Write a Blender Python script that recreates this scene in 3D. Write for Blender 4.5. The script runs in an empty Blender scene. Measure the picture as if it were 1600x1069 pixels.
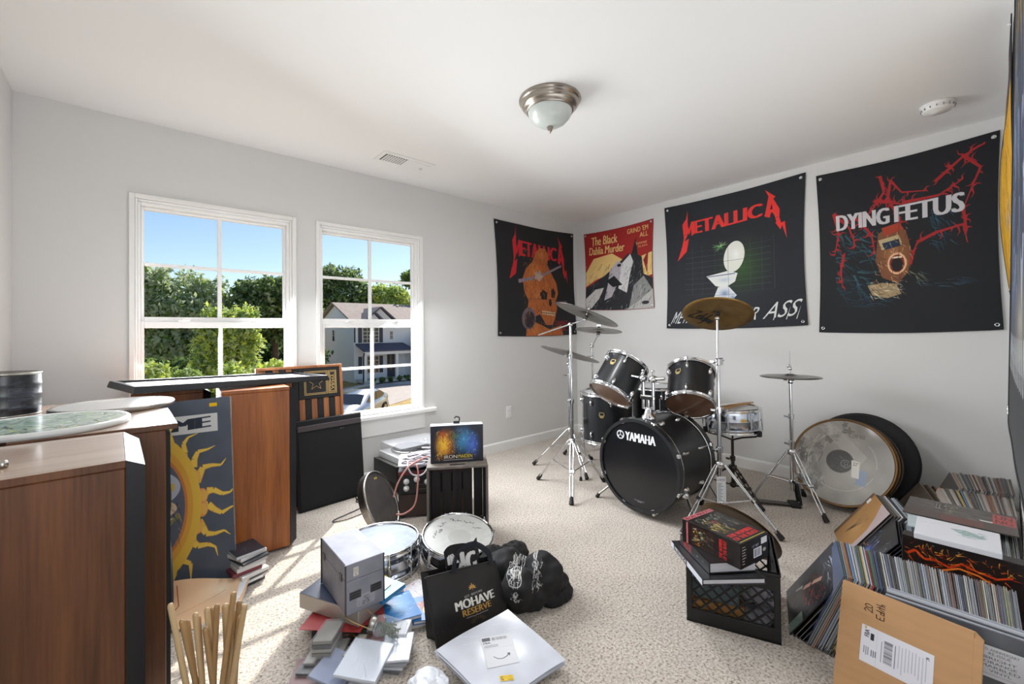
import bpy, math, random
import numpy as np
from mathutils import Vector, Matrix, Euler, Quaternion
random.seed(7); RNG = np.random.RandomState(11)
SC = bpy.context.scene
COL = SC.collection
R = math.radians
PI = math.pi

# ---------------------------------------------------------------- camera
cam_d = bpy.data.cameras.new('camera'); cam = bpy.data.objects.new('camera', cam_d); COL.objects.link(cam)
cam_d.sensor_width = 36.0; cam_d.lens = 670.416 / 1600 * 36.0; cam_d.clip_start = 0.02; cam_d.clip_end = 400
cam_d.shift_y = -(534.5 - 510.02) / 1600.0
_yaw, _pit, _rol = R(41.2435), R(0.6727), R(-0.6381)
_f = Vector((math.sin(_yaw)*math.cos(_pit), math.cos(_yaw)*math.cos(_pit), math.sin(_pit)))
_r = Vector((math.cos(_yaw), -math.sin(_yaw), 0)); _u = _r.cross(_f)
_r2 = _r*math.cos(_rol) + _u*math.sin(_rol); _u2 = _u*math.cos(_rol) - _r*math.sin(_rol)
cam.matrix_world = Matrix(((_r2.x, _u2.x, -_f.x, -3.9001), (_r2.y, _u2.y, -_f.y, -3.2965), (_r2.z, _u2.z, -_f.z, 1.1862), (0, 0, 0, 1)))
SC.camera = cam
SC.view_settings.view_transform = 'Standard'
SC.view_settings.look = 'None'
SC.view_settings.gamma = 1.0
SC.view_settings.use_curve_mapping = False
SC.view_settings.exposure = 0.05

# ---------------------------------------------------------------- sky and sun
W = bpy.data.worlds.new('sky'); SC.world = W; W.use_nodes = True
_n = W.node_tree.nodes; _n.clear()
_o = _n.new('ShaderNodeOutputWorld'); _b = _n.new('ShaderNodeBackground'); _s = _n.new('ShaderNodeTexSky')
_s.sky_type = 'NISHITA'; _s.sun_disc = False; _s.sun_elevation = R(40); _s.sun_rotation = R(41.6)
_s.altitude = 200; _s.air_density = 1.0; _s.dust_density = 0.35; _s.ozone_density = 2.5
_b.inputs['Strength'].default_value = 0.13
W.node_tree.links.new(_s.outputs[0], _b.inputs[0]); W.node_tree.links.new(_b.outputs[0], _o.inputs[0])

def lamp(name, kind, loc, direction, energy, color=(1, 1, 1), **kw):
    d = bpy.data.lights.new(name, kind); d.energy = energy; d.color = color
    for k, v in kw.items(): setattr(d, k, v)
    o = bpy.data.objects.new(name, d); COL.objects.link(o); o.location = loc
    o.rotation_euler = Vector(direction).to_track_quat('-Z', 'Y').to_euler()
    return o
lamp('sun', 'SUN', (10, 12, 12), (-0.80, -0.90, -1.0), 7.0, (1.0, 0.94, 0.85), angle=R(0.55))
# fill light added in the unseen hallway behind the doorway
lamp('hallway_fill', 'AREA', (-4.0, -3.85, 1.6), (-0.25, 1, 0.08), 20, (0.925, 0.962, 1.0), shape='RECTANGLE', size=0.7, size_y=1.2)
# unseen fill light added low in the room, aimed up at the ceiling
lamp('upward_fill', 'AREA', (-2.3, -2.75, 0.62), (0.1, 0.15, 1), 9, (0.925, 0.962, 1.0), shape='RECTANGLE', size=1.8, size_y=0.7)
# fill light added under the ceiling fixture, whose bowl stays unlit
lamp('fixture_fill', 'AREA', (-2.21, -1.70, 2.245), (0, 0, -1), 13, (0.95, 0.975, 1.0), shape='DISK', size=0.26)
# fill lights added just inside the two windows to strengthen the daylight
for wx in (-3.488, -2.472): lamp('window_fill', 'AREA', (wx, -.03, 1.28), (0.36, -1, -0.72), 47, (0.93, 0.965, 1.0), shape='RECTANGLE', size=0.76, size_y=1.36, spread=R(165))
# ---------------------------------------------------------------- materials
MATS = {}
def nodemat(name):
    m = bpy.data.materials.new(name); m.use_nodes = True
    nt = m.node_tree; p = nt.nodes['Principled BSDF']
    return m, nt, p
def srgb(c):
    return tuple((x/12.92 if x <= 0.04045 else ((x+0.055)/1.055)**2.4) for x in c)
def hexc(h):
    h = h.lstrip('#'); return tuple(int(h[i:i+2], 16)/255 for i in (0, 2, 4))
def lin(h): return srgb(hexc(h)) + (1,)
def pm(name, h, rough=0.5, metal=0.0, var=0.0, scale=20, bump=0.0, bscale=200, stretch=(1, 1, 1), coat=0.0, spec=None, alpha=None, trans=0.0, ior=None):
    if name in MATS: return MATS[name]
    m, nt, p = nodemat(name)
    p.inputs['Base Color'].default_value = lin(h); p.inputs['Roughness'].default_value = rough; p.inputs['Metallic'].default_value = metal
    if coat: p.inputs['Coat Weight'].default_value = coat; p.inputs['Coat Roughness'].default_value = 0.1
    if spec is not None: p.inputs['Specular IOR Level'].default_value = spec
    if alpha is not None: p.inputs['Alpha'].default_value = alpha
    if trans: p.inputs['Transmission Weight'].default_value = trans
    if ior: p.inputs['IOR'].default_value = ior
    if var or bump:
        tc = nt.nodes.new('ShaderNodeTexCoord'); mp = nt.nodes.new('ShaderNodeMapping'); mp.inputs['Scale'].default_value = stretch
        nt.links.new(tc.outputs['Object'], mp.inputs[0])
    if var:
        nz = nt.nodes.new('ShaderNodeTexNoise'); nz.inputs['Scale'].default_value = scale; nz.inputs['Detail'].default_value = 6
        nt.links.new(mp.outputs[0], nz.inputs['Vector'])
        rp = nt.nodes.new('ShaderNodeValToRGB'); c = lin(h)
        rp.color_ramp.elements[0].position = 0.3; rp.color_ramp.elements[1].position = 0.7
        rp.color_ramp.elements[0].color = tuple(max(0, x*(1-var)) for x in c[:3]) + (1,)
        rp.color_ramp.elements[1].color = tuple(min(1, x*(1+var)) for x in c[:3]) + (1,)
        nt.links.new(nz.outputs[0], rp.inputs[0]); nt.links.new(rp.outputs[0], p.inputs['Base Color'])
    if bump:
        nb = nt.nodes.new('ShaderNodeTexNoise'); nb.inputs['Scale'].default_value = bscale; nb.inputs['Detail'].default_value = 3
        nt.links.new(mp.outputs[0], nb.inputs['Vector'])
        bm = nt.nodes.new('ShaderNodeBump'); bm.inputs['Strength'].default_value = bump; bm.inputs['Distance'].default_value = 0.004
        nt.links.new(nb.outputs[0], bm.inputs['Height']); nt.links.new(bm.outputs[0], p.inputs['Normal'])
    MATS[name] = m
    return m
def wood(name, dark, light, rough=0.35, axis=2, fine=1.0, coat=0.0):
    if name in MATS: return MATS[name]
    m, nt, p = nodemat(name)
    tc = nt.nodes.new('ShaderNodeTexCoord'); mp = nt.nodes.new('ShaderNodeMapping')
    s = [9*fine, 9*fine, 9*fine]; s[axis] = 0.5*fine; mp.inputs['Scale'].default_value = s
    nt.links.new(tc.outputs['Object'], mp.inputs[0])
    n1 = nt.nodes.new('ShaderNodeTexNoise'); n1.inputs['Scale'].default_value = 1.6; n1.inputs['Detail'].default_value = 5; n1.inputs['Distortion'].default_value = 0.6
    nt.links.new(mp.outputs[0], n1.inputs['Vector'])
    mp2 = nt.nodes.new('ShaderNodeMapping'); s2 = [90*fine]*3; s2[axis] = 3*fine; mp2.inputs['Scale'].default_value = s2
    nt.links.new(tc.outputs['Object'], mp2.inputs[0])
    n2 = nt.nodes.new('ShaderNodeTexNoise'); n2.inputs['Scale'].default_value = 2; n2.inputs['Detail'].default_value = 4
    nt.links.new(mp2.outputs[0], n2.inputs['Vector'])
    mx = nt.nodes.new('ShaderNodeMix'); mx.data_type = 'FLOAT'; mx.inputs[0].default_value = 0.4
    nt.links.new(n1.outputs[0], mx.inputs[2]); nt.links.new(n2.outputs[0], mx.inputs[3])
    rp = nt.nodes.new('ShaderNodeValToRGB'); rp.color_ramp.elements[0].position = 0.3; rp.color_ramp.elements[1].position = 0.7
    rp.color_ramp.elements[0].color = lin(dark); rp.color_ramp.elements[1].color = lin(light)
    nt.links.new(mx.outputs[0], rp.inputs[0]); nt.links.new(rp.outputs[0], p.inputs['Base Color'])
    p.inputs['Roughness'].default_value = rough
    if coat: p.inputs['Coat Weight'].default_value = coat; p.inputs['Coat Roughness'].default_value = 0.15
    MATS[name] = m
    return m
def film(name, h, opacity=0.3, rough=0.08, edge=0.45):
    """clear plastic film or acrylic: partly see-through, glossy"""
    if name in MATS: return MATS[name]
    m = bpy.data.materials.new(name); m.use_nodes = True; nt = m.node_tree; nt.nodes.clear()
    o = nt.nodes.new('ShaderNodeOutputMaterial'); t = nt.nodes.new('ShaderNodeBsdfTransparent'); p = nt.nodes.new('ShaderNodeBsdfPrincipled')
    p.inputs['Base Color'].default_value = lin(h); p.inputs['Roughness'].default_value = rough
    mx = nt.nodes.new('ShaderNodeMixShader'); lw = nt.nodes.new('ShaderNodeLayerWeight'); lw.inputs[0].default_value = 0.5; fr = nt.nodes.new('ShaderNodeMath'); fr.operation = 'POWER'; fr.inputs[1].default_value = 4.0; nt.links.new(lw.outputs['Facing'], fr.inputs[0])
    ma = nt.nodes.new('ShaderNodeMath'); ma.operation = 'MULTIPLY_ADD'; ma.use_clamp = True; ma.inputs[1].default_value = edge; ma.inputs[2].default_value = opacity
    nt.links.new(fr.outputs[0], ma.inputs[0]); nt.links.new(ma.outputs[0], mx.inputs[0])
    nt.links.new(t.outputs[0], mx.inputs[1]); nt.links.new(p.outputs[0], mx.inputs[2]); nt.links.new(mx.outputs[0], o.inputs[0])
    MATS[name] = m
    return m

# ---------------------------------------------------------------- mesh builder
def T(x=0, y=0, z=0): return Matrix.Translation((x, y, z))
def E(rz=0, ry=0, rx=0): return Euler((R(rx), R(ry), R(rz)), 'XYZ').to_matrix().to_4x4()
def frame(p0, p1):
    """matrix with z axis from p0 to p1"""
    d = Vector(p1) - Vector(p0)
    q = d.to_track_quat('Z', 'Y'); return Matrix.Translation(p0) @ q.to_matrix().to_4x4(), d.length
def sstep(t): t = min(1, max(0, t)); return t*t*(3-2*t)

class MB:
    def __init__(s): s.v = []; s.f = []; s.m = []; s.uv = {}; s.sm = []
    def add(s, vs, fs, mi=0, M=None, uvs=None, smooth=False):
        b = len(s.v)
        if M is not None: vs = [M @ Vector(v) for v in vs]
        s.v.extend([tuple(v) for v in vs])
        for k, f in enumerate(fs):
            if uvs is not None: s.uv[len(s.f)] = uvs[k]
            s.f.append(tuple(i+b for i in f)); s.m.append(mi); s.sm.append(smooth)
        return s
    def box(s, l, w, h, M=None, mi=0, b=0.0):
        """box sitting on z=0 centred in x, y; b = edge chamfer"""
        x, y = l/2, w/2
        if b <= 0:
            vs = [(-x,-y,0),(x,-y,0),(x,y,0),(-x,y,0),(-x,-y,h),(x,-y,h),(x,y,h),(-x,y,h)]
            fs = [(0,3,2,1),(4,5,6,7),(0,1,5,4),(1,2,6,5),(2,3,7,6),(3,0,4,7)]
            return s.add(vs, fs, mi, M)
        b = min(b, l*.49, w*.49, h*.49); vs = []; idx = {}
        for sx in (-1, 1):
            for sy in (-1, 1):
                for sz in (0, 1):
                    cx, cy, cz = sx*x, sy*y, h*sz; dz = -b if sz else b
                    idx[sx, sy, sz] = (len(vs), len(vs)+1, len(vs)+2)
                    vs += [(cx, cy-sy*b, cz+dz), (cx-sx*b, cy, cz+dz), (cx-sx*b, cy-sy*b, cz)]
        g = idx; fs = []
        for sx in (-1, 1): fs.append([g[sx,-1,0][0], g[sx,1,0][0], g[sx,1,1][0], g[sx,-1,1][0]][::sx])
        for sy in (-1, 1): fs.append([g[-1,sy,0][1], g[1,sy,0][1], g[1,sy,1][1], g[-1,sy,1][1]][::-sy])
        for sz in (0, 1): fs.append([g[-1,-1,sz][2], g[1,-1,sz][2], g[1,1,sz][2], g[-1,1,sz][2]][::(1 if sz else -1)])
        for sx in (-1, 1):
            for sy in (-1, 1):
                fs.append([g[sx,sy,0][0], g[sx,sy,0][1], g[sx,sy,1][1], g[sx,sy,1][0]][::sx*sy])
                for sz in (0, 1): fs.append([g[sx,sy,sz][0], g[sx,sy,sz][1], g[sx,sy,sz][2]][::(sx*sy*(1 if sz else -1))])
            for sz in (0, 1): fs.append([g[sx,-1,sz][0], g[sx,1,sz][0], g[sx,1,sz][2], g[sx,-1,sz][2]][::(sx*(1 if sz else -1))])
        for sy in (-1, 1):
            for sz in (0, 1): fs.append([g[-1,sy,sz][1], g[1,sy,sz][1], g[1,sy,sz][2], g[-1,sy,sz][2]][::(-sy*(1 if sz else -1))])
        return s.add(vs, [tuple(f) for f in fs], mi, M)
    def bx(s, x0, x1, y0, y1, z0, z1, mi=0, M=None, b=0.0):
        N = T((x0+x1)/2, (y0+y1)/2, z0)
        return s.box(x1-x0, y1-y0, z1-z0, (M @ N) if M is not None else N, mi, b)
    def cyl(s, p0, p1, r0, r1=None, n=12, caps=True, mi=0, M=None):
        r1 = r0 if r1 is None else r1
        F, L = frame(p0, p1)
        if M is not None: F = M @ F
        vs = []; fs = []
        for k in range(n):
            a = 2*PI*k/n; vs.append((r0*math.cos(a), r0*math.sin(a), 0))
        for k in range(n):
            a = 2*PI*k/n; vs.append((r1*math.cos(a), r1*math.sin(a), L))
        s.add(vs, [(k, (k+1) % n, n+(k+1) % n, n+k) for k in range(n)], mi, F, smooth=True)
        if caps: s.add(vs, [tuple(range(n))[::-1], tuple(range(n, 2*n))], mi, F)
        return s
    def lathe(s, prof, n=24, M=None, mi=0, closed=False, smooth=True):
        """profile [(r, z)...] turned round z"""
        vs = []; fs = []; m = len(prof)
        for (r, z) in prof:
            for k in range(n):
                a = 2*PI*k/n; vs.append((r*math.cos(a), r*math.sin(a), z))
        for j in range(m if closed else m-1):
            j2 = (j+1) % m
            for k in range(n): fs.append((j*n+k, j*n+(k+1) % n, j2*n+(k+1) % n, j2*n+k))
        return s.add(vs, fs, mi, M, smooth=smooth)
    def disc(s, r, z=0, n=24, M=None, mi=0, up=True, uv=False):
        vs = [(r*math.cos(2*PI*k/n), r*math.sin(2*PI*k/n), z) for k in range(n)]
        f = tuple(range(n)); f = f if up else f[::-1]
        return s.add(vs, [f], mi, M, uvs=[[(0.5+(1 if up else -1)*vs[i][0]/r/2, 0.5+vs[i][1]/r/2) for i in f]] if uv else None)
    def tube(s, pts, r, n=8, mi=0, M=None, rad=None):
        P = [Vector(p) for p in pts]; m = len(P); vs = []
        t = (P[1]-P[0]).normalized(); up = Vector((0, 0, 1)) if abs(t.z) < .9 else Vector((1, 0, 0))
        a = t.cross(up).normalized()
        for i in range(m):
            t = ((P[min(i+1, m-1)]-P[max(i-1, 0)])).normalized()
            a = (a - t*a.dot(t)).normalized(); b = t.cross(a)
            rr = rad[i] if rad else r
            for k in range(n):
                g = 2*PI*k/n; vs.append(P[i] + a*(rr*math.cos(g)) + b*(rr*math.sin(g)))
        fs = [(i*n+k, i*n+(k+1) % n, (i+1)*n+(k+1) % n, (i+1)*n+k) for i in range(m-1) for k in range(n)]
        s.add(vs, fs, mi, M, smooth=True)
        return s.add(vs, [tuple(range(n))[::-1], tuple(range((m-1)*n, m*n))], mi, M)
    def prism(s, poly, h, M=None, mi=0):
        n = len(poly); vs = [(x, y, 0) for x, y in poly] + [(x, y, h) for x, y in poly]
        fs = [tuple(range(n))[::-1], tuple(range(n, 2*n))] + [(k, (k+1) % n, n+(k+1) % n, n+k) for k in range(n)]
        return s.add(vs, fs, mi, M)
    def sheet(s, fn, nu, nv, mi=0, M=None, thick=0.0):
        """fn(u, v) -> point, u right 0..1, v down 0..1, uv mapped"""
        vs = [fn(i/nu, j/nv) for j in range(nv+1) for i in range(nu+1)]; fs = []; uv = []
        for j in range(nv):
            for i in range(nu):
                a = j*(nu+1)+i; fs.append((a+nu+1, a+nu+2, a+1, a))
                uv.append([(i/nu, 1-(j+1)/nv), ((i+1)/nu, 1-(j+1)/nv), ((i+1)/nu, 1-j/nv), (i/nu, 1-j/nv)])
        return s.add(vs, fs, mi, M, uvs=uv, smooth=True)
    def panel(s, w, h, M, mi=0):
        """upright quad in local xz plane facing -y, centred in x, bottom at z 0"""
        return s.add([(-w/2, 0, 0), (w/2, 0, 0), (w/2, 0, h), (-w/2, 0, h)], [(0, 1, 2, 3)], mi, M, uvs=[[(0, 0), (1, 0), (1, 1), (0, 1)]])
    def flat(s, l, w, M, mi=0):
        """level quad facing up, centred"""
        return s.add([(-l/2, -w/2, 0), (l/2, -w/2, 0), (l/2, w/2, 0), (-l/2, w/2, 0)], [(0, 1, 2, 3)], mi, M, uvs=[[(0, 0), (1, 0), (1, 1), (0, 1)]])
    def mesh(s, name, mats):
        me = bpy.data.meshes.new(name); me.from_pydata(s.v, [], s.f)
        for m in (mats if isinstance(mats, (list, tuple)) else [mats]): me.materials.append(m)
        me.polygons.foreach_set('material_index', s.m)
        me.polygons.foreach_set('use_smooth', s.sm)
        if s.uv:
            ul = me.uv_layers.new(name='uv')
            for fi, co in s.uv.items():
                for li, c in zip(me.polygons[fi].loop_indices, co): ul.data[li].uv = c
        me.update()
        return me
    def build(s, name, mats, parent=None, label=None):
        return obj(name, s.mesh(name, mats), parent, label)
def obj(name, me, parent=None, label=None):
    o = bpy.data.objects.new(name, me); COL.objects.link(o)
    if parent is not None: o.parent = parent
    if label: o['label'] = label
    return o
def thing(name, label, cat, loc=(0, 0, 0), rot=(0, 0, 0), group=None):
    o = bpy.data.objects.new(name, None); COL.objects.link(o); o.empty_display_size = 0.05
    o.location = loc; o.rotation_euler = (R(rot[2]), R(rot[1]), R(rot[0])); o['label'] = label; o['category'] = cat
    if group: o['group'] = group
    return o
def tag(o, label, cat, loc=None, rot=None, group=None):
    o['label'] = label; o['category'] = cat
    if loc is not None: o.location = loc
    if rot is not None: o.rotation_euler = (R(rot[2]), R(rot[1]), R(rot[0]))
    if group: o['group'] = group
    return o
def struct(o): o['kind'] = 'structure'; return o
def copy_tree(o, parent=None):
    c = o.copy(); COL.objects.link(c)
    if parent is not None: c.parent = parent
    for ch in list(o.children): copy_tree(ch, c)
    return c
def axis_rot(az, el, roll=0):
    a = Vector((math.cos(R(el))*math.cos(R(az)), math.cos(R(el))*math.sin(R(az)), math.sin(R(el))))
    return (a.to_track_quat('Z', 'Y') @ Quaternion((0, 0, 1), R(roll))).to_euler()
def curve_pts(pts, n=8):
    """Catmull-Rom through pts"""
    P = [Vector(p) for p in pts]; P = [P[0]*2-P[1]] + P + [P[-1]*2-P[-2]]; out = []
    for i in range(1, len(P)-2):
        for k in range(n):
            t = k/n; a, b, c, d = P[i-1], P[i], P[i+1], P[i+2]
            out.append(0.5*((2*b)+(c-a)*t+(2*a-5*b+4*c-d)*t*t+(3*b-a-3*c+d)*t*t*t))
    out.append(P[-2]); return out

# ---------------------------------------------------------------- flat print: pictures drawn in memory
_TT = {}
def text_tris(s, bold=0.0, shear=0.0):
    k = (s, bold, shear)
    if k in _TT: return _TT[k]
    cu = bpy.data.curves.new('lettering', 'FONT'); cu.body = s; cu.offset = bold; cu.shear = shear; cu.resolution_u = 3; cu.fill_mode = 'FRONT'
    o = bpy.data.objects.new('lettering', cu); me = bpy.data.meshes.new_from_object(o)
    me.calc_loop_triangles(); V = np.array([v.co[:2] for v in me.vertices]).reshape(-1, 2)
    tr = np.array([V[list(t.vertices)] for t in me.loop_triangles]).reshape(-1, 3, 2)
    bpy.data.objects.remove(o); bpy.data.curves.remove(cu); bpy.data.meshes.remove(me)
    if len(tr):
        lo = tr.reshape(-1, 2).min(0); hi = tr.reshape(-1, 2).max(0); tr = (tr-lo)/np.maximum(hi-lo, 1e-6); tr[..., 1] = 1-tr[..., 1]
    _TT[k] = tr
    return tr
class Cv:
    """canvas with unit coordinates, origin top left, y down"""
    def __init__(s, w, h, bg, ss=2):
        s.w, s.h, s.ss = w*ss, h*ss, ss
        s.a = np.zeros((s.h, s.w, 3)); s.a[:] = hexc(bg) if isinstance(bg, str) else bg
    def _mask(s, pts):
        P = np.asarray(pts, float)*[s.w, s.h]
        x0, y0 = np.floor(P.min(0)).astype(int); x1, y1 = np.ceil(P.max(0)).astype(int)+1
        x0, y0 = max(x0, 0), max(y0, 0); x1, y1 = min(x1, s.w), min(y1, s.h)
        if x1 <= x0 or y1 <= y0: return None
        X, Y = np.meshgrid(np.arange(x0, x1)+.5, np.arange(y0, y1)+.5); m = np.zeros(X.shape, bool)
        for i in range(len(P)):
            (ax, ay), (bx, by) = P[i-1], P[i]
            if ay == by: continue
            m ^= ((ay > Y) != (by > Y)) & (X < (bx-ax)*(Y-ay)/(by-ay)+ax)
        return m, x0, y0, x1, y1
    def poly(s, pts, col, al=1.0):
        r = s._mask(pts)
        if r is None: return s
        m, x0, y0, x1, y1 = r; c = np.array(hexc(col)); sub = s.a[y0:y1, x0:x1]
        sub[m] = sub[m]*(1-al)+c*al
        return s
    def rect(s, x0, y0, x1, y1, col, al=1.0): return s.poly([(x0, y0), (x1, y0), (x1, y1), (x0, y1)], col, al)
    def line(s, pts, w, col, al=1.0, w2=None):
        w2 = w if w2 is None else w2; n = len(pts)-1; asp = s.h/s.w
        for i in range(n):
            (ax, ay), (bx, by) = pts[i], pts[i+1]; d = np.array([bx-ax, (by-ay)*asp]); L = np.hypot(*d)
            if L < 1e-9: continue
            nx, ny = -d[1]/L, d[0]/L/asp
            a = (w+(w2-w)*i/n)/2; b = (w+(w2-w)*(i+1)/n)/2
            s.poly([(ax+nx*a, ay+ny*a), (bx+nx*b, by+ny*b), (bx-nx*b, by-ny*b), (ax-nx*a, ay-ny*a)], col, al)
        return s
    def ell(s, cx, cy, rx, ry, col, al=1.0, rot=0, n=40, wob=0):
        pts = []; asp = s.h/s.w
        for k in range(n):
            a = 2*PI*k/n; q = 1+wob*math.sin(a*5+cx*40)+wob*.6*math.sin(a*9+cy*60); x, y = rx*math.cos(a)*q, ry*asp*math.sin(a)*q
            c, d = math.cos(R(rot)), math.sin(R(rot)); pts.append((cx+x*c-y*d, cy+(x*d+y*c)/asp))
        return s.poly(pts, col, al)
    def glow(s, cx, cy, rx, ry, col, al=1.0, p=2):
        X, Y = np.meshgrid((np.arange(s.w)+.5)/s.w, (np.arange(s.h)+.5)/s.h)
        g = np.clip(1-np.sqrt(((X-cx)/rx)**2+((Y-cy)/ry)**2), 0, 1)**p*al
        s.a = s.a*(1-g[..., None])+np.array(hexc(col))*g[..., None]; return s
    def text(s, st, x0, y0, x1, y1, col, al=1.0, bold=0.0, shear=0.0, quad=None, vert=False):
        """fill the box, or the quad (tl, tr, br, bl), with the text; vert = reads upwards"""
        if quad is None: quad = [(x0, y0), (x1, y0), (x1, y1), (x0, y1)]
        if vert: quad = [quad[3], quad[0], quad[1], quad[2]]
        q = np.array(quad, float); c = np.array(hexc(col))
        tr = text_tris(st, 0.0, shear)
        if not len(tr): return s
        if bold:
            k = bold*.9/max(1, len(st)); sh = np.array([1, 0]); tr = np.concatenate([tr*[1-2*k, 1]+sh*d for d in (0, k, 2*k)])
        u, v = tr[..., 0:1], tr[..., 1:2]
        P = (q[0]*(1-u)+q[1]*u)*(1-v)+(q[3]*(1-u)+q[2]*u)*v
        for t in P:
            r = s._mask(t)
            if r is None: continue
            m, a0, b0, a1, b1 = r; sub = s.a[b0:b1, a0:a1]; sub[m] = sub[m]*(1-al)+c*al
        return s
    def noise(s, amt, cell=8, seed=0, box=None):
        rg = np.random.RandomState(seed); h, w = s.h//cell+2, s.w//cell+2
        g = rg.rand(h, w); ys = np.arange(s.h)/cell; xs = np.arange(s.w)/cell
        yi, xi = ys.astype(int), xs.astype(int); fy, fx = (ys-yi)[:, None], (xs-xi)[None]
        n = (g[yi][:, xi]*(1-fy)*(1-fx)+g[yi+1][:, xi]*fy*(1-fx)+g[yi][:, xi+1]*(1-fy)*fx+g[yi+1][:, xi+1]*fy*fx)
        s.a = np.clip(s.a*(1+amt*(n[..., None]-.5)*2), 0, 1); return s
    def hatch(s, n, box, cols, wd=(.002, .008), ln=(.02, .1), ang=(0, 180), al=.8, seed=1, bend=.3):
        rg = random.Random(seed)
        for _ in range(n):
            x = rg.uniform(box[0], box[2]); y = rg.uniform(box[1], box[3]); a = R(rg.uniform(*ang)); L = rg.uniform(*ln); k = rg.uniform(-bend, bend)
            p = [(x+L*t*math.cos(a+k*t), y+L*t*math.sin(a+k*t)) for t in (0, .33, .66, 1)]
            s.line(p, rg.uniform(*wd), rg.choice(cols), al, w2=.0006)
        return s
    def image(s, name):
        h, w = s.h//s.ss, s.w//s.ss
        a = s.a.reshape(h, s.ss, w, s.ss, 3).mean((1, 3))[::-1]
        im = bpy.data.images.new(name, w, h); px = np.ones((h, w, 4), np.float32); px[..., :3] = a
        im.pixels.foreach_set(px.ravel()); im.update(); im.pack()
        return im
    def mat(s, name, rough=0.6, coat=0.0, spec=0.5, bump=0.0):
        m, nt, p = nodemat(name); t = nt.nodes.new('ShaderNodeTexImage'); t.image = s.image(name); t.extension = 'EXTEND'
        nt.links.new(t.outputs[0], p.inputs['Base Color']); p.inputs['Roughness'].default_value = rough; p.inputs['Specular IOR Level'].default_value = spec
        if coat: p.inputs['Coat Weight'].default_value = coat; p.inputs['Coat Roughness'].default_value = 0.3
        return m
def spiky(cv, pts, w, col, seed=0, n=14, ln=.05):
    """a thorny stroke, thick at the first point"""
    rg = random.Random(seed); cv.line(pts, w, col, w2=w*.25)
    for _ in range(n):
        i = rg.randrange(len(pts)-1); t = rg.random(); x = pts[i][0]*(1-t)+pts[i+1][0]*t; y = pts[i][1]*(1-t)+pts[i+1][1]*t
        a = rg.uniform(0, 2*PI); L = ln*rg.uniform(.3, 1)
        cv.line([(x, y), (x+L*.6*math.cos(a), y+L*.6*math.sin(a)), (x+L*math.cos(a+.4), y+L*math.sin(a+.4))], w*.6, col, w2=.001)
# ---------------------------------------------------------------- common materials
WALL = pm('wall_paint', '#dad9d7', 0.75, bump=0.05, bscale=350)
CEIL = pm('ceiling_paint', '#eeedeb', 0.85, bump=0.05, bscale=300)
TRIM = pm('white_trim', '#ecebe8', 0.35)
VINYL = pm('white_vinyl', '#f1f1f0', 0.3)
CHROME = pm('chrome', '#d9dadc', 0.12, 1.0)
STEEL = pm('brushed_steel', '#a9a6a0', 0.32, 1.0)
NICKEL = pm('brushed_nickel', '#a49b91', 0.3, 1.0)
DARKSTEEL = pm('dark_steel', '#4d4845', 0.35, 1.0)
RUBBER = pm('black_rubber', '#1d1a18', 0.7)
BLACK = pm('black_plastic', '#141416', 0.4)
BLACKM = pm('matt_black', '#18191b', 0.75)
BLACKV = pm('black_vinyl', '#191a1d', 0.45, bump=0.15, bscale=500)
WHITE = pm('white_card', '#e8e9ee', 0.6)
PAGES = pm('book_pages', '#d9d8d8', 0.8, var=0.12, scale=300, stretch=(.02, .02, 1))
GLASS = film('window_glass', '#ffffff', 0.0, 0.02)
CLEAR = film('clear_plastic', '#dfe4ea', 0.14, 0.08)
WRAP = film('thin_wrap', '#dfe4ea', 0.02, 0.45, 0.05)
FOG = film('cloudy_plastic', '#dfe3ea', 0.55, 0.22)

def carpet_mat():
    m, nt, p = nodemat('carpet'); tc = nt.nodes.new('ShaderNodeTexCoord')
    n1 = nt.nodes.new('ShaderNodeTexNoise'); n1.inputs['Scale'].default_value = 105; n1.inputs['Detail'].default_value = 3; n1.inputs['Roughness'].default_value = .7
    n2 = nt.nodes.new('ShaderNodeTexNoise'); n2.inputs['Scale'].default_value = 5; n2.inputs['Detail'].default_value = 4
    for n in (n1, n2): nt.links.new(tc.outputs['Object'], n.inputs['Vector'])
    r1 = nt.nodes.new('ShaderNodeValToRGB'); e = r1.color_ramp.elements
    e[0].position = .33; e[0].color = lin('#6b5d4e'); e[1].position = .62; e[1].color = lin('#ddd4c9'); x = e.new(.44); x.color = lin('#b9ad9f')
    nt.links.new(n1.outputs[0], r1.inputs[0])
    mx = nt.nodes.new('ShaderNodeMix'); mx.data_type = 'RGBA'; mx.blend_type = 'MULTIPLY'; mx.inputs[0].default_value = 1
    r2 = nt.nodes.new('ShaderNodeValToRGB'); r2.color_ramp.elements[0].position = .35; r2.color_ramp.elements[0].color = (.83, .83, .84, 1); r2.color_ramp.elements[1].position = .65; r2.color_ramp.elements[1].color = (.92, .92, .93, 1)
    nt.links.new(n2.outputs[0], r2.inputs[0]); nt.links.new(r1.outputs[0], mx.inputs[6]); nt.links.new(r2.outputs[0], mx.inputs[7]); nt.links.new(mx.outputs[2], p.inputs['Base Color'])
    b = nt.nodes.new('ShaderNodeBump'); b.inputs['Strength'].default_value = .45; b.inputs['Distance'].default_value = .008
    nt.links.new(n1.outputs[0], b.inputs['Height']); nt.links.new(b.outputs[0], p.inputs['Normal'])
    p.inputs['Roughness'].default_value = .95; p.inputs['Specular IOR Level'].default_value = .1; p.inputs['Sheen Weight'].default_value = .2
    return m
CARPET = carpet_mat()

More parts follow.
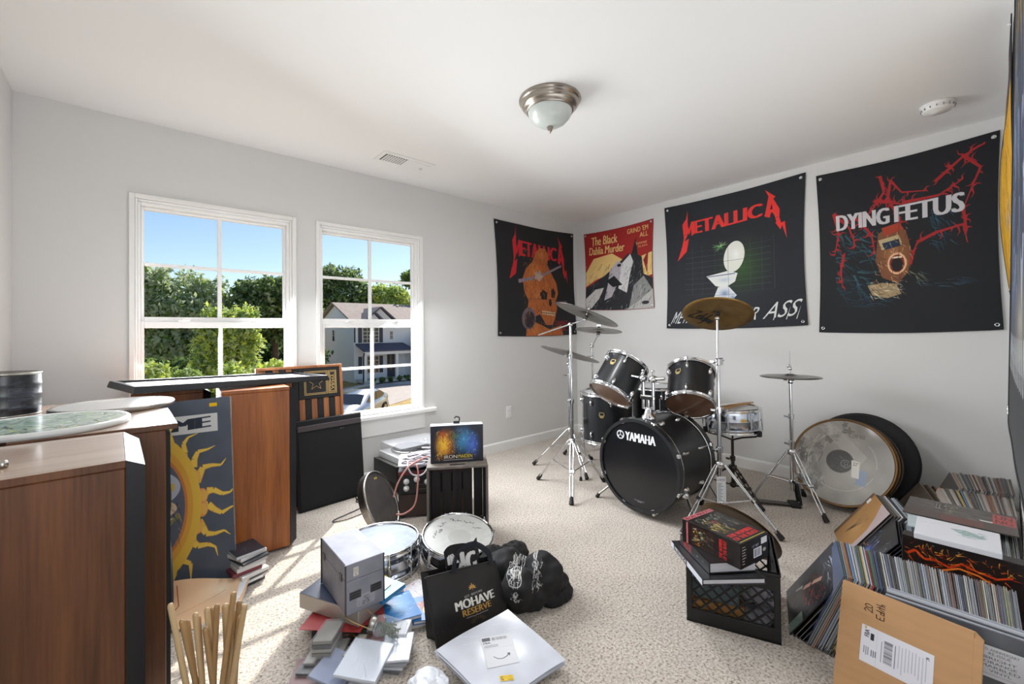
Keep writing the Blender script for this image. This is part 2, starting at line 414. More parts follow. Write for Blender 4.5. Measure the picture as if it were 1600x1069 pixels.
# ---------------------------------------------------------------- room shell
XL, YN, H = -4.371, -3.347, 2.44
WIN = [(-3.905, -3.07), (-2.885, -2.06)]; WZ0, WZ1 = 0.535, 1.985
DX0, DX1, DZ = -4.28, -3.47, 2.04     # doorway the picture is taken through
struct(MB().bx(XL, 0, YN, 0, -.12, 0).build('floor', CARPET))
struct(MB().bx(XL-.14, .14, YN-.14, .14, H, H+.12).build('ceiling', CEIL))
w = MB(); y0, y1 = 0, .14
w.bx(XL-.14, WIN[0][0], y0, y1, 0, H); w.bx(WIN[0][1], WIN[1][0], y0, y1, 0, H); w.bx(WIN[1][1], .14, y0, y1, 0, H)
for a, b in WIN: w.bx(a, b, y0, y1, 0, WZ0); w.bx(a, b, y0, y1, WZ1, H)
struct(w.build('wall_back', WALL))
struct(MB().bx(0, .14, YN-.14, 0, 0, H).build('wall_right', WALL))
struct(MB().bx(XL-.14, XL, YN-.14, 0, 0, H).build('wall_left', WALL))
w = MB(); w.bx(XL, DX0, YN-.14, YN, 0, H); w.bx(DX1, 0, YN-.14, YN, 0, H); w.bx(DX0, DX1, YN-.14, YN, DZ, H)
struct(w.build('wall_near', WALL))
def skirting(name, p0, p1, nrm):
    d = Vector((p1[0]-p0[0], p1[1]-p0[1], 0)); L = d.length; d.normalize(); n = Vector((nrm[0], nrm[1], 0))
    M = Matrix(((d.x, n.x, 0, p0[0]), (d.y, n.y, 0, p0[1]), (0, 0, 1, 0), (0, 0, 0, 1)))
    prof = [(0, 0), (.014, 0), (.014, .078), (.010, .087), (.004, .092), (0, .092)]; n_ = len(prof)
    vs = [(0, a, b) for a, b in prof]+[(L, a, b) for a, b in prof]
    fs = [tuple(range(n_)), tuple(range(n_, 2*n_))[::-1]]+[(k, n_+k, n_+(k+1) % n_, (k+1) % n_) for k in range(n_)]
    struct(MB().add(vs, fs, 0, M).build(name, TRIM))
skirting('baseboard_back', (XL, 0), (0, 0), (0, -1)); skirting('baseboard_right', (0, 0), (0, YN), (-1, 0))
skirting('baseboard_left', (XL, 0), (XL, YN), (1, 0)); skirting('baseboard_near', (DX1+.07, YN), (0, YN), (0, 1))
c = MB(); c.bx(DX0-.06, DX0, YN, YN+.014, 0, DZ+.06); c.bx(DX1, DX1+.06, YN, YN+.014, 0, DZ+.06); c.bx(DX0, DX1, YN, YN+.014, DZ, DZ+.06)
struct(c.build('trim_1', TRIM))
# hallway beyond the doorway
h = MB(); h.bx(-4.9, -4.8, -4.9, YN-.14, 0, H); h.bx(-2.9, -2.8, -4.9, YN-.14, 0, H); h.bx(-4.9, -2.8, -5.0, -4.9, 0, H)
struct(h.build('wall_hallway', WALL))
struct(MB().bx(-4.9, -2.8, -5.0, YN-.14, H, H+.1).build('ceiling_hallway', CEIL))
struct(MB().bx(-4.9, -2.8, -5.0, YN, -.12, -.001).build('floor_hallway', CARPET))

def window(n, x0, x1):
    t = bpy.data.objects.new('window_%d' % n, None); COL.objects.link(t); struct(t); t.location = ((x0+x1)/2, 0, WZ0); xa, xb = -(x1-x0)/2, (x1-x0)/2; hh = WZ1-WZ0
    def B(name, mat, *bs, b=.003):
        m = MB()
        for q in bs: m.bx(*q, b=b)
        return m.build(name, mat, t)
    c = .026
    B('casing', TRIM, (xa-c, xa, -.016, 0, -.01, hh+c), (xb, xb+c, -.016, 0, -.01, hh+c), (xa, xb, -.016, 0, hh, hh+c))
    B('jamb', VINYL, (xa, xa+.012, 0, .14, 0, hh), (xb-.012, xb, 0, .14, 0, hh), (xa+.012, xb-.012, 0, .14, hh-.012, hh), (xa+.012, xb-.012, .02, .14, 0, .012))
    B('window_frame', VINYL, (xa+.012, xa+.026, .02, .12, .012, hh-.012), (xb-.026, xb-.012, .02, .12, .012, hh-.012), (xa+.026, xb-.026, .02, .12, hh-.030, hh-.012), (xa+.026, xb-.026, .02, .12, .012, .024))
    a, b = xa+.026, xb-.026; g = .022
    def sash(name, y, z0, z1, zlo, zhi, zm):
        s = B(name, VINYL, (a, a+g-.006, y-.018, y+.018, z0, z1), (b-g+.006, b, y-.018, y+.018, z0, z1), (a+g-.006, b-g+.006, y-.018, y+.018, z0, zlo), (a+g-.006, b-g+.006, y-.018, y+.018, zhi, z1))
        u0, u1 = a+g-.006, b-g+.006; k = .011
        m = MB(); m.bx(-k, k, y-.012, y+.012, zlo, zhi, b=.002); m.build('muntin', VINYL, s)
        for (p, q) in ((u0, -k), (k, u1)):
            m = MB(); m.bx(p, q, y-.012, y+.012, zm-k*.9, zm+k*.9, b=.002); m.build('muntin', VINYL, s)
            for (e, f) in ((zlo, zm-k*.9), (zm+k*.9, zhi)):
                m = MB(); m.bx(p, q, y-.002, y+.002, e, f); m.build('pane', GLASS, s)
        return s
    s1 = sash('upper_sash', .078, 1.262-WZ0, hh-.030, 1.297-WZ0, 1.938-WZ0, 1.612-WZ0)
    s2 = sash('lower_sash', .04, .024, 1.268-WZ0, .572-WZ0, 1.229-WZ0, .91-WZ0)
    for x in (-.19, .19):
        m = MB(); m.bx(x-.03, x+.03, .016, .05, 1.268-WZ0, 1.28-WZ0, b=.003); m.bx(x-.012, x+.035, .01, .022, 1.276-WZ0, 1.288-WZ0, b=.002); m.build('sash_lock', VINYL, s2)
    B('stool', TRIM, (xa-.09, xb+(.09 if n == 1 else .135), -.045, .02, -.034, 0), b=.006)
    B('apron', TRIM, (xa-.03, xb+.03, -.016, 0, -.165, -.034))
window(1, *WIN[0]); window(2, *WIN[1])

# ---------------------------------------------------------------- fixed fittings
t = thing('wall_outlet', 'white wall outlet low on the window wall right of the wooden crate', 'outlet', (-1.066, 0, .315))
MB().bx(-.036, .036, -.006, 0, 0, .116, b=.003).build('cover_plate', TRIM, t)
for z in (.02, .068):
    m = MB(); m.bx(-.017, .017, -.009, -.005, z, z+.028, b=.004); o = m.build('receptacle', VINYL, t)
    m = MB()
    for x in (-.007, .006): m.bx(x-.001, x+.001, -.0096, -.0088, z+.012, z+.02)
    m.cyl((0, -.0096, z+.007), (0, -.0088, z+.007), .002, n=8); m.build('slot', BLACK, o)
t = thing('ceiling_light', 'brushed nickel dome ceiling light with frosted glass bowl', 'ceiling light', (-2.21, -1.70, 2.44))
MB().lathe([(0, 0), (.165, 0), (.168, -.008), (.158, -.018), (.150, -.030), (.152, -.036), (.140, -.046), (.128, -.058), (.126, -.066), (.118, -.066), (.118, -.05), (0, -.05)], 48).build('base_ring', NICKEL, t)
FROST = pm('frosted_glass', '#c9cfca', 0.35, coat=.3)
MB().lathe([(.120, -.062), (.118, -.075), (.108, -.098), (.088, -.120), (.060, -.137), (.030, -.146), (0, -.148)], 40).build('glass_bowl', FROST, t)
MB().lathe([(.0, -.146), (.016, -.147), (.018, -.153), (.012, -.160), (.013, -.166), (.007, -.174), (.003, -.182), (0, -.184)], 20).build('finial', NICKEL, t)
t = thing('ceiling_vent', 'white rectangular ceiling air vent with louvred grille', 'air vent', (-2.41, -.43, 2.44), (0, 0, 0))
MB().bx(-.205, .205, -.095, .095, -.006, 0, b=.003).build('face_plate', TRIM, t)
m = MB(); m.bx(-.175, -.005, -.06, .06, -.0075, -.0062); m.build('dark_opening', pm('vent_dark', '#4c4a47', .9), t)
for k in range(9):
    x = -.165+k*.0187; m = MB(); m.bx(x, x+.010, -.06, .06, -.011, -.0076); m.build('louvre', TRIM, t)
for k in range(5):
    m = MB(); m.bx(-.175, -.005, -.05+k*.0235, -.0465+k*.0235, -.0125, -.0112); m.build('crossbar', TRIM, t)
for k in range(13):
    m = MB(); m.box(.012, .004, .004, T(.012+k*.013, -.055+k*.0, -.010) @ E(0, 25, 0)); m.build('louvre', TRIM, t)
m = MB(); m.bx(.13, .15, .02, .035, -.022, -.006, b=.002); m.build('damper_lever', TRIM, t)
t = thing('smoke_detector', 'round white smoke detector on the ceiling near the right wall', 'smoke detector', (-.50, -3.08, 2.44))
MB().lathe([(0, 0), (.075, 0), (.075, -.010), (.069, -.012), (.069, -.018), (.066, -.034), (.058, -.041), (.030, -.043), (.028, -.047), (0, -.047)], 36).build('body', TRIM, t)
m = MB()
for k in range(16): m.box(.011, .003, .010, E(k*22.5) @ T(.0675, 0, -.031)); 
m.build('vent_slots', pm('slot_grey', '#8c8a86', .8), t)['kind'] = 'stuff'

# ---------------------------------------------------------------- outdoors
GZ = -2.9
GRASS = pm('dry_grass', '#b89a5c', .95, var=.3, scale=3)
struct(MB().bx(-60, 90, 1.5, 140, GZ-.3, GZ).build('ground', GRASS))
ASPH = pm('pale_asphalt', '#b7aca6', .9, var=.12, scale=4); CONC = pm('concrete_kerb', '#d6d0c6', .85, var=.06, scale=3)
def strip(name, mat, p, q, wd, z0, z1):
    d = (Vector(q)-Vector(p)); L = d.length; a = math.degrees(math.atan2(d.y, d.x)); c = (Vector(p)+Vector(q))/2
    return MB().box(L, wd, z1-z0, T(c.x, c.y, GZ+z0) @ E(a)).build(name, mat)
struct(strip('road', ASPH, (-14, 9), (40, 45.5), 6.0, .0, .02))
struct(strip('kerb', CONC, (-16, 12), (38, 48.5), .45, 0, .1))
struct(strip('driveway', CONC, (12.5, 27.5), (18.5, 33), 3.2, 0, .025))
struct(strip('garden_bed', pm('garden_mulch', '#4b423b', .95, var=.3, scale=8), (9.6, 30.4), (15, 30.4), 1.6, .0, .06))

SIDING = pm('white_siding', '#f4f6fa', .6); ROOF = pm('tan_shingle', '#a8998f', .9, var=.12, scale=2.5); DROOF = pm('grey_shingle', '#676470', .9, var=.12, scale=3); SHUT = pm('slate_shutter', '#4a4a58', .6)
DGL = pm('dark_window_glass', '#20262c', .08, spec=.8)
house = thing('neighbour_house', 'white two storey house with tan roof and dark porch roof across the street', 'house', (9.55, 31.7, GZ))
EV, RY, RZ, HX, HD = 5.0, 4.4, 6.75, 15.0, 8.8
w = MB(); w.bx(0, HX, 0, HD, 0, EV); w.add([(0, 0, EV), (0, HD, EV), (0, RY, RZ-.1), (HX, 0, EV), (HX, HD, EV), (HX, RY, RZ-.1)], [(0, 2, 1), (3, 4, 5)]); w.build('wall', SIDING, house)
for k in range(26):                      # lapped siding boards on the side and front
    m = MB(); m.box(.02, HD, .185, T(-.008, HD/2, .05+k*.19) @ E(0, -3)); m.build('siding_board', SIDING, house)
    m = MB(); m.box(HX, .02, .185, T(HX/2, -.008, .05+k*.19) @ E(0, 0, 3)); m.build('siding_board', SIDING, house)
def slab(mb, a, b, c, d, th=.12):
    A = [Vector(q) for q in (a, b, c, d)]; n = (A[1]-A[0]).cross(A[3]-A[0]).normalized()*th
    mb.add(A+[q+n for q in A], [(3, 2, 1, 0), (4, 5, 6, 7), (0, 1, 5, 4), (1, 2, 6, 5), (2, 3, 7, 6), (3, 0, 4, 7)])
m = MB(); slab(m, (-.3, -.35, EV-.12), (HX+.3, -.35, EV-.12), (HX+.3, RY, RZ), (-.3, RY, RZ)); slab(m, (HX+.3, HD+.35, EV-.12), (-.3, HD+.35, EV-.12), (-.3, RY, RZ), (HX+.3, RY, RZ)); m.build('main_roof', ROOF, house)
def gable(x0, x1, zb, zp, depth, yf):
    g = MB(); xm = (x0+x1)/2; slab(g, (xm, yf-.25, zp), (xm, depth, zp), (x0-.2, depth, zb-.12), (x0-.2, yf-.25, zb-.12)); slab(g, (x1+.2, yf-.25, zb-.12), (x1+.2, depth, zb-.12), (xm, depth, zp), (xm, yf-.25, zp)); g.build('gable_roof', DROOF, house)
    g = MB(); g.add([(x0, yf, zb-.1), (x1, yf, zb-.1), (xm, yf, zp-.05)], [(0, 1, 2)]); g.add([(x0, yf+.1, zb-.1), (x1, yf+.1, zb-.1), (xm, yf+.1, zp-.05)], [(2, 1, 0)]); g.build('gable_wall', SIDING, house)
gable(.7, 3.5, EV, 6.2, 3.2, -.35); gable(.55, 2.3, EV-.1, 5.75, 2.0, -.6)
m = MB(); slab(m, (.1, -1.75, 2.55), (4.6, -1.75, 2.55), (4.3, .05, 3.12), (.1, .05, 3.12)); m.build('porch_roof', DROOF, house)
m = MB(); m.bx(.1, 4.6, -1.78, -1.68, 2.33, 2.56); m.build('fascia', TRIM, house)
m = MB(); slab(m, (4.1, -2.6, 2.5), (9, -2.6, 2.5), (9, .0, 4.7), (5.9, .0, 4.4)); m.build('garage_roof', DROOF, house)
m = MB(); m.bx(4.55, 9, -2.2, .0, 0, 2.6); m.build('garage_wall', SIDING, house)
for x in (.25, 2.95): MB().bx(x-.11, x+.11, -1.72, -1.5, 0, 2.36).build('porch_post', TRIM, house)
MB().bx(.1, 4.5, -1.75, 0, 0, .28).build('porch_floor', CONC, house)
def win(x0, x1, z0, z1, y=-.03, side=False, sh=True, gx=4, gz=4):
    fr = MB(); M = None
    if side: M = Matrix(((0, 1, 0, 0), (1, 0, 0, 0), (0, 0, 1, 0), (0, 0, 0, 1)))
    fr.bx(x0-.07, x1+.07, y-.03, y+.02, z0-.07, z1+.07, M=M); f = fr.build('window_frame', TRIM, house)
    MB().bx(x0, x1, y-.045, y-.031, z0, z1, M=M).build('pane', DGL, f)
    b = MB()
    for k in range(1, gx): x = x0+(x1-x0)*k/gx; b.bx(x-.02, x+.02, y-.06, y-.046, z0, z1, M=M)
    for k in range(1, gz): z = z0+(z1-z0)*k/gz; b.bx(x0, x1, y-.06, y-.046, z-.02, z+.02, M=M)
    b.build('muntin', TRIM, f)
    if sh:
        for xs in (x0-.42, x1+.1): MB().bx(xs, xs+.3, y-.05, y, z0-.03, z1+.03).build('shutter', SHUT, house)
win(.75, 2.05, 3.3, 4.5); win(3.15, 3.35, 3.55, 4.2, sh=False, gx=2, gz=2); win(.75, 2.05, .75, 2.1)
win(4.5, 4.9, 3.4, 4.35, side=True, sh=False, gx=1, gz=2)
m = MB(); m.bx(2.85, 3.75, -.06, 0, .28, 2.35); d = m.build('front_door', SHUT, house); MB().bx(3.05, 3.25, -.08, -.06, .9, 2.2).build('pane', DGL, d)
m = MB(); m.tube([(.02, -.4, EV-.15), (.02, -.12, EV-.4), (.02, -.1, 3.3)], .05, 6); m.build('downspout', BLACKM, house); m = MB(); m.tube([(.12, -1.8, 2.5), (.1, -1.7, 2.2), (.08, -1.7, .1)], .05, 6); m.build('downspout', BLACKM, house)

def leaf(name, h):
    m = bpy.data.materials.new(name); m.use_nodes = True; nt = m.node_tree; nt.nodes.clear()
    o = nt.nodes.new('ShaderNodeOutputMaterial'); d = nt.nodes.new('ShaderNodeBsdfDiffuse'); t = nt.nodes.new('ShaderNodeBsdfTranslucent'); x = nt.nodes.new('ShaderNodeMixShader'); x.inputs[0].default_value = .5
    d.inputs[0].default_value = lin(h); t.inputs[0].default_value = lin(h); nt.links.new(d.outputs[0], x.inputs[1]); nt.links.new(t.outputs[0], x.inputs[2]); nt.links.new(x.outputs[0], o.inputs[0])
    return m
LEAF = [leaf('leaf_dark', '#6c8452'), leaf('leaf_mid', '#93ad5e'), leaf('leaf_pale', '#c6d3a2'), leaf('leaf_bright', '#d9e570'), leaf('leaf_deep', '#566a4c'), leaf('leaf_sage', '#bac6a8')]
BARK = pm('bark', '#5a4a3c', .9, var=.3, scale=10)
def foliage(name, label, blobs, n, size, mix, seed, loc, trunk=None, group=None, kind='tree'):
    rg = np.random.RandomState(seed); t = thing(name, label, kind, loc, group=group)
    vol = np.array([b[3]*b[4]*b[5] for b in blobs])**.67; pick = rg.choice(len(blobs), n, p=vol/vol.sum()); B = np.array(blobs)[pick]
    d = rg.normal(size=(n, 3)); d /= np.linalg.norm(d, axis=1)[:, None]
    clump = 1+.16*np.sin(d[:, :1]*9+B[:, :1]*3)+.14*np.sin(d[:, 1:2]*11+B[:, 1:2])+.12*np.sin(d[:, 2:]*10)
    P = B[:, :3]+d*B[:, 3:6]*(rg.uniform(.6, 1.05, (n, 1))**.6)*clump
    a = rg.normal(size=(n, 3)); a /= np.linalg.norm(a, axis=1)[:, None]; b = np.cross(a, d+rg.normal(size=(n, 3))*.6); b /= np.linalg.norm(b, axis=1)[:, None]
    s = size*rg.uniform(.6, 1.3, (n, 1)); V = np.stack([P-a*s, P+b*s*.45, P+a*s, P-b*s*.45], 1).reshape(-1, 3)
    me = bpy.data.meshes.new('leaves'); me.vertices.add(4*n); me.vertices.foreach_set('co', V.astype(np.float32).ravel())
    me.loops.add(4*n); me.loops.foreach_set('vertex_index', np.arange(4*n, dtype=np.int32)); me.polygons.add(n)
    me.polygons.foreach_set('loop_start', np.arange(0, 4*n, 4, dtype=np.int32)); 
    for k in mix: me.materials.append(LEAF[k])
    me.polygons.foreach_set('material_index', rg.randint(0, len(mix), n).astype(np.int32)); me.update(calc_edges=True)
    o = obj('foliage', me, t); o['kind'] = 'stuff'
    m = MB(); zb = GZ-loc[2]; top = max(b[2] for b in blobs)
    m.tube(curve_pts([(0, 0, zb), (.1, .05, zb*.5), (0, 0, 0), (.1, 0, top*.7)]), .2, 7, rad=None) if trunk is None else m.tube([(0, 0, zb), (0, 0, top*.5)], trunk, 6)
    for b_ in blobs[1:6]: m.tube([(0, 0, min(0, b_[2]-.6)), (b_[0]*.6, b_[1]*.6, b_[2]*.7), b_[:3]], .06 if trunk is None else trunk*.4, 5)
    m.build('trunk', BARK, t)
    return t
def blobset(rx, ry, rz, k, seed, low=-.6):
    rg = random.Random(seed); out = [(0, 0, 0, rx*.72, ry*.72, rz*.75)]
    for i in range(k):
        a = 2*PI*i/k+rg.uniform(-.4, .4); e = rg.uniform(low, .85)
        out.append((rx*.62*math.cos(a)*math.sqrt(1-e*e*.7), ry*.62*math.sin(a), rz*.66*e, rx*rg.uniform(.3, .46), ry*rg.uniform(.3, .46), rz*rg.uniform(.26, .4)))
    return out
foliage('tree', 'tall sage green tree filling the left half of the left window', blobset(3.1, 2.4, 3.6, 16, 1), 26000, .17, (1, 2, 5, 5, 5), 1, (-2.1, 28.4, 1.9))
foliage('tree', 'young bright green tree between the two big trees in the left window', blobset(1.35, 1.2, 2.3, 12, 2), 12000, .12, (3, 2, 1), 2, (-.75, 19.1, .4))
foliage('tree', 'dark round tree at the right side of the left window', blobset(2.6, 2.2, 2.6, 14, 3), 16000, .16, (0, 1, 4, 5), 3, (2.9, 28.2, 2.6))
foliage('tree', 'broad dark tree standing deep behind the others in the left window', blobset(7.5, 2.5, 3.4, 18, 4), 22000, .26, (0, 4, 1), 4, (-.4, 36.5, -.2))
foliage('tree', 'low dark tree behind the saplings at lower right of the left window', blobset(3.6, 2, 2.4, 12, 5), 14000, .2, (0, 4), 5, (3.2, 30, -1.2))
foliage('bush', 'yellow green bush at the lower left corner of the left window', blobset(.5, .5, .6, 8, 6), 2600, .08, (3, 2), 6, (-3.6, 13.7, -.1), .03, kind='bush')
foliage('bush', 'mid green bush beside the yellow green one in the left window', blobset(.6, .6, .6, 8, 7), 2600, .08, (1, 2), 7, (-2.7, 14.1, -.35), .03, kind='bush')
foliage('bush', 'dark low thicket in the lower left window left of its centre bar', blobset(2.6, 1.2, 1.4, 12, 8), 9000, .13, (0, 4, 0, 1), 8, (-2.6, 20.5, -1.0), .05, kind='bush')
foliage('sapling', 'lime green sapling just above the flag board', blobset(.55, .5, .7, 8, 9), 2600, .08, (3, 3, 2), 9, (-1.0, 10.6, -.15), .03, kind='tree')
foliage('sapling', 'lime green sapling just right of the left window centre bar', blobset(.55, .5, .8, 8, 10), 2600, .08, (3, 2, 1), 10, (-1.75, 12.1, -.35), .03, kind='tree')
foliage('tree', 'big dark tree rising behind the white house roof', blobset(3.6, 2.6, 4.2, 16, 11), 18000, .24, (0, 1, 4, 5), 11, (14.6, 47.5, 5.2))
foliage('tree', 'lighter green tree behind the right end of the white house', blobset(3.2, 2.4, 3.4, 14, 12), 14000, .22, (1, 2, 3), 12, (19.6, 46.5, 4.4))
foliage('tree', 'lone green tree left of the white house roof', blobset(1.7, 1.5, 3.2, 10, 13), 7000, .2, (1, 3, 2), 13, (8.9, 42.6, 2.6))
foliage('tree', 'sparse treetop at the right edge of the right window', blobset(1.5, 1.2, 1.4, 8, 14), 1600, .2, (0, 1), 14, (19.2, 39.8, 7.0))
foliage('bush', 'long dark hedge of trees on the far side behind the house', blobset(26, 2, 3.5, 22, 15), 20000, .5, (0, 1, 4), 15, (24, 62, .5), .3, kind='bush')
foliage('bush', 'long row of woodland trees far off to the left of the window view', blobset(20, 2, 3.5, 18, 16), 12000, .5, (0, 1, 5), 18, (-26, 40, .5), .3, kind='bush')
for k in range(6): foliage('shrub', ('first', 'second', 'third', 'fourth', 'fifth', 'sixth')[k]+' shrub from the left in the bed along the porch', blobset(.28, .28, .3, 5, 20+k), 260, .09, (0, 4, 1), 20+k, (10.4+k*.75, 30.0, GZ+.25), .02, group='shrubs along the porch', kind='shrub')

# parked car
PAINT = pm('silver_paint', '#9aa0a8', .25, .6, coat=.8)
car = thing('car', 'silver sloped-roof car parked at the kerb', 'car', (3.75, 16.55, GZ), (46, 0, 0))
prof = [(-2.3, .35, .5), (-2.3, .62, .80), (-1.9, .80, .84), (-1.0, .92, .86), (-.2, 1.28, .66), (.5, 1.40, .62), (1.1, 1.36, .62), (1.7, 1.14, .70), (2.15, .98, .78), (2.32, .8, .78), (2.34, .4, .7)]
b = MB(); nn = len(prof); vs = []
for sy in (-1, 1):
    for (x, z, wy) in prof: vs.append((x, sy*wy, z))
for sy in (-1, 1):
    for (x, z, wy) in prof: vs.append((x, sy*.9*(1 if abs(x) < 2.1 else .84), min(z, .82)*.85))
for sy in (-1, 1):
    for (x, z, wy) in prof: vs.append((x, sy*.86, .22))
fs = []
for k in range(nn-1):
    fs += [(k, nn+k, nn+k+1, k+1), (k, k+1, 2*nn+k+1, 2*nn+k), (nn+k, 3*nn+k, 3*nn+k+1, nn+k+1), (2*nn+k, 2*nn+k+1, 4*nn+k+1, 4*nn+k), (3*nn+k, 5*nn+k, 5*nn+k+1, 3*nn+k+1)]
b.add(vs, fs, smooth=True); b.build('body', PAINT, car)
for sy in (-1, 1):
    m = MB(); s = sy*.79
    m.prism([(-.75, .93), (-.15, 1.22), (.45, 1.32), (.5, .93)], .03, Matrix(((1, 0, 0, 0), (0, 0, sy, s-.0*sy), (0, 1, 0, 0), (0, 0, 0, 1)))); m.prism([(.55, .93), (.5, 1.32), (1.1, 1.28), (1.62, 1.06), (1.3, .95)], .03, Matrix(((1, 0, 0, 0), (0, 0, sy, s), (0, 1, 0, 0), (0, 0, 0, 1))))
    m.build('side_window', DGL, car)
    for x in (-1.45, 1.45):
        wl = MB(); wl.cyl((x, sy*.68, .34), (x, sy*.93, .34), .34, n=24); wo = wl.build('wheel', RUBBER, car)
        hb = MB(); hb.cyl((x, sy*.93, .34), (x, sy*.94, .34), .21, n=16); hb.build('hubcap', STEEL, wo)
m = MB(); m.add([(-.95, -.68, .97), (-.95, .68, .97), (-.25, .56, 1.285), (-.25, -.56, 1.285)], [(0, 3, 2, 1)]); m.add([(1.15, -.56, 1.37), (1.15, .56, 1.37), (1.95, .66, 1.075), (1.95, -.66, 1.075)], [(0, 3, 2, 1)]); m.build('windscreen', DGL, car)
for sy in (-1, 1): MB().box(.08, .35, .12, T(2.32, sy*.5, .68)).build('tail_light', pm('tail_red', '#7c1a18', .3), car)
# ---------------------------------------------------------------- drum kit
DBLACK = pm('black_drum_wrap', '#15171b', 0.38, coat=.15)
HEADB = pm('bass_head_black', '#0d0f14', 0.22, coat=.3)
HEADW = pm('white_drumhead', '#d7d9da', 0.45, var=.05, scale=25)
HEADBR = pm('clear_head_over_wood', '#6d4f3c', 0.25, coat=.6)
CYM = pm('bronze_cymbal', '#8a8680', 0.28, 1.0, var=.12, scale=30, bump=.2, bscale=300)
CYMD = pm('dark_bronze_cymbal', '#8f7040', 0.38, .85, var=.2, scale=14, bump=.25, bscale=260)
BADGE = pm('brass_badge', '#d9c58d', 0.3, .8)

def ring(r0, r1, z0, z1, n=48):
    return MB().lathe([(r0, z0), (r1, z0), (r1, z1), (r0, z1)], n, closed=True, smooth=False)
def hoop(r, z0, z1, n=48, lip=.006):
    """flanged steel hoop"""
    d = 1 if z1 > z0 else -1
    return MB().lathe([(r-.004, z0), (r+.010, z0), (r+.011, z0+d*.003), (r+.004, z0+d*.006), (r+.004, z1-d*.004), (r+lip+.003, z1-d*.002), (r+lip, z1), (r, z1), (r-.001, z0+d*.01)], n, closed=True)
def drum(name, label, r, L, loc, rot, nl=6, shellm=DBLACK, top=HEADW, bot=HEADBR, hoopm=CHROME, bass=False, lugs='short', roll=0, group=None, badge=None, tube_lug=False, beads=False):
    """axis on local z, bottom head at z 0, top head at z L"""
    t = thing(name, label, 'drum', loc, group=group); t.rotation_euler = rot
    h = .03 if not bass else .036
    sh = MB()
    if beads: sh.lathe([(r-.004, .012), (r-.004, L*.28), (r+.002, L*.31), (r-.002, L*.36), (r+.002, L*.42), (r-.002, L*.47), (r+.002, L*.53), (r-.002, L*.58), (r+.002, L*.64), (r-.004, L*.70), (r-.004, L-.012)], 56)
    elif tube_lug: sh.lathe([(r-.004, .012), (r-.004, L*.46), (r+.001, L*.48), (r+.001, L*.52), (r-.004, L*.54), (r-.004, L-.012)], 56)
    else: sh.lathe([(r-.004, .01), (r-.004, L-.01)], 64)
    sh.build('shell', shellm, t)
    if bass:
        for (z0, z1) in ((-.012, .030), (L-.030, L+.012)):
            ring(r-.012, r+.008, z0, z1, 72).build('hoop', DBLACK, t)
        for z in (.034, L-.034): MB().lathe([(r-.004, z-.004), (r+.007, z-.004), (r+.007, z+.004), (r-.004, z+.004)], 72, closed=True).build('rim_ring', CHROME, t)
        d = MB(); d.disc(r-.008, -.002, 72, up=False, uv=True); d.build('drumhead', bot, t, 'glossy black front drumhead')
        d = MB(); d.disc(r-.008, L+.002, 72); d.build('drumhead', top, t)
    else:
        hoop(r, .012, -.014).build('hoop', hoopm, t); hoop(r, L-.012, L+.014).build('hoop', hoopm, t)
        d = MB(); d.disc(r-.002, L+.004, 48, uv=True); d.build('drumhead', top, t)
        d = MB(); d.disc(r-.002, -.004, 48, up=False); d.build('drumhead', bot, t)
    for k in range(nl):
        M = E(roll+360*k/nl)
        if bass:
            for (zz, s) in ((.0, 1), (L, -1)):
                m = MB(); m.bx(r-.014, r+.020, -.014, .014, -.010, .022, M=M @ T(0, 0, zz) @ (Matrix.Identity(4) if s > 0 else E(0, 0, 180)), b=.004); m.cyl((r+.015, 0, -.014), (r+.015, 0, .01), .006, n=8, M=M @ T(0, 0, zz) @ (Matrix.Identity(4) if s > 0 else E(0, 0, 180)))
                c = m.build('hoop_claw', CHROME, t)
                p = MB(); p.cyl((r+.015, 0, zz), (r+.011, 0, zz+s*.115), .0035, n=6, M=M); p.build('tension_rod', CHROME, t)
                l = MB(); F = M @ T(r+.002, 0, zz+s*.12) @ (E(0, 90) if 1 else 0)
                l.lathe([(0, .020), (.006, .017), (.010, .008), (.012, 0)], 10, M @ T(r-.003, 0, zz+s*.115) @ E(0, 90) @ Matrix.Diagonal((2.6, 1, 1, 1))); l.build('lug', CHROME, t)
        elif tube_lug:
            m = MB(); m.cyl((r+.012, 0, L*.14), (r+.012, 0, L*.86), .0055, n=10, M=M); m.bx(r-.003, r+.012, -.006, .006, L*.47, L*.53, M=M); m.build('lug', CHROME, t)
            p = MB(); p.cyl((r+.012, 0, -.006), (r+.012, 0, L+.012), .003, n=6, M=M); p.build('tension_rod', CHROME, t)
        else:
            zs = ((L*.5, 0),) if L < .17 else ((L*.17, -1), (L*.83, 1))
            for (zz, s) in zs:
                l = MB(); l.lathe([(0, .020), (.007, .017), (.010, .009), (.011, 0)], 10, M @ T(r-.004, 0, zz) @ E(0, 90) @ Matrix.Diagonal((2.4 if s else 3.2, 1, 1, 1))); l.build('lug', CHROME, t)
                p = MB()
                if s <= 0: p.cyl((r+.010, 0, -.012), (r+.010, 0, zz), .003, n=6, M=M); p.cyl((r+.010, 0, -.016), (r+.010, 0, -.006), .005, n=8, M=M)
                if s >= 0: p.cyl((r+.010, 0, zz), (r+.010, 0, L+.012), .003, n=6, M=M); p.cyl((r+.010, 0, L+.006), (r+.010, 0, L+.017), .005, n=8, M=M)
                p.build('tension_rod', CHROME, t)
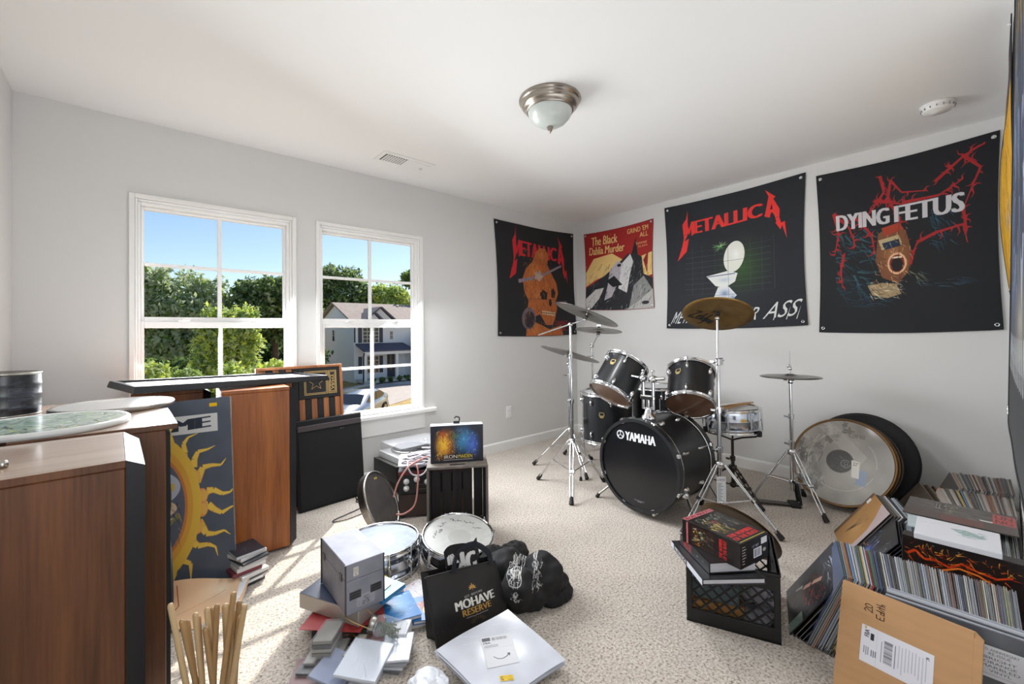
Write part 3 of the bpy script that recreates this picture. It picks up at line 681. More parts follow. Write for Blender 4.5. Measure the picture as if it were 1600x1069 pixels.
    if badge is not None:
        a, z, s = badge; M = E(a) @ T(r-.0035, 0, z)
        b = MB(); b.add([(.002, -s*.5, s*.62), (.002, s*.5, s*.62), (.002, s*.62, 0), (.002, s*.3, -s*.6), (.002, -s*.3, -s*.6), (.002, -s*.62, 0)], [(0, 5, 4, 3, 2, 1)], 0, M); bo = b.build('badge', BADGE, t)
        b = MB(); b.add([(.0026, -s*.36, s*.5), (.0026, s*.36, s*.5), (.0026, s*.42, -.04*s), (.0026, -s*.42, -.04*s)], [(0, 3, 2, 1)], 0, M); b.build('badge_print', BLACK, bo)
    return t

# bass drum: axis along +x from the front head
c = Cv(640, 640, '#0b0d12')
c.text('YAMAHA', .335, .135, .735, .235, '#e6e8ec', bold=.10)
c.ell(.27, .185, .052, .052, '#e6e8ec'); c.ell(.27, .185, .046, .046, '#0b0d12')
for a in (90, 210, 330):
    ca, sa = math.cos(R(a)), -math.sin(R(a)); c.line([(.27, .185), (.27+ca*.042, .185+sa*.042)], .007, '#e6e8ec')
    c.line([(.27+ca*.03-sa*.011, .185+sa*.03+ca*.011), (.27+ca*.042, .185+sa*.042), (.27+ca*.03+sa*.011, .185+sa*.03-ca*.011)], .006, '#e6e8ec')
c.line([(.27+.042*math.cos(2*PI*k/30), .185+.042*math.sin(2*PI*k/30)) for k in range(31)], .006, '#e6e8ec')
c.text('MADE WITH CARE', .46, .905, .56, .915, '#c8ccd4', al=.0); c.rect(.45, .900, .58, .905, '#aab0ba', .8); c.rect(.49, .912, .55, .917, '#aab0ba', .8)
BH = c.mat('bass_drumhead_print', .2, coat=.4)
bass = drum('bass_drum', 'big black bass drum lying on its side at the front of the kit', .285, .421, (-1.499, -1.757, .325), Euler((0, 0, 0)), 8, bass=True, bot=BH, top=HEADW, roll=22.5)
X_ = Vector((1, -.019, 0)).normalized(); bass.rotation_euler = Matrix(((-X_.y, 0, X_.x), (X_.x, 0, X_.y), (0, 1, 0))).to_euler()
for s in (-1, 1):                                      # spurs
    m = MB(); m.lathe([(0, .03), (.016, .026), (.022, .012), (.024, 0)], 14, E(-35 if s > 0 else 215) @ T(.283, 0, .15) @ E(0, 90)); o = m.build('spur_bracket', CHROME, bass)
    a = R(-35 if s > 0 else 215); bx_, by_ = .305*math.cos(a), .305*math.sin(a)
    ex = bx_+s*.12
    m = MB(); m.cyl((bx_, by_, .15), (ex, -.305, .06), .008, n=10); m.cyl((bx_, by_, .15), (bx_*.55+ex*.45, by_*.55-.305*.45, .11), .011, n=10); sp = m.build('spur', STEEL, bass)
    m = MB(); m.cyl((ex-s*.008, -.295, .062), (ex+s*.006, -.322, .054), .011, .014, n=10); m.build('rubber_foot', RUBBER, sp)
# tom holder on the shell
m = MB(); m.lathe([(.045, 0), (.045, .012), (.03, .03), (.022, .05), (.022, .07), (0, .07)], 20, T(0, .281, .13) @ E(0, 0, -90)); m.build('tom_mount', CHROME, bass)
m = MB(); m.cyl((0, .33, .13), (0, .42, .13), .013, n=14); m.build('mount_post', CHROME, bass)
m = MB(); m.bx(-.05, .05, .40, .43, .115, .145, b=.006); m.build('mount_block', CHROME, bass)
for s in (-1, 1):
    m = MB(); m.cyl((s*.036, .34, .13), (s*.036, .53, .13), .0105, n=12); m.build('tom_arm', CHROME, bass)
    m = MB(); m.lathe([(0, -.03), (.020, -.026), (.026, 0), (.020, .026), (0, .03)], 14, T(s*.036, .54, .13)); m.build('arm_joint', CHROME, bass)
    m = MB(); m.cyl((s*.036, .565, .13), (s*.036, .59, .13), .006, n=8); m.lathe([(0, 0), (.011, .002), (.011, .012), (0, .016)], 10, T(s*.036, .585, .13) @ E(0, 0, -90)); m.build('wing_screw', CHROME, bass)
    m = MB(); m.cyl((s*.036, .54, .13), (s*.12, .55, .13), .0105, n=12); m.build('tom_arm', CHROME, bass)

YB = dict(shellm=DBLACK, top=HEADW, bot=HEADBR)
drum('rack_tom', 'black rack tom tilted steeply above the left of the bass drum', .152, .261, (-1.391, -1.476, .738), axis_rot(-10.6, 51.4), 6, roll=12, badge=(103, .175, .034), **YB)
drum('rack_tom', 'black rack tom tilted above the right of the bass drum', .150, .265, (-1.153, -1.932, .687), axis_rot(22.5, 48.8), 6, roll=25, badge=(62, .175, .034), **YB)
def legs(t, r, zb, h, n=3, a0=30):
    for k in range(n):
        M = E(a0+360*k/n); m = MB(); m.tube([(r+.018, 0, h), (r+.018, 0, -zb+.16), (r+.05, 0, -zb+.10), (r+.05, 0, -zb+.02)], .006, 8, M=M); l = m.build('leg', CHROME, t)
        m = MB(); m.cyl((r+.05, 0, -zb), (r+.05, 0, -zb+.03), .013, .009, n=10, M=M); m.build('rubber_foot', RUBBER, l)
        m = MB(); m.bx(r-.005, r+.028, -.014, .014, h*.45, h*.6, M=M, b=.004); m.build('leg_bracket', CHROME, t)
ft = drum('floor_tom', 'black floor tom on three legs behind the steep rack tom', .2, .37, (-1.02, -1.17, .31), Euler((0, 0, 0)), 8, badge=(205, .22, .036), **YB); legs(ft, .2, .31, .3, a0=160)
ft = drum('floor_tom', 'far black floor tom mostly hidden behind the rack toms', .2, .37, (-.56, -1.33, .33), Euler((0, 0, 0)), 8, badge=(20, .2, .036), **YB); legs(ft, .2, .33, .3, a0=100)
SNC = pm('chrome_shell', '#ced6e2', .16, 1.0)
drum('snare_drum', 'chrome snare drum on a stand right of the bass drum', .178, .143, (-.701, -2.016, .478), axis_rot(95.6, 87.6), 8, SNC, tube_lug=True, roll=10, top=HEADW, bot=HEADW)
# drumsticks lying on the snare
STICK = pm('hickory', '#b98f5f', .5, var=.18, scale=60, stretch=(1, 1, .15))
def stick_mesh(L=.40, r=.0073):
    return MB().lathe([(0, 0), (r*.8, .001), (r, .004), (r, L*.70), (r*.62, L*.93), (r*.45, L*.955), (r*.72, L*.97), (r*.75, L*.985), (r*.4, L*.998), (0, L)], 10).mesh('drumstick', STICK)
SM = stick_mesh()
for k, (x, y, a) in enumerate(((-.86, -1.98, 8), (-.86, -2.035, 14))):
    o = obj('drumstick', SM); tag(o, 'wooden drumstick lying on the chrome snare, %s one' % ('far' if k == 0 else 'near'), 'drumstick', (x, y, .641)); o.rotation_euler = (0, R(90), R(a-20))

def stand(name, label, c, feet, pole, hub, brace, top_r=.0095, cat='stand', m=CHROME, group=None, gauge=.012):
    """tripod: c centre, feet [(x, y)], pole [(x, y, z, r)...] tube joints, hub height of leg collar, brace height of lower collar"""
    t = thing(name, label, cat, (c[0], c[1], 0), group=group)
    L = lambda p: Vector((p[0]-c[0], p[1]-c[1], p[2]))
    for (z0, z1, r) in pole:
        b = MB(); b.cyl((0, 0, z0), (0, 0, z1), r, n=14); b.build('tube', m, t)
    for (z0, z1, r) in pole[:-1]:
        b = MB(); b.cyl((0, 0, z1-.02), (0, 0, z1+.012), r+.006, n=14); co = b.build('collar', m, t)
        b = MB(); b.cyl((r, 0, z1), (r+.035, 0, z1), .004, n=8, M=E(160)); b.box(.004, .032, .014, E(160) @ T(r+.036, 0, z1-.007), b=.002); b.build('wing_screw', m, co)
    b = MB(); b.lathe([(.014, -.02), (.026, -.018), (.026, .016), (.014, .018)], 16, T(0, 0, hub)); b.build('leg_collar', m, t)
    b = MB(); b.lathe([(.013, -.014), (.022, -.012), (.022, .012), (.013, .014)], 16, T(0, 0, brace)); b.build('brace_collar', m, t)
    for (fx, fy) in feet:
        f = Vector((fx-c[0], fy-c[1], .012)); d = Vector((f.x, f.y, 0)).normalized(); p = Vector((-d.y, d.x, 0)); A = d*.026+Vector((0, 0, hub)); F = f-d*.01+Vector((0, 0, .012))
        g = MB()
        for s in (-1, 1):
            q = p*(s*gauge); g.tube([A+q*.5, A.lerp(F, .12)+q, A.lerp(F, .48)+q, A.lerp(F, .56)+q*.45, A.lerp(F, .64)+q, A.lerp(F, .92)+q, F+q*.3], .0048, 8)
        lg = g.build('leg', m, t)
        b = MB(); b.cyl(F+(F-A).normalized()*(-.03), F+(F-A).normalized()*.02, .012, .017, n=10); b.build('rubber_foot', RUBBER, lg)
        mid = A.lerp(F, .52); g = MB(); g.cyl(d*.02+Vector((0, 0, brace)), mid, .0055, n=8); g.build('brace', m, t)
        b = MB(); b.box(.022, .034, .016, T(mid.x, mid.y, mid.z-.008) @ E(math.degrees(math.atan2(d.y, d.x)), 45), b=.003); b.build('rivet_plate', m, lg)
    return t
def cymbal(name, label, r, loc, rot, m=CYM, bell=.16, art=None, group=None):
    t = MB().lathe([(.006, r*.115), (r*.10, r*.108), (r*.19, r*.08), (r*.235, r*.055), (r*.5, r*.038), (r*.8, r*.014), (r, -.002), (r, -.0035), (r*.8, r*.014-.0016), (r*.5, r*.038-.0018), (r*.235, r*.055-.002), (r*.18, r*.078-.002), (.006, r*.115-.002)], 64, closed=True).build(name, m)
    tag(t, label, 'cymbal', loc, group=group); t.rotation_euler = rot
    return t
def tilter(t, P, up, post=.06, m=CHROME):
    """cymbal tilter head at local P with seat direction up"""
    P = Vector(P); u = Vector(up).normalized()
    b = MB(); b.cyl(P-Vector((0, 0, .0)), P+u*post, .004, n=8); b.build('cymbal_post', m, t)
    b = MB(); b.lathe([(.005, -.012), (.019, -.010), (.019, .002), (.005, .004)], 16, frame(P+u*(post*.35), P+u)[0]); b.build('cymbal_seat', RUBBER, t)
    b = MB(); b.lathe([(.005, 0), (.013, .001), (.013, .009), (.005, .011)], 14, frame(P+u*(post*.35+.034), P+u*9)[0]); b.build('felt_washer', RUBBER, t)
    b = MB(); b.lathe([(.0, 0), (.009, .001), (.008, .012), (0, .014)], 10, frame(P+u*(post*.35+.046), P+u*9)[0]); b.box(.036, .004, .012, frame(P+u*(post*.35+.05), P+u*9)[0], b=.001); b.build('wing_nut', m, t)
    b = MB(); b.lathe([(0, -.017), (.012, -.013), (.016, 0), (.012, .013), (0, .017)], 12, T(*P) @ E(0, 90)); b.build('tilter_joint', m, t)
def nrm(az, el): return Vector((math.cos(R(el))*math.cos(R(az)), math.cos(R(el))*math.sin(R(az)), math.sin(R(el))))
def boom(t, z, P, back=.22, m=CHROME):
    """boom arm from pole top (0,0,z) to P, with tail"""
    a = Vector((0, 0, z)); d = (Vector(P)-a).normalized()
    b = MB(); b.lathe([(0, -.02), (.014, -.018), (.017, 0), (.014, .018), (0, .02)], 14, T(0, 0, z) @ E(math.degrees(math.atan2(d.y, d.x))+90, 90)); b.build('boom_joint', m, t)
    b = MB(); b.cyl(a-d*back, Vector(P), .0062, n=10); b.build('boom_arm', m, t)
# front left boom stand: crash and its tail
c1 = (-1.436, -1.155)
s1 = stand('cymbal_stand', 'chrome boom cymbal stand nearest the viewer left of the bass drum', c1, [(-1.678, -1.354), (-1.489, -.843), (-1.15, -1.23)], [(.16, .66, .0125), (.64, 1.0, .0105), (.98, 1.235, .0085)], .36, .13)
n1 = nrm(-33.4, 67.4); P1 = Vector((-1.358+1.436, -1.255+1.155, 1.320))-n1*.055
boom(s1, 1.235, P1, .26); tilter(s1, P1, n1, .085)
cymbal('crash_cymbal', 'tilted crash cymbal highest of the three on the left', .244, (-1.363, -1.252, 1.306), axis_rot(-33.4, 67.4))
c2 = (-.50, -.62)
s2 = stand('cymbal_stand', 'chrome boom cymbal stand farthest back in the room corner', c2, [(-.212, -.417), (-.83, -.53), (-.46, -.98)], [(.03, .62, .012), (.6, .93, .010), (.91, 1.06, .0085)], .30, .06)
n2 = nrm(5.9, 81); P2 = Vector((-.80-c2[0], -.93-c2[1], 1.185))-n2*.04
boom(s2, 1.03, P2, .12); tilter(s2, P2, n2, .085)
cymbal('ride_cymbal', 'flat cymbal between the crash and the low cymbal near the corner', .205, (-.80, -.93, 1.186), axis_rot(5.9, 81))
c3 = (-1.07, -.815)
s3 = stand('cymbal_stand', 'chrome cymbal stand by the window wall with the lowest cymbal', c3, [(-1.253, -.549), (-1.207, -1.107), (-.76, -.80)], [(.12, .58, .0125), (.56, .80, .0105), (.78, .90, .0085)], .33, .2)
n3 = nrm(-21, 71.9); P3 = Vector((-1.245-c3[0], -.98-c3[1], 1.007))-n3*.04
boom(s3, .90, P3, .10); tilter(s3, P3, n3, .085)
cymbal('crash_cymbal', 'thin tilted cymbal lowest of the three on the left', .244, (-1.245, -.98, .995), axis_rot(-21, 71.9))
# straight stand on the right of the bass drum
c4 = (-1.246, -2.16)
s4 = stand('cymbal_stand', 'chrome straight cymbal stand in front of the snare drum', c4, [(-1.52, -2.06), (-1.19, -2.47), (-1.03, -1.94)], [(.10, .46, .0135), (.44, .70, .0120), (.68, .99, .0105), (.97, 1.24, .0065)], .37, .14)
n4 = nrm(19.1, 61.5); P4 = Vector((.012, .006, 1.255)); tilter(s4, P4, n4, .085)
m = MB(); m.bx(-.014, .05, -.011, .011, .965, 1.01, b=.004); m.cyl((.05, 0, .99), (.075, 0, .99), .006, n=8); m.cyl((-.06, 0, .985), (-.014, 0, .985), .005, n=8); m.build('multi_clamp', CHROME, s4)
c = Cv(120, 240, '#e9ebee'); c.text('ATTENTION', .1, .08, .9, .16, '#3a3f48'); 
for k in range(14): c.rect(.1, .24+k*.05, .1+.8*random.uniform(.4, 1), .262+k*.05, '#8a929c')
m = MB(); m.add([(-.028, -.016, .13), (.028, -.016, .13), (.028, -.016, .30), (-.028, -.016, .30)], [(0, 1, 2, 3)], 0, E(-40), uvs=[[(0, 0), (1, 0), (1, 1), (0, 1)]]); m.build('hang_tag', c.mat('hang_tag_print', .5), s4, 'white paper tag tied to the stand')
zc = Vector((-1.212, -2.146, 1.288))
cy = cymbal('crash_cymbal', 'dark bronze cymbal tipped towards the viewer below the toilet flag', .201, zc-n4*.012, axis_rot(19.1, 61.5), CYMD)
c = Cv(256, 110, '#6b5434'); 
def script(mb, pts, w, z=0):
    for i in range(len(pts)-1):
        a, b = Vector(pts[i]), Vector(pts[i+1]); d = (b-a); n = Vector((-d.y, d.x)).normalized()*w if d.length > 0 else Vector((0, 0)); d = d.normalized()*w*.5
        mb.add([(a.x-n.x-d.x, a.y-n.y-d.y, z), (b.x-n.x+d.x, b.y-n.y+d.y, z), (b.x+n.x+d.x, b.y+n.y+d.y, z), (a.x+n.x-d.x, a.y+n.y-d.y, z)], [(0, 1, 2, 3), (3, 2, 1, 0)])
# maker's script under the cymbal
glyph = [[(0, .8), (.34, .9), (0, 0), (.40, .05)], [(.46, .3), (.60, .42), (.55, .55), (.46, .4), (.50, .1), (.64, .12)], [(.72, .95), (.70, .05)], [(.80, .5), (.78, .08)], [(.81, .68), (.82, .70)], [(1.02, .42), (.90, .45), (.90, .1), (1.03, .12), (1.06, .95), (1.04, .05)], [(1.14, .5), (1.12, -.25), (1.02, -.3)], [(1.24, .10), (1.24, .42), (1.36, .45), (1.38, .1)], [(1.46, .05), (1.46, .45)], [(1.46, .38), (1.56, .46), (1.58, .06)]]
m = MB(); K = .098; u4 = -n4; e1 = Vector((0, 0, 1)).cross(u4).normalized(); e2 = u4.cross(e1)
Mz = Matrix(((e1.x, e2.x, u4.x, 0), (e1.y, e2.y, u4.y, 0), (e1.z, e2.z, u4.z, 0), (0, 0, 0, 1)))
def onc(x, y):
    """point on the underside of the cymbal"""
    r = math.hypot(x, y); R0 = .201; z = np.interp(r, [0, R0*.235, R0*.5, R0*.8, R0], [R0*.1, R0*.053, R0*.036, R0*.012, -.0036])
    return Mz @ Vector((x, y, -z+.0032))
for st in glyph:
    for i in range(len(st)-1):
        a, b = Vector(st[i])*K, Vector(st[i+1])*K; d = b-a; n = Vector((-d.y, d.x)).normalized()*.0046
        A = R(-47); ca, sa = math.cos(A), math.sin(A); tr = lambda p: (-.168+p.x*ca-p.y*sa, -.012+p.x*sa+p.y*ca)
        seg = [tr(a-n), tr(b-n), tr(b+n), tr(a+n)]
        m.add([onc(*q) for q in seg], [(0, 1, 2, 3), (3, 2, 1, 0)])
o = m.build('maker_script', BLACK, cy); o['kind'] = 'stuff'
o.parent = cy; o.matrix_parent_inverse = axis_rot(19.1, 61.5).to_matrix().to_4x4().inverted()
# hi-hat
c5 = (-.598, -2.357)
s5 = stand('hi_hat_stand', 'chrome hi-hat stand with a black foot pedal', c5, [(-.709, -2.132), (-.749, -2.579), (-.36, -2.36)], [(.10, .42, .0125), (.40, .60, .0115), (.58, .845, .0095), (.84, 1.03, .003)], .36, .16)
m = MB(); m.lathe([(.004, .835), (.022, .837), (.024, .850), (.020, .856), (.006, .858)], 16); m.lathe([(.006, .815), (.014, .817), (.014, .835)], 14); m.build('hat_seat', RUBBER, s5)
m = MB(); m.lathe([(.004, .905), (.010, .907), (.010, .925), (.004, .93)], 12); m.cyl((-.03, 0, .935), (.012, 0, .935), .005, n=8); m.lathe([(0, -.012), (.010, -.008), (.010, .008), (0, .012)], 10, T(-.035, 0, .935)); m.build('hat_clutch', CHROME, s5)
MP = E(216)
m = MB(); m.tube([(-.04, -.035, .02), (-.02, -.036, .15), (0, -.02, .165), (0, .02, .165), (-.02, .036, .15), (-.04, .035, .02)], .009, 8, M=E(120)); m.build('pedal_frame', BLACKM, s5)
m = MB(); m.bx(-.04, .02, -.05, .05, .0, .022, M=E(120), b=.005); m.build('pedal_base', BLACKM, s5)
m = MB(); m.box(.22, .06, .007, E(128) @ T(.13, 0, .012) @ E(0, -3), b=.003); m.build('footboard', DARKSTEEL, s5)
cymbal('hi_hat_cymbal', 'top hi-hat cymbal of the pair at right of the kit', .178, (c5[0], c5[1], .862), (0, 0, 0))
cymbal('hi_hat_cymbal', 'bottom hi-hat cymbal upside down under the top one', .178, (c5[0], c5[1], .879-.020), (PI, 0, 0))
# snare stand
c6 = (-.705, -2.02)
s6 = stand('snare_stand', 'dark steel snare drum stand under the chrome snare', c6, [(-.40, -1.98), (-.86, -2.26), (-.84, -1.75)], [(.06, .27, .0115), (.25, .40, .0095)], .20, .08, m=DARKSTEEL)
m = MB()
for a in (20, 140, 260): m.tube([(.01, 0, .40), (.07, 0, .425), (.17, 0, .452), (.192, 0, .475)], .006, 8, M=E(a))
m.build('basket', DARKSTEEL, s6)
for a in (20, 140, 260):
    m = MB(); m.bx(.180, .206, -.013, .013, .455, .495, M=E(a), b=.005); m.build('basket_grip', RUBBER, s6)
# two snares lying on the floor
c = Cv(384, 384, '#8d98aa'); c.noise(.06, 40, 3); c.glow(.5, .52, .28, .24, '#a9b4c2', .6, .8); c.hatch(160, (.3, .35, .7, .65), ['#8f98a6', '#b7c0cc'], (.002, .006), (.01, .03), (0, 360), .5, 4)
c.hatch(14, (.12, .2, .6, .4), ['#5c6a86'], (.003, .005), (.04, .10), (0, 180), .6, 9)
SH1 = c.mat('worn_snare_head', .45)
c = Cv(384, 384, '#c4c4c0'); c.noise(.03, 40, 5); c.ell(.5, .55, .17, .17, '#b5b5b0', .8)
rg = random.Random(5)
for (x, y, a, s) in ((.14, .42, -50, .16), (.30, .20, -20, .16), (.52, .12, 20, .17), (.26, .34, -40, .1), (.70, .24, 30, .15), (.78, .42, 20, .12)):
    p = [(x, y)]
    for k in range(14): p.append((x+s*k/14*math.cos(R(a))+rg.uniform(-.02, .02), y+s*k/14*math.sin(R(a))+rg.uniform(-.035, .035)))
    c.line(p, .006, '#20232a')
SH2 = c.mat('signed_snare_head', .4)
drum('snare_drum', 'chrome snare drum lying on the carpet behind the metal box set', .180, .125, (-2.97, -1.215, .012), Euler((0, 0, 0)), 10, SNC, top=SH1, bot=HEADW, beads=True, roll=5)
sb = drum('snare_drum', 'black piccolo snare with autographed head leaning on the chrome one', .178, .075, (-2.635, -1.40, .052), axis_rot(-103, 79), 10, top=SH2, bot=HEADW, roll=20)
m = MB(); m.bx(-.20, -.176, -.02, .02, .01, .08, M=E(205), b=.005); m.box(.012, .03, .05, E(205) @ T(-.207, 0, .05) @ E(0, 20), b=.003); m.build('strainer', CHROME, sb)
# ---------------------------------------------------------------- cloth flags on the walls
RED = '#d8242a'
def metallic_logo(cv, x0, x1, y, h, sl, col, drop):
    """angular lettering whose first and last letters throw long barbs; sl = rise from left to right"""
    w = x1-x0; Y = lambda x: y-sl*(x-x0)/w
    a, b = x0+w*.115, x1-w*.14
    cv.text('ETALLIC', 0, 0, 1, 1, col, bold=.13, quad=[(a, Y(a)), (b, Y(b)), (b, Y(b)+h*.92), (a, Y(a)+h)])
    m = lambda dx, dy: (x0+dx*w, Y(x0+dx*w)+dy*h)
    cv.poly([m(.05, -.9), m(.045, .9), m(.0, 1.4), m(.055, 1.25), m(.02, 2.2), (x0-w*.10, Y(x0)+h*drop), (x0-w*.035, Y(x0)+h*(drop*.62)), m(-.045, 2.0), m(-.01, 1.2), m(-.02, .1), m(.03, -.3)], col)
    cv.poly([m(.0, 0), m(.035, 0), m(.06, .55), m(.09, 0), m(.115, 0), m(.115, 1.0), m(.085, 1.1), m(.085, .5), m(.06, 1.0), m(.03, .5), m(.03, 1.1), m(0, 1.3)], col)
    p = lambda dx, dy: (x1+dx*w, Y(x1+dx*w)+dy*h)
    cv.poly([p(-.12, 1.0), p(-.085, -.3), p(-.12, -.8), p(-.02, -.15), p(-.04, -.05), p(.02, .75), (x1+w*.02, Y(x1)+h*1.3), (x1+w*.09, Y(x1)+h*drop*.95), (x1+w*.07, Y(x1)+h*drop*.55), (x1-w*.0, Y(x1)+h*1.75), p(-.025, 1.1), p(-.045, .85), p(-.06, .85), p(-.07, 1.15)], col)
    cv.poly([p(-.068, .62), p(-.055, .25), p(-.045, .62)], '#111318')
    cv.poly([(x1-w*.02, Y(x1)+h*1.55), (x1+w*.055, Y(x1)+h*1.7), (x1+w*.03, Y(x1)+h*2.1)], col)

def art_a():
    c = Cv(460, 460, '#1d1d20'); c.noise(.12, 120, 2)
    metallic_logo(c, .20, .85, .135, .14, -.03, '#c8202c', 2.6)
    o, d, l = '#b4622f', '#5c2f1c', '#d98a4a'
    c.poly([(.46, .24), (.52, .18), (.60, .18), (.64, .24), (.62, .33), (.68, .42), (.74, .50), (.76, .60), (.72, .68), (.74, .74), (.70, .84), (.66, .90), (.58, .90), (.50, .80), (.38, .84), (.34, .78), (.36, .68), (.31, .60), (.29, .48), (.34, .38), (.42, .32)], o)
    c.poly([(.34, .84), (.52, .90), (.62, .94), (.78, .90), (.80, 1.0), (.32, 1.0)], o)
    c.glow(.44, .42, .12, .14, l, .7); c.glow(.50, .62, .14, .10, l, .7); c.glow(.54, .24, .07, .06, l, .8); c.glow(.42, .95, .14, .08, l, .6)
    for (x, y, rx, ry) in ((.56, .62, .05, .045), (.69, .60, .03, .045), (.645, .69, .02, .035)): c.ell(x, y, rx, ry, '#241512', wob=.1)
    for k in range(9): c.rect(.53+k*.02, .765+.002*k, .545+k*.02, .80+.002*k, '#d9c6a0')
    c.line([(.52, .782), (.72, .798)], .006, d)
    c.line([(.24, .51), (.42, .47), (.56, .43), (.82, .33)], .035, '#8d7d86', w2=.02); c.ell(.50, .445, .05, .045, '#b59f94', wob=.15)
    c.ell(.36, .84, .085, .10, '#6d5c66', rot=15); c.ell(.37, .85, .06, .075, '#2b2529', rot=15)
    c.line([(.70, .69), (.88, .68)], .02, '#7b6a72')
    c.hatch(420, (.31, .20, .70, .98), [d, '#7a3d22', '#e09a5c', '#32201a'], (.002, .006), (.02, .07), (40, 140), .7, 3)
    c.text('DAMAGE', .70, .86, .88, .905, '#a3222c', bold=.02); c.text('INC.', .76, .92, .88, .96, '#a3222c', bold=.02)
    for v in (.33, .66): c.rect(0, v, 1, v+.002, '#2a2a2e')
    return c.mat('flag_art_orange', .75)
def art_b():
    c = Cv(460, 460, '#a11f1c')
    cr = '#e8c47c'
    c.poly([(0, .52), (.14, .34), (.44, .30), (.60, .40), (.50, .52), (.16, .62), (0, .70)], cr); c.poly([(.72, .42), (1, .36), (1, .62), (.72, .66)], cr)
    c.poly([(.70, .40), (.78, .16), (.82, .50)], '#1f1a1c'); c.poly([(.88, .44), (.95, .34), (.93, .60)], '#8c1c1a')
    c.poly([(0, .72), (.30, .58), (.55, .42), (.66, .34), (.76, .34), (.86, .40), (.88, .60), (1, .66), (1, 1), (0, 1)], '#22242a')
    c.poly([(.40, .50), (.52, .40), (.60, .46), (.56, .64), (.50, .70), (.42, .84), (.30, .88), (.36, .70)], '#b9b3bb'); c.poly([(.58, .44), (.70, .34), (.74, .44), (.70, .56), (.64, .80), (.52, .74)], '#d8d8d8')
    c.poly([(0, .86), (.16, .74), (.30, .72), (.22, .86), (.10, .98), (0, 1)], '#c9c7c4'); c.poly([(.74, .72), (.88, .62), (1, .80), (1, 1), (.66, 1)], '#8f908e'); c.poly([(.78, .92), (1, .78), (1, 1), (.62, 1)], '#b9b8b4')
    c.hatch(300, (.0, .42, 1, 1), ['#e8e8e8', '#14161b', '#6e6d73', '#2c2f38'], (.002, .008), (.03, .10), (90, 150), .7, 8)
    c.poly([(.46, .58), (.34, .64), (.44, .72), (.58, .70)], '#15171c'); c.ell(.54, .46, .03, .018, '#1a1c22')
    c.text('The Black', .12, .06, .52, .17, cr, bold=.07, shear=.1); c.text('Dahlia Murder', .07, .19, .62, .29, cr, bold=.07, shear=.1)
    for k in range(26): x = .08+.5*random.random(); y = random.choice((.06, .17, .19, .29)); c.line([(x, y), (x+random.uniform(-.02, .02), y+random.uniform(-.035, .035))], .006, cr, w2=.001)
    c.text("GRIND 'EM", .66, .04, .94, .10, cr, bold=.025); c.text('ALL', .83, .115, .94, .17, cr, bold=.025)
    c.text('Summer', .78, .215, .93, .25, cr); c.text('SLAM', .81, .265, .93, .285, cr); c.ell(.89, .93, .05, .02, '#2a2a2c')
    return c.mat('flag_art_red', .75)
def art_c():
    c = Cv(640, 640, '#191c24'); c.noise(.10, 160, 4)
    c.glow(.60, .56, .22, .26, '#2f5a1e', .85, 1.2)
    for k in range(9): c.line([(.16, .40+k*.042), (.80, .40+k*.042)], .002, '#6f8d82', .45)
    for x in (.22, .30, .40, .66, .74, .82): c.line([(x, .36), (x, .74)], .002, '#6f8d82', .4)
    metallic_logo(c, .16, .84, .155, .105, .035, '#e8302a', 2.9)
    # a pale vase-like form with a raised oval beside it, loosely sketched
    c.ell(.545, .475, .075, .115, '#e9eae0', rot=12); c.glow(.56, .46, .06, .09, '#ffffff', .8)
    c.poly([(.33, .60), (.50, .575), (.57, .60), (.55, .66), (.47, .70), (.40, .68)], '#e6e8e4'); c.poly([(.42, .69), (.50, .69), (.56, .76), (.52, .80), (.45, .86), (.34, .88)], '#e2e5e8')
    c.glow(.47, .74, .07, .05, '#5d7aa8', .8); c.glow(.53, .78, .04, .05, '#3f5f96', .7); c.glow(.47, .64, .09, .03, '#9fb4cf', .6); c.line([(.34, .605), (.55, .60)], .006, '#51618a')
    rg = random.Random(2)
    for k in range(26): a = rg.uniform(0, 2*PI); q = rg.uniform(.02, .065); c.line([(.445, .385), (.445+q*math.cos(a), .385+q*.8*math.sin(a))], .004, rg.choice(['#6fae5a', '#cfe6b0', '#3f8a4a']), w2=.001)
    # brush-stroke words along the bottom
    def brush(st, x0, x1, y0, y1, seed):
        c.text(st, x0, y0, x1, y1, '#dfe1df', bold=.0, shear=.35, quad=[(x0+.02, y0), (x1+.02, y0-.012), (x1-.01, y1-.012), (x0-.01, y1)])
    brush('METAL', .045, .25, .868, .965, 1); brush('UP YOUR', .27, .70, .868, .958, 2); brush('ASS', .74, .965, .835, .945, 3)
    for x in (.06, .17, .33, .47, .60, .80, .88, .94): c.line([(x, .955), (x+.03, .87)], .006, '#dfe1df', w2=.001)
    for v in (.25, .5, .75): c.rect(0, v, 1, v+.0018, '#262a35'); c.rect(v, 0, v+.0018, 1, '#262a35')
    return c.mat('flag_art_black_green', .7)
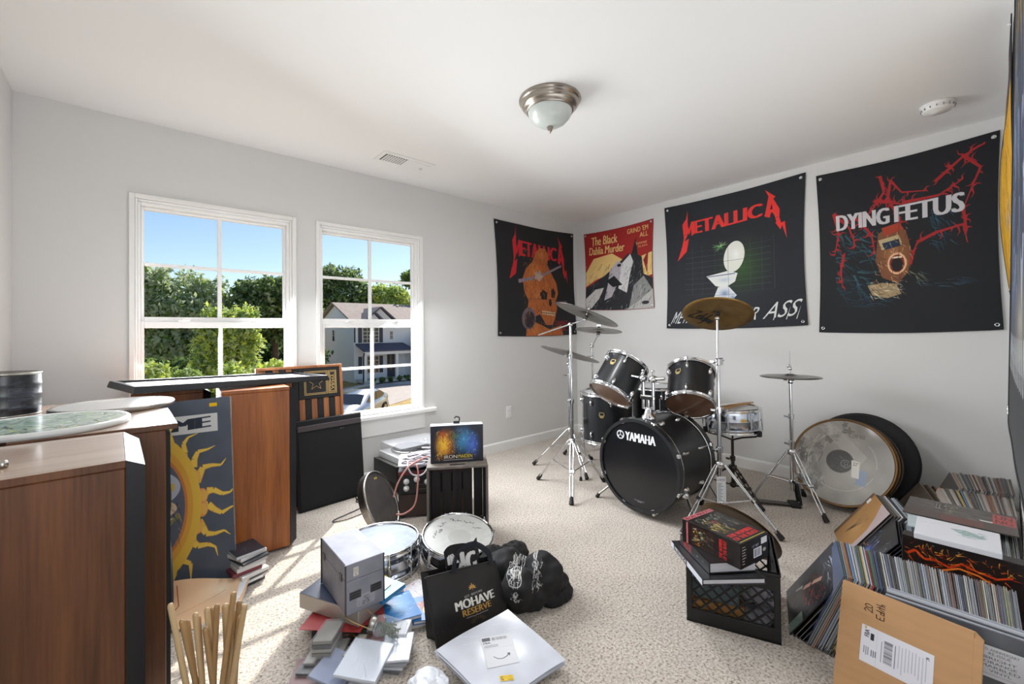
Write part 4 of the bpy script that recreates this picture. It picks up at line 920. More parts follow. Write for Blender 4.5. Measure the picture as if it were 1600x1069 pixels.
def art_d():
    c = Cv(720, 720, '#0c0f16')
    c.hatch(90, (.10, .46, .36, .84), ['#15343d', '#1d4a55', '#0f2a35', '#2c5f6a'], (.004, .016), (.06, .16), (-20, 70), .8, 3); c.hatch(60, (.13, .80, .45, .93), ['#12303e', '#18435a', '#0c2230'], (.003, .008), (.06, .14), (-10, 20), .8, 4)
    c.hatch(36, (.66, .40, .78, .60), ['#16455a', '#1c5e74'], (.003, .008), (.03, .08), (20, 80), .8, 5); c.hatch(14, (.60, .79, .84, .84), ['#24506a', '#3a6c86'], (.002, .004), (.05, .12), (0, 10), .8, 6)
    dr = '#a31a1e'
    rg = random.Random(3)
    for k, P in enumerate([[(.10, .34), (.13, .47), (.10, .60)], [(.10, .34), (.20, .44), (.24, .56)], [(.24, .38), (.34, .50), (.36, .62)], [(.40, .16), (.42, .26), (.34, .36), (.24, .44)], [(.44, .30), (.46, .20), (.52, .28), (.66, .30)], [(.44, .30), (.50, .42), (.55, .66)], [(.52, .34), (.72, .34), (.84, .28)], [(.70, .26), (.84, .16), (.94, .12)], [(.84, .16), (.92, .24), (.84, .44)], [(.60, .58), (.70, .54), (.84, .52), (.86, .62)], [(.84, .44), (.86, .56)], [(.56, .70), (.60, .58)], [(.16, .60), (.14, .70), (.15, .80)], [(.36, .30), (.56, .36)]]):
        spiky(c, P, .020, dr, k, 12, .06)
    # a wide-open mouth in shadow
    sk, dk = '#c28a5a', '#5a2c18'
    c.poly([(.38, .50), (.46, .46), (.54, .50), (.57, .62), (.55, .74), (.49, .80), (.40, .76), (.36, .66)], '#7a4a2c'); c.glow(.47, .64, .10, .14, sk, .8); c.poly([(.38, .54), (.50, .52), (.52, .58), (.40, .60)], '#b9a77e'); c.poly([(.40, .56), (.50, .545), (.51, .585), (.42, .60)], '#1b2d44')
    c.ell(.487, .685, .055, .062, '#e2b48a'); c.ell(.487, .685, .044, .050, '#7c2318'); c.ell(.487, .692, .034, .038, '#160606'); c.rect(.46, .645, .515, .655, '#e9dfc2')
    c.poly([(.31, .80), (.40, .79), (.48, .80), (.51, .86), (.43, .88), (.34, .86)], '#a08a68'); c.hatch(60, (.31, .78, .51, .88), ['#d9c49a', '#4a3a2a', '#efe0c0'], (.002, .005), (.02, .05), (-10, 60), .8, 9); c.hatch(90, (.34, .46, .57, .80), ['#e8b078', '#3a1a0e', '#f2d2a2', '#1a0d08'], (.002, .005), (.015, .05), (20, 120), .7, 10)
    c.poly([(.40, .47), (.50, .45), (.53, .49), (.42, .52)], '#a53a22'); c.hatch(8, (.55, .72, .64, .80), ['#7d8668', '#35505a'], (.004, .008), (.05, .09), (20, 70), .8, 11)
    c.a = np.concatenate([c.a[int(c.h*.08):], c.a[-int(c.h*.08):]*0+np.array(hexc('#0c0f16'))])
    c.text('DYING', 0, 0, 1, 1, '#c9c6ca', bold=.11, quad=[(.115, .275), (.45, .272), (.45, .368), (.115, .372)]); c.text('FETUS', 0, 0, 1, 1, '#c9c6ca', bold=.11, quad=[(.475, .272), (.85, .268), (.85, .372), (.475, .368)])
    for v in (.25, .5, .75): c.rect(0, v, 1, v+.0015, '#141824')
    c.rect(.5, 0, .5015, 1, '#141824')
    return c.mat('flag_art_black_red', .7)
def art_e():
    c = Cv(360, 360, '#4a4043'); c.poly([(0, .26), (.6, .3), (1, .2), (1, 1), (0, 1)], '#d9a21e')
    c.glow(.5, .22, .2, .16, '#f0bb2c', 1); c.glow(.3, .5, .3, .2, '#f2c63e', .9)
    c.hatch(240, (0, .25, 1, 1), ['#6d4a12', '#3a2a16', '#f6d878', '#8a6a1e', '#2a241c'], (.004, .014), (.05, .16), (30, 150), .8, 5); c.hatch(26, (.5, .62, .8, .72), ['#3c4f86', '#8f9cc6'], (.006, .014), (.05, .1), (60, 120), .8, 6); c.hatch(14, (.2, .1, .9, .18), ['#7e1a1a'], (.006, .012), (.05, .1), (0, 60), .8, 7)
    return c.mat('flag_art_yellow', .75)
def art_f():
    c = Cv(360, 520, '#22262c')
    for k in range(14): spiky(c, [(random.uniform(.05, .95), random.uniform(.06, .24)), (random.uniform(.05, .95), random.uniform(.1, .3))], .03, '#c01f2a', k, 10, .09)
    c.hatch(220, (0, .42, 1, .78), ['#234a8a', '#5f86c4', '#101a30', '#c9d4e6', '#14284e'], (.006, .02), (.06, .18), (50, 130), .8, 5)
    c.hatch(60, (.0, .30, 1, .46), ['#b98a3a', '#e2b24a', '#3a2c1a'], (.006, .016), (.05, .14), (40, 140), .8, 6); c.glow(.6, .82, .5, .14, '#8a8378', 1)
    c.rect(0, .88, 1, 1, '#101114')
    for k in range(16): c.line([(.04+k*.06, .90), (.06+k*.06, .84), (.03+k*.06+.03, .88)], .012, '#d9dcda', w2=.002)
    return c.mat('flag_art_blue_red', .75)

def flag(name, label, P, art, back, amp=.012, seed=0, bulge=(0, 0, 0), grom=True, base=.006):
    """P = the four corners tl, tr, br, bl in world space; wall normal from the order"""
    tl, tr, br, bl = [Vector(p) for p in P]; ctr = (tl+tr+br+bl)/4; n = (tr-tl).cross(tl-bl).normalized()
    t = thing(name, label, 'flag', ctr); rg = random.Random(seed); ph = [rg.uniform(0, 6) for _ in range(4)]
    def off(u, v):
        e = 4*v*(1-v)
        hang = math.sin(PI*u)
        return base+amp*(.55+.25*math.sin(5*u+ph[0]+2*v)+.20*math.sin(9*u+ph[1]-3*v)+.12*math.sin(14*(u-v)+ph[2]))*(.25+.75*min(1, 3*min(u, 1-u)+v*.6))+(bulge[0]*v+bulge[1]*math.sin(PI*v))*(1-bulge[2]*u)
    def S(u, v, d=0):
        p = (tl*(1-u)+tr*u)*(1-v)+(bl*(1-u)+br*u)*v
        p = p-(tl-bl).normalized()*(.018*math.sin(PI*u)*(1-v)**2)-(tl-bl).normalized()*(.012*math.sin(PI*u)*v)
        inn = (ctr-p); inn -= (tl-bl).normalized()*inn.dot((tl-bl).normalized()); p += inn*.035*math.sin(PI*v)
        return p+n*(off(u, v)+d)-ctr
    MB().sheet(lambda u, v: S(u, v), 40, 40).build('printed_cloth', art, t)
    m = MB(); b = MB().sheet(lambda u, v: S(1-u, v, -.0012), 24, 24); b.uv = {}; b.build('backing', back, t)
    e = []
    for k in range(25): e.append(S(k/24, 0))
    for k in range(1, 25): e.append(S(1, k/24))
    for k in range(1, 25): e.append(S(1-k/24, 1))
    for k in range(1, 24): e.append(S(0, 1-k/24))
    m = MB(); m.tube(e+[e[0], e[1]], .0022, 5); m.build('hem', back, t)
    if grom:
        for (u, v) in ((.025, .025), (.975, .025), (.975, .975), (.025, .975)):
            p = S(u, v, .001); M = frame(p, p+n)[0]
            g = MB().lathe([(.006, 0), (.012, 0), (.012, .002), (.006, .003)], 16, M, closed=True); go = g.build('grommet', CHROME, t)
            if v < .5: MB().lathe([(0, .009), (.005, .007), (.006, .004), (.002, .003), (.002, -.003)], 10, M).build('push_pin', TRIM, go)
    return t
FB = pm('black_flag_cloth', '#17181c', .85); FR = pm('red_flag_cloth', '#8f1e1c', .85)
flag('band_flag', 'black flag with an orange skull-like picture on the window wall', [(-1.238, 0, 2.302), (-.05, 0, 2.318), (.0-.012, 0, 1.146), (-1.205, 0, 1.143)], art_a(), FB, .012, 1)
flag('band_flag', 'small red and cream flag in the far corner', [(0, -.135, 2.293), (0, -1.016, 2.298), (0, -1.015, 1.406), (0, -.150, 1.426)], art_b(), FR, .012, 2)
flag('band_flag', 'black flag with red logo, pale vase shape and green glow', [(0, -1.142, 2.373), (0, -2.317, 2.389), (0, -2.315, 1.21), (0, -1.149, 1.20)], art_c(), FB, .014, 3)
flag('band_flag', 'black flag with grey block letters over thorny red lines', [(0, -2.387, 2.339), (0, -3.309, 2.359), (0, -3.304, 1.165), (0, -2.388, 1.155)], art_d(), FB, .010, 4)
flag('band_flag', 'yellow and brown picture flag hanging edge-on at the right, farther one', [(-.42, YN, 2.39), (-1.36, YN, 2.39), (-1.36, YN, 1.35), (-.42, YN, 1.35)], art_e(), FB, .006, 5, bulge=(.010, .036, .85), base=.004)
flag('band_flag', 'blue, red and black flag at the right picture edge, nearer one', [(-2.22, YN, 2.40), (-3.2, YN, 2.40), (-3.2, YN, .94), (-2.22, YN, .94)], art_f(), FB, .003, 6, bulge=(.036, 0, .3), base=.004)

# ---------------------------------------------------------------- speakers and things on them
WALN = wood('walnut_veneer', '#361c0c', '#6d4224', .42, 2, 1.0)
WALN2 = wood('teak_veneer', '#683310', '#b26a32', .36, 2, 1.0)
SPF = pm('speaker_black', '#14161b', .45)
TOPW = wood('window_lit_walnut_top', '#7a5a44', '#b39780', .3, 0, 1.0, coat=1.0)  # walnut made paler: window light on the tops is put into the colour
GREY = pm('grey_cone', '#2b2c2e', .6)
def speaker(label, loc, rz, L, Wd, Hh, mat, front='chamfer', top_over=0.0):
    """front faces local +x"""
    t = thing('floor_speaker', label, 'speaker', loc, (rz, 0, 0)); x = L/2
    fd = .035 if front == 'chamfer' else .0
    m = MB(); m.bx(-x, x-fd, -Wd/2, Wd/2, .015, Hh-.018, b=.003); m.build('cabinet', mat, t)
    m = MB(); m.bx(-x-.0, x-fd+top_over, -Wd/2-.001, Wd/2+.001, Hh-.018, Hh-.001, b=.002); m.build('top_board', mat, t); m = MB(); m.bx(-x+.001, x-fd+top_over-.001, -Wd/2+.0005, Wd/2-.0005, Hh-.001, Hh); m.build('top_veneer', TOPW if mat is WALN else mat, t)  # walnut cabinets get the top skin with window light in its colour
    m = MB(); m.bx(-x+.02, x-.05, -Wd/2+.03, Wd/2-.03, 0, .015); m.build('plinth', BLACKM, t)
    if front == 'chamfer':
        y = Wd/2; k = .022; x1 = x-fd; m = MB(); ys = (-y, y); z0, z1 = .015, Hh
        o = [(x1, -y, z0), (x1, y, z0), (x1, y, z1), (x1, -y, z1)]; i = [(x, -y+k, z0+k), (x, y-k, z0+k), (x, y-k, z1-k), (x, -y+k, z1-k)]; j = [(x, -y+k+.02, z0+k+.02), (x, y-k-.02, z0+k+.02), (x, y-k-.02, z1-k-.02), (x, -y+k+.02, z1-k-.02)]; q = [(x-.02, p[1], p[2]) for p in j]
        m.add(o+i+j+q, [(k_, (k_+1) % 4, 4+(k_+1) % 4, 4+k_) for k_ in range(4)]+[(4+k_, 4+(k_+1) % 4, 8+(k_+1) % 4, 8+k_) for k_ in range(4)]+[(8+k_, 8+(k_+1) % 4, 12+(k_+1) % 4, 12+k_) for k_ in range(4)]+[(0, 3, 2, 1)])
        m.build('front_frame', SPF, t); m = MB(); m.bx(x-.030, x-.018, -y+k+.02, y-k-.02, z0+k+.02, z1-k-.02); m.build('grille_cloth', pm('grille_cloth', '#1c1b1a', .9, bump=.3, bscale=900), t)
    else:
        m = MB(); m.bx(x, x+.012, -Wd/2+.018, Wd/2-.018, .03, Hh-.03); m.build('baffle', BLACKM, t)
        for z, r in ((.30, .15), (.62, .065), (.77, .035)):
            m = MB(); m.lathe([(r, 0), (r+.012, .002), (r+.008, .010), (r*.96, .008), (r*.86, .002), (r*.30, -.004 if r < .1 else .0), (r*.28, .004), (0, .008)], 32, T(x+.012, 0, z) @ E(0, 90)); m.build('driver', GREY, t)
    return t
speaker('nearest walnut floor speaker with a black front edge, at the left picture edge', (-4.063, -1.755, 0), 1.5, .35, .405, .897, WALN)
speaker('second walnut floor speaker from the left, just behind the front one', (-4.0, -1.30, 0), 1.0, .34, .41, .897, WALN, 'bare', .030)
speaker('walnut speaker at the left wall carrying the round tin', (-4.17, -.86, 0), 0, .34, .41, .897, WALN, 'bare')
speaker('teak speaker under the left end of the black grille frame', (-3.755, -.235, 0), 0, .33, .40, .893, WALN2)
speaker('teak speaker standing right of the sun poster', (-3.385, -.475, 0), -3.5, .35, .40, .893, WALN2)
# loose grille frame across the two teak speakers
t = thing('speaker_grille', 'long black grille lying across the tops of two teak speakers', 'speaker grille', (-3.49, -.37, .905), (14, 2, .5))
L_, W_ = .97, .42
m = MB(); o = [(-L_/2, -W_/2, 0), (L_/2, -W_/2, 0), (L_/2, W_/2, 0), (-L_/2, W_/2, 0)]; k = .007; i = [(x*(1-2*k/L_), y*(1-2*k/W_), .032) for x, y, _ in o]; i2 = [(x*(1-2*(k+.022)/L_), y*(1-2*(k+.022)/W_), .032) for x, y, _ in o]; i3 = [(a, b, .016) for a, b, _ in i2]; o2 = [(a, b, 0.006) for a, b, _ in o]
m.add(o+o2+i+i2+i3, [(3, 2, 1, 0)]+[(s*4+q, s*4+(q+1) % 4, s*4+4+(q+1) % 4, s*4+4+q) for s in range(4) for q in range(4)]); m.build('frame', SPF, t)
m = MB(); m.flat(L_-.1, W_-.1, T(0, 0, .022)); m.build('grille_back', pm('grille_back_pale', '#c9c7c2', .8), t, 'pale back board of the grille')
# shrink-wrapped heads, tin and drum key on the speakers
c = Cv(360, 360, '#8fa59a'); c.hatch(420, (0, 0, 1, 1), ['#3f7a5e', '#c9d6cc', '#1c2a22', '#7fae92', '#b9c47a', '#e9ece8', '#52685c'], (.006, .03), (.05, .22), (0, 180), .8, 7); c.hatch(80, (.1, .72, .9, 1), ['#14190f', '#d9cf5a', '#2c331a'], (.008, .02), (.04, .12), (20, 150), .9, 8)
t = thing('picture_drumhead', 'round drumhead printed with green artwork lying on the second walnut speaker', 'drumhead', (-4.122, -1.298, .898))
MB().lathe([(.180, .0), (.209, .0), (.209, .014), (.204, .018), (.195, .018), (.180, .010)], 64, closed=True).build('rim', pm('pale_rim', '#cfd0ce', .35), t)
m = MB(); m.disc(.197, .016, 64, uv=True); m.build('printed_film', c.mat('green_head_print', .2, coat=.6), t)
t = thing('clear_drumhead', 'round drumhead in clear wrap behind the green printed one', 'drumhead', (-3.962, -.948, .898))
MB().lathe([(.165, .0), (.188, .0), (.188, .014), (.184, .018), (.175, .018), (.165, .010)], 64, closed=True).build('rim', STEEL, t)
c = Cv(200, 200, '#b9bab8'); c.hatch(90, (0, 0, 1, 1), ['#e8eaec', '#9a9a98', '#d0d2d4'], (.004, .02), (.1, .3), (-10, 40), .5, 4)
m = MB(); m.disc(.177, .016, 64, uv=True); m.build('film', c.mat('clear_head', .12, coat=.8), t)
c = Cv(512, 200, '#14161d'); c.hatch(160, (0, 0, 1, 1), ['#2c3a4c', '#0c0d12', '#3a4a44', '#20262e'], (.006, .02), (.03, .12), (0, 180), .7, 3)
for k in range(16): c.rect(.12, .34+k*.032, .12+random.uniform(.05, .16), .348+k*.032, '#7d86a0', .7)
c.ell(.62, .70, .045, .09, '#cfd2c6', wob=.2); c.hatch(30, (.58, .3, .68, .65), ['#4f8a74', '#9ec9b2', '#d9cc66'], (.004, .01), (.03, .1), (60, 120), .8, 5); c.hatch(20, (.72, .05, .84, .4), ['#c9b84a', '#e2d98a'], (.004, .01), (.03, .09), (60, 120), .8, 6); c.rect(.298, 0, .302, 1, '#262b36')
t = thing('round_tin', 'round ribbed metal tin with dark printed label on the walnut speaker', 'tin', (-4.263, -.881, .897))
m = MB(); n_ = 48; prof = [(.092, .004), (.093, .03), (.0945, .035), (.093, .04), (.093, .072), (.0945, .077), (.093, .082), (.093, .112), (.0945, .117), (.093, .122), (.092, .152)]
vs = [(r*math.cos(2*PI*k/n_), r*math.sin(2*PI*k/n_), z) for r, z in prof for k in range(n_)]; fs = []; uv = []
for j in range(len(prof)-1):
    for k in range(n_): fs.append((j*n_+k, j*n_+(k+1) % n_, (j+1)*n_+(k+1) % n_, (j+1)*n_+k)); z0, z1 = prof[j][1]/.156, prof[j+1][1]/.156; uv.append([(k/n_, z0), ((k+1)/n_, z0), ((k+1)/n_, z1), (k/n_, z1)])
m.add(vs, fs, 0, E(-120), uvs=uv, smooth=True); m.build('can_body', c.mat('tin_label', .35, coat=.3), t)
MB().lathe([(.086, .150), (.092, .150), (.095, .153), (.095, .158), (.091, .159), (.088, .152), (0, .152)], 48).build('lid', STEEL, t); MB().lathe([(0, .001), (.090, 0), (.094, .003), (.092, .007)], 48).build('base_rim', STEEL, t)
m = MB(); m.cyl((0, 0, .006), (.05, 0, .006), .006, n=12); m.lathe([(0, -.008), (.009, -.006), (.009, .006), (0, .008)], 12, T(.05, 0, .006) @ E(0, 90)); o = m.build('drum_key', STEEL); tag(o, 'small steel rod lying on top of the front walnut speaker', 'drum key', (-4.165, -1.862, .8985), (30, 0, 0))

# ---------------------------------------------------------------- poster, boards and discs along the speakers
c = Cv(600, 900, '#5b636f'); c.noise(.05, 90, 3)
c.rect(.05, .085, .90, .185, '#dcdcda'); c.text('ME', .56, .105, .86, .165, '#39404c', bold=.12, quad=[(.55, .108), (.85, .098), (.85, .158), (.55, .168)])
cx, cy_ = .36, .56; rg = random.Random(6)
for k in range(22):                                                        # wavy flames around a plain sun
    a = R(-90+360*k/22+rg.uniform(-5, 5)); ca, sa = math.cos(a), math.sin(a)*600/900; px_, py_ = -math.sin(a), math.cos(a)*600/900
    for w_, col in ((.075, '#f0b45a'), (.055, '#f6d25e')):
        pts = [(cx+ca*q+px_*.035*math.sin(q*26+k), cy_+sa*q+py_*.035*math.sin(q*26+k)) for q in (.40, .45, .50, .56, .62, .68)]; c.line(pts, w_, col, w2=.004)
    c.ell(cx+ca*.41, cy_+sa*.41, .042, .042, '#eda06a'); c.ell(cx+ca*.42, cy_+sa*.42, .03, .03, '#f3bd62')
c.ell(cx, cy_, .40, .40, '#f2c755'); c.ell(cx, cy_, .34, .34, '#eeb04e'); c.ell(cx, cy_, .30, .30, '#d98a55'); c.ell(cx, cy_, .28, .28, '#6a7080')
c.ell(cx, cy_-.10, .25, .10, '#c9cede'); 
for k in range(8): c.ell(cx-.2+k*.055, cy_-.12+.02*math.sin(k*2), .024, .022, '#e9c765')
c.ell(cx+.06, cy_+.01, .16, .05, '#e8d2b4'); c.ell(cx+.07, cy_+.01, .045, .045, '#6f83a8'); c.ell(cx+.07, cy_+.01, .02, .02, '#20242c')
c.poly([(cx-.1, cy_+.07), (cx+.22, cy_+.06), (cx+.1, cy_+.16), (cx-.06, cy_+.18)], '#d8d2b6'); c.line([(cx+.24, cy_+.05), (cx+.02, cy_+.17)], .03, '#8a8f5c'); c.hatch(60, (cx-.2, cy_-.02, cx+.24, cy_+.18), ['#2a2d36', '#e6b088', '#5c6270'], (.003, .008), (.04, .10), (20, 160), .8, 3)
c.rect(.84, .028, .90, .048, '#f0c01c')
POST = c.mat('sun_poster_print', .25, coat=.7)
t = thing('sun_poster', 'shrink-wrapped poster of a flaming sun on grey leaning on the speakers', 'poster', (-3.793, -.765, .006), (-25, -3.5, -6.3))
m = MB(); m.bx(-.275, .275, .002, .010, 0, .865); m.build('backing_board', pm('poster_board', '#30343c', .7), t); m = MB(); m.panel(.55, .865, T(0, .0005, 0)); m.build('poster_print', POST, t)
m = MB(); m.tube([(.276, .004, .0), (.276, .004, .865)], .004, 6); m.tube([(-.275, .004, .003), (.275, .004, .003)], .003, 6); m.build('wrap_edge', CLEAR, t)['kind'] = 'stuff'
c = Cv(300, 200, '#e6bd95'); c.glow(.75, .2, .3, .4, '#f6e2c8', 1); c.glow(.25, .3, .25, .4, '#cc8b6c', .9); c.glow(.15, .8, .3, .3, '#b9b2bd', 1); c.line([(.3, .1), (.42, .5), (.36, .9)], .01, '#9a5a3c'); c.line([(.45, .7), (.8, .2)], .004, '#b98a64')
t = thing('curled_print', 'peach coloured print curling on the carpet below the sun poster', 'poster', (-3.735, -.985, .002), (-25, 0, 0))
def curl(u, v): y = (v-.5)*-.26; return Vector(((u-.5)*.40, y, .004+.06*(1-v)**2.0*(1 if u < .93 else .85)+.015*math.sin(u*5)))
m = MB().sheet(curl, 20, 14); m.build('printed_sheet', c.mat('peach_print', .5), t); m = MB().sheet(lambda u, v: curl(1-u, v)-Vector((0, 0, .002)), 12, 10); m.uv = {}; m.build('sheet_back', WHITE, t)
# stack of magazines and discs at the foot of the teak speaker
DISC_COL = ['#2a2b33', '#e6e6e8', '#46505c', '#d9d8d6', '#7c2d38', '#e2e2e4', '#c8cbd0', '#33373f', '#dedee0', '#b8bcc4']
CDC = {}
def cdmat(h): 
    if h not in CDC: CDC[h] = pm('disc_case_'+h[1:], h, .35, coat=.4)
    return CDC[h]
def cdcase(name, label, loc, rot, l, w, h, col, group=None, cat='disc case', cover=None, jewel=True):
    t = thing(name, label, cat, loc, rot, group)
    if jewel:
        m = MB(); m.box(l, w, h, b=.0008); m.build('case', CLEAR, t); m = MB(); m.box(l-.008, w-.006, h*.7, T(0, 0, h*.15)); m.build('tray', cdmat(col), t)
        if cover is not None: m = MB(); m.flat(l-.010, w-.008, T(0, 0, h*.87)); m.build('cover_print', cover, t)
    else:
        m = MB(); m.box(l, w, h, b=.001); m.build('sleeve', cdmat(col), t)
        m = MB(); m.bx(-l/2+.004, l/2+.001, -w/2+.003, w/2-.003, h*.25, h*.75); m.build('pages', PAGES, t)
        if cover is not None: m = MB(); m.flat(l-.002, w-.002, T(0, 0, h+.0003)); m.build('cover_print', cover, t)
    return t
z = .001; rg = random.Random(12)
LB = ['bottom item', 'second item from the bottom', 'third item from the bottom', 'fourth item from the bottom', 'fifth item from the bottom', 'middle item', 'fourth item from the top', 'third item from the top', 'white second item from the top', 'dark-covered top item']
for k in range(10):
    h = rg.choice((.013, .016, .018, .012)); c = None
    if k == 9: cv = Cv(128, 128, '#262a34'); cv.hatch(30, (.2, .3, .8, .8), ['#4a5160', '#15171d', '#7d8596'], (.01, .03), (.1, .3), (0, 180), .8, 4); c = cv.mat('top_magazine_print', .35)
    cdcase('magazine', LB[k]+' of the leaning pile by the teak speaker', (-3.505+rg.uniform(-.012, .012), -.868+rg.uniform(-.012, .012), z), (rg.uniform(8, 34), 0, 0), .125, .15, h, DISC_COL[k % 10], 'stack of magazines and discs by the teak speaker', 'magazine', c, jewel=False)
    z += h+.0015
# flag board: wooden pallet flag with a gold star panel
DW = pm('board_black', '#16161a', .6); DW2 = wood('stained_plank', '#7a4524', '#b9794a', .5, 2, 2.0)
t = thing('flag_board', 'wooden flag board with gold star panel standing behind the black fabric panel', 'wall board', (-3.03, -.155, 0), (1.5, 0, -5.5))
w_, hh = .56, .965; x0 = -w_/2
m = MB(); m.bx(-w_/2, w_/2, .012, .02, 0, hh-.01); m.build('back_board', DW, t)
for (a, b, cc, d) in ((-w_/2, -w_/2+.018, 0, hh), (w_/2-.018, w_/2, 0, hh), (-w_/2+.018, w_/2-.018, hh-.018, hh), (-w_/2+.018, w_/2-.018, 0, .018)):
    m = MB(); m.bx(a, b, -.012, .022, cc, d, b=.002); m.build('frame_rail', DW2, t)
n_ = 13; pw = (w_-.036)/n_
for k in range(n_):
    lo = .02; hi = hh-.02 if k < 6 else hh-.235
    m = MB(); m.bx(-w_/2+.018+k*pw+.001, -w_/2+.018+(k+1)*pw-.001, -.004, .012, lo, hi, b=.0015); m.build('plank', DW2 if k % 2 == 0 else DW, t)
cx0, cx1, cz0, cz1 = w_/2-.018-pw*7, w_/2-.018, hh-.233, hh-.018
m = MB(); m.bx(cx0, cx1, -.007, .012, cz0, cz1, b=.001); m.build('star_panel', DW, t)
GOLD = pm('gold_paint', '#c9a96a', .5)
def bars(mb, x0, x1, z0, z1, wd, y=-.009):
    for q in ((x0, x1, z0, z0+wd), (x0, x1, z1-wd, z1), (x0, x0+wd, z0, z1), (x1-wd, x1, z0, z1)): mb.bx(q[0], q[1], y, y+.002, q[2], q[3])
g = MB(); sx = cx0+.035; bars(g, sx, sx+.16, cz0+.025, cz1-.025, .004); bars(g, sx+.009, sx+.151, cz0+.034, cz1-.034, .003); bars(g, sx+.166, sx+.222, cz0+.025, cz1-.025, .004); bars(g, sx+.174, sx+.214, cz0+.034, cz1-.034, .003)
for k in range(4): bars(g, sx+.180, sx+.208, cz0+.040+k*.031, cz0+.066+k*.031, .003)
st = []
for k in range(10): a = PI/2+k*PI/5; q = .054 if k % 2 == 0 else .022; st.append((sx+.08+q*math.cos(a), (cz0+cz1)/2+q*math.sin(a)))
for k in range(10): 
    a, b = st[k], st[(k+1) % 10]; d = Vector((b[0]-a[0], b[1]-a[1])); n = Vector((-d.y, d.x)).normalized()*.002
    g.add([(a[0]-n.x, -.009, a[1]-n.y), (b[0]-n.x, -.009, b[1]-n.y), (b[0]+n.x, -.009, b[1]+n.y), (a[0]+n.x, -.009, a[1]+n.y)], [(0, 1, 2, 3), (3, 2, 1, 0)])
g.build('star_emblem', GOLD, t)['kind'] = 'stuff'
c = Cv(128, 64, '#16161a'); c.text('ARMY', .05, .1, .95, .9, '#c9a96a', bold=.03)
m = MB(); m.add([(sx+.206, -.0095, cz0+.045), (sx+.206, -.0095, cz1-.045), (sx+.182, -.0095, cz1-.045), (sx+.182, -.0095, cz0+.045)], [(0, 3, 2, 1)], uvs=[[(0, 1), (0, 0), (1, 0), (1, 1)]]); m.build('lettering', c.mat('army_letters', .6), t)
# black fabric panel
t = thing('fabric_panel', 'black fabric covered panel leaning on the wall below the window', 'panel', (-2.862, -.215, 0), (5.5, 0, -5.8))
FAB = pm('black_fabric', '#131417', .8, bump=.3, bscale=700)
m = MB(); m.bx(-.232, .232, 0, .032, 0, .60, b=.006); m.build('panel_body', FAB, t)
m = MB(); m.sheet(lambda u, v: Vector(((u-.5)*.44, -.0035-.0035*abs(math.sin(u*7+v*3)*math.sin(v*5)), .015+(1-v)*.50)), 20, 20); m.uv = {}; m.build('fabric_cover', FAB, t)
m = MB(); m.bx(-.222, .222, -.006, 0, .525, .562, b=.002); m.build('brown_band', pm('brown_band', '#4a4244', .7), t)
for x in (.07, .078, .09): m = MB(); m.cyl((x, -.006, .508), (x, -.001, .508), .0022, n=6); m.build('rivet', STEEL, t)
# ---------------------------------------------------------------- hi-fi, amp and cables under the window
SILVER = pm('silver_plastic', '#b9b9ba', .35, .3)
t = thing('receiver', 'black and grey receiver under the turntable at the wall', 'receiver', (-2.27, -.235, .10), (2, 0, 0))
MB().box(.46, .36, .118, b=.003).build('case', pm('receiver_grey', '#6d6a66', .5), t)
m = MB()
for a, b, cc, d in ((-.232, .232, -.183, -.179), (-.232, -.228, -.182, .182)): m.bx(a, b, cc, d, 0, .12)
m.build('edge_strip', BLACK, t)['kind'] = 'stuff'
m = MB(); m.bx(-.22, .22, -.17, .17, .1185, .121); m.build('top_plate', pm('receiver_top', '#3c3936', .5), t)
t = thing('cabinet_box', 'low dark box on the carpet carrying the receiver at the wall', 'box', (-2.25, -.225, .001), (2, 0, 0)); MB().box(.40, .32, .097, b=.003).build('carcass', DW, t); m = MB(); m.bx(-.18, .18, -.164, -.161, .015, .085); m.build('front_panel', BLACKM, t)
t = thing('turntable', 'silver turntable with clear dust cover left of the boxed picture', 'turntable', (-2.255, -.245, .2225), (2, 0, 0))
MB().box(.43, .34, .05, b=.004).build('plinth', SILVER, t)
m = MB(); m.bx(-.215, .215, -.1715, -.170, .012, .034); m.build('front_strip', pm('tt_front', '#77736d', .4), t)
MB().lathe([(0, .050), (.02, .052), (.15, .052), (.152, .056), (.152, .068), (.148, .071), (0, .071)], 48, T(-.03, 0, 0)).build('platter', STEEL, t)
MB().lathe([(.0, .0715), (.140, .0715), (.140, .074), (0, .074)], 48, T(-.03, 0, 0)).build('platter_mat', BLACKM, t)
m = MB(); m.tube(curve_pts([(.17, .10, .085), (.16, 0, .085), (.13, -.09, .082)], 5), .005, 8); m.lathe([(0, .05), (.022, .05), (.022, .08), (.012, .09), (0, .092)], 16, T(.17, .11, 0)); m.build('tone_arm', CHROME, t)
m = MB(); hh = .115
m.bx(-.205, .205, -.160, -.157, .051, hh); m.bx(-.205, .205, .157, .160, .051, hh); m.bx(-.205, -.202, -.157, .157, .051, hh); m.bx(.202, .205, -.157, .157, .051, hh); m.bx(-.205, .205, -.160, .160, hh, hh+.003); m.build('dust_cover', film('smoky_cover', '#c9cace', .12, .06, .35), t)
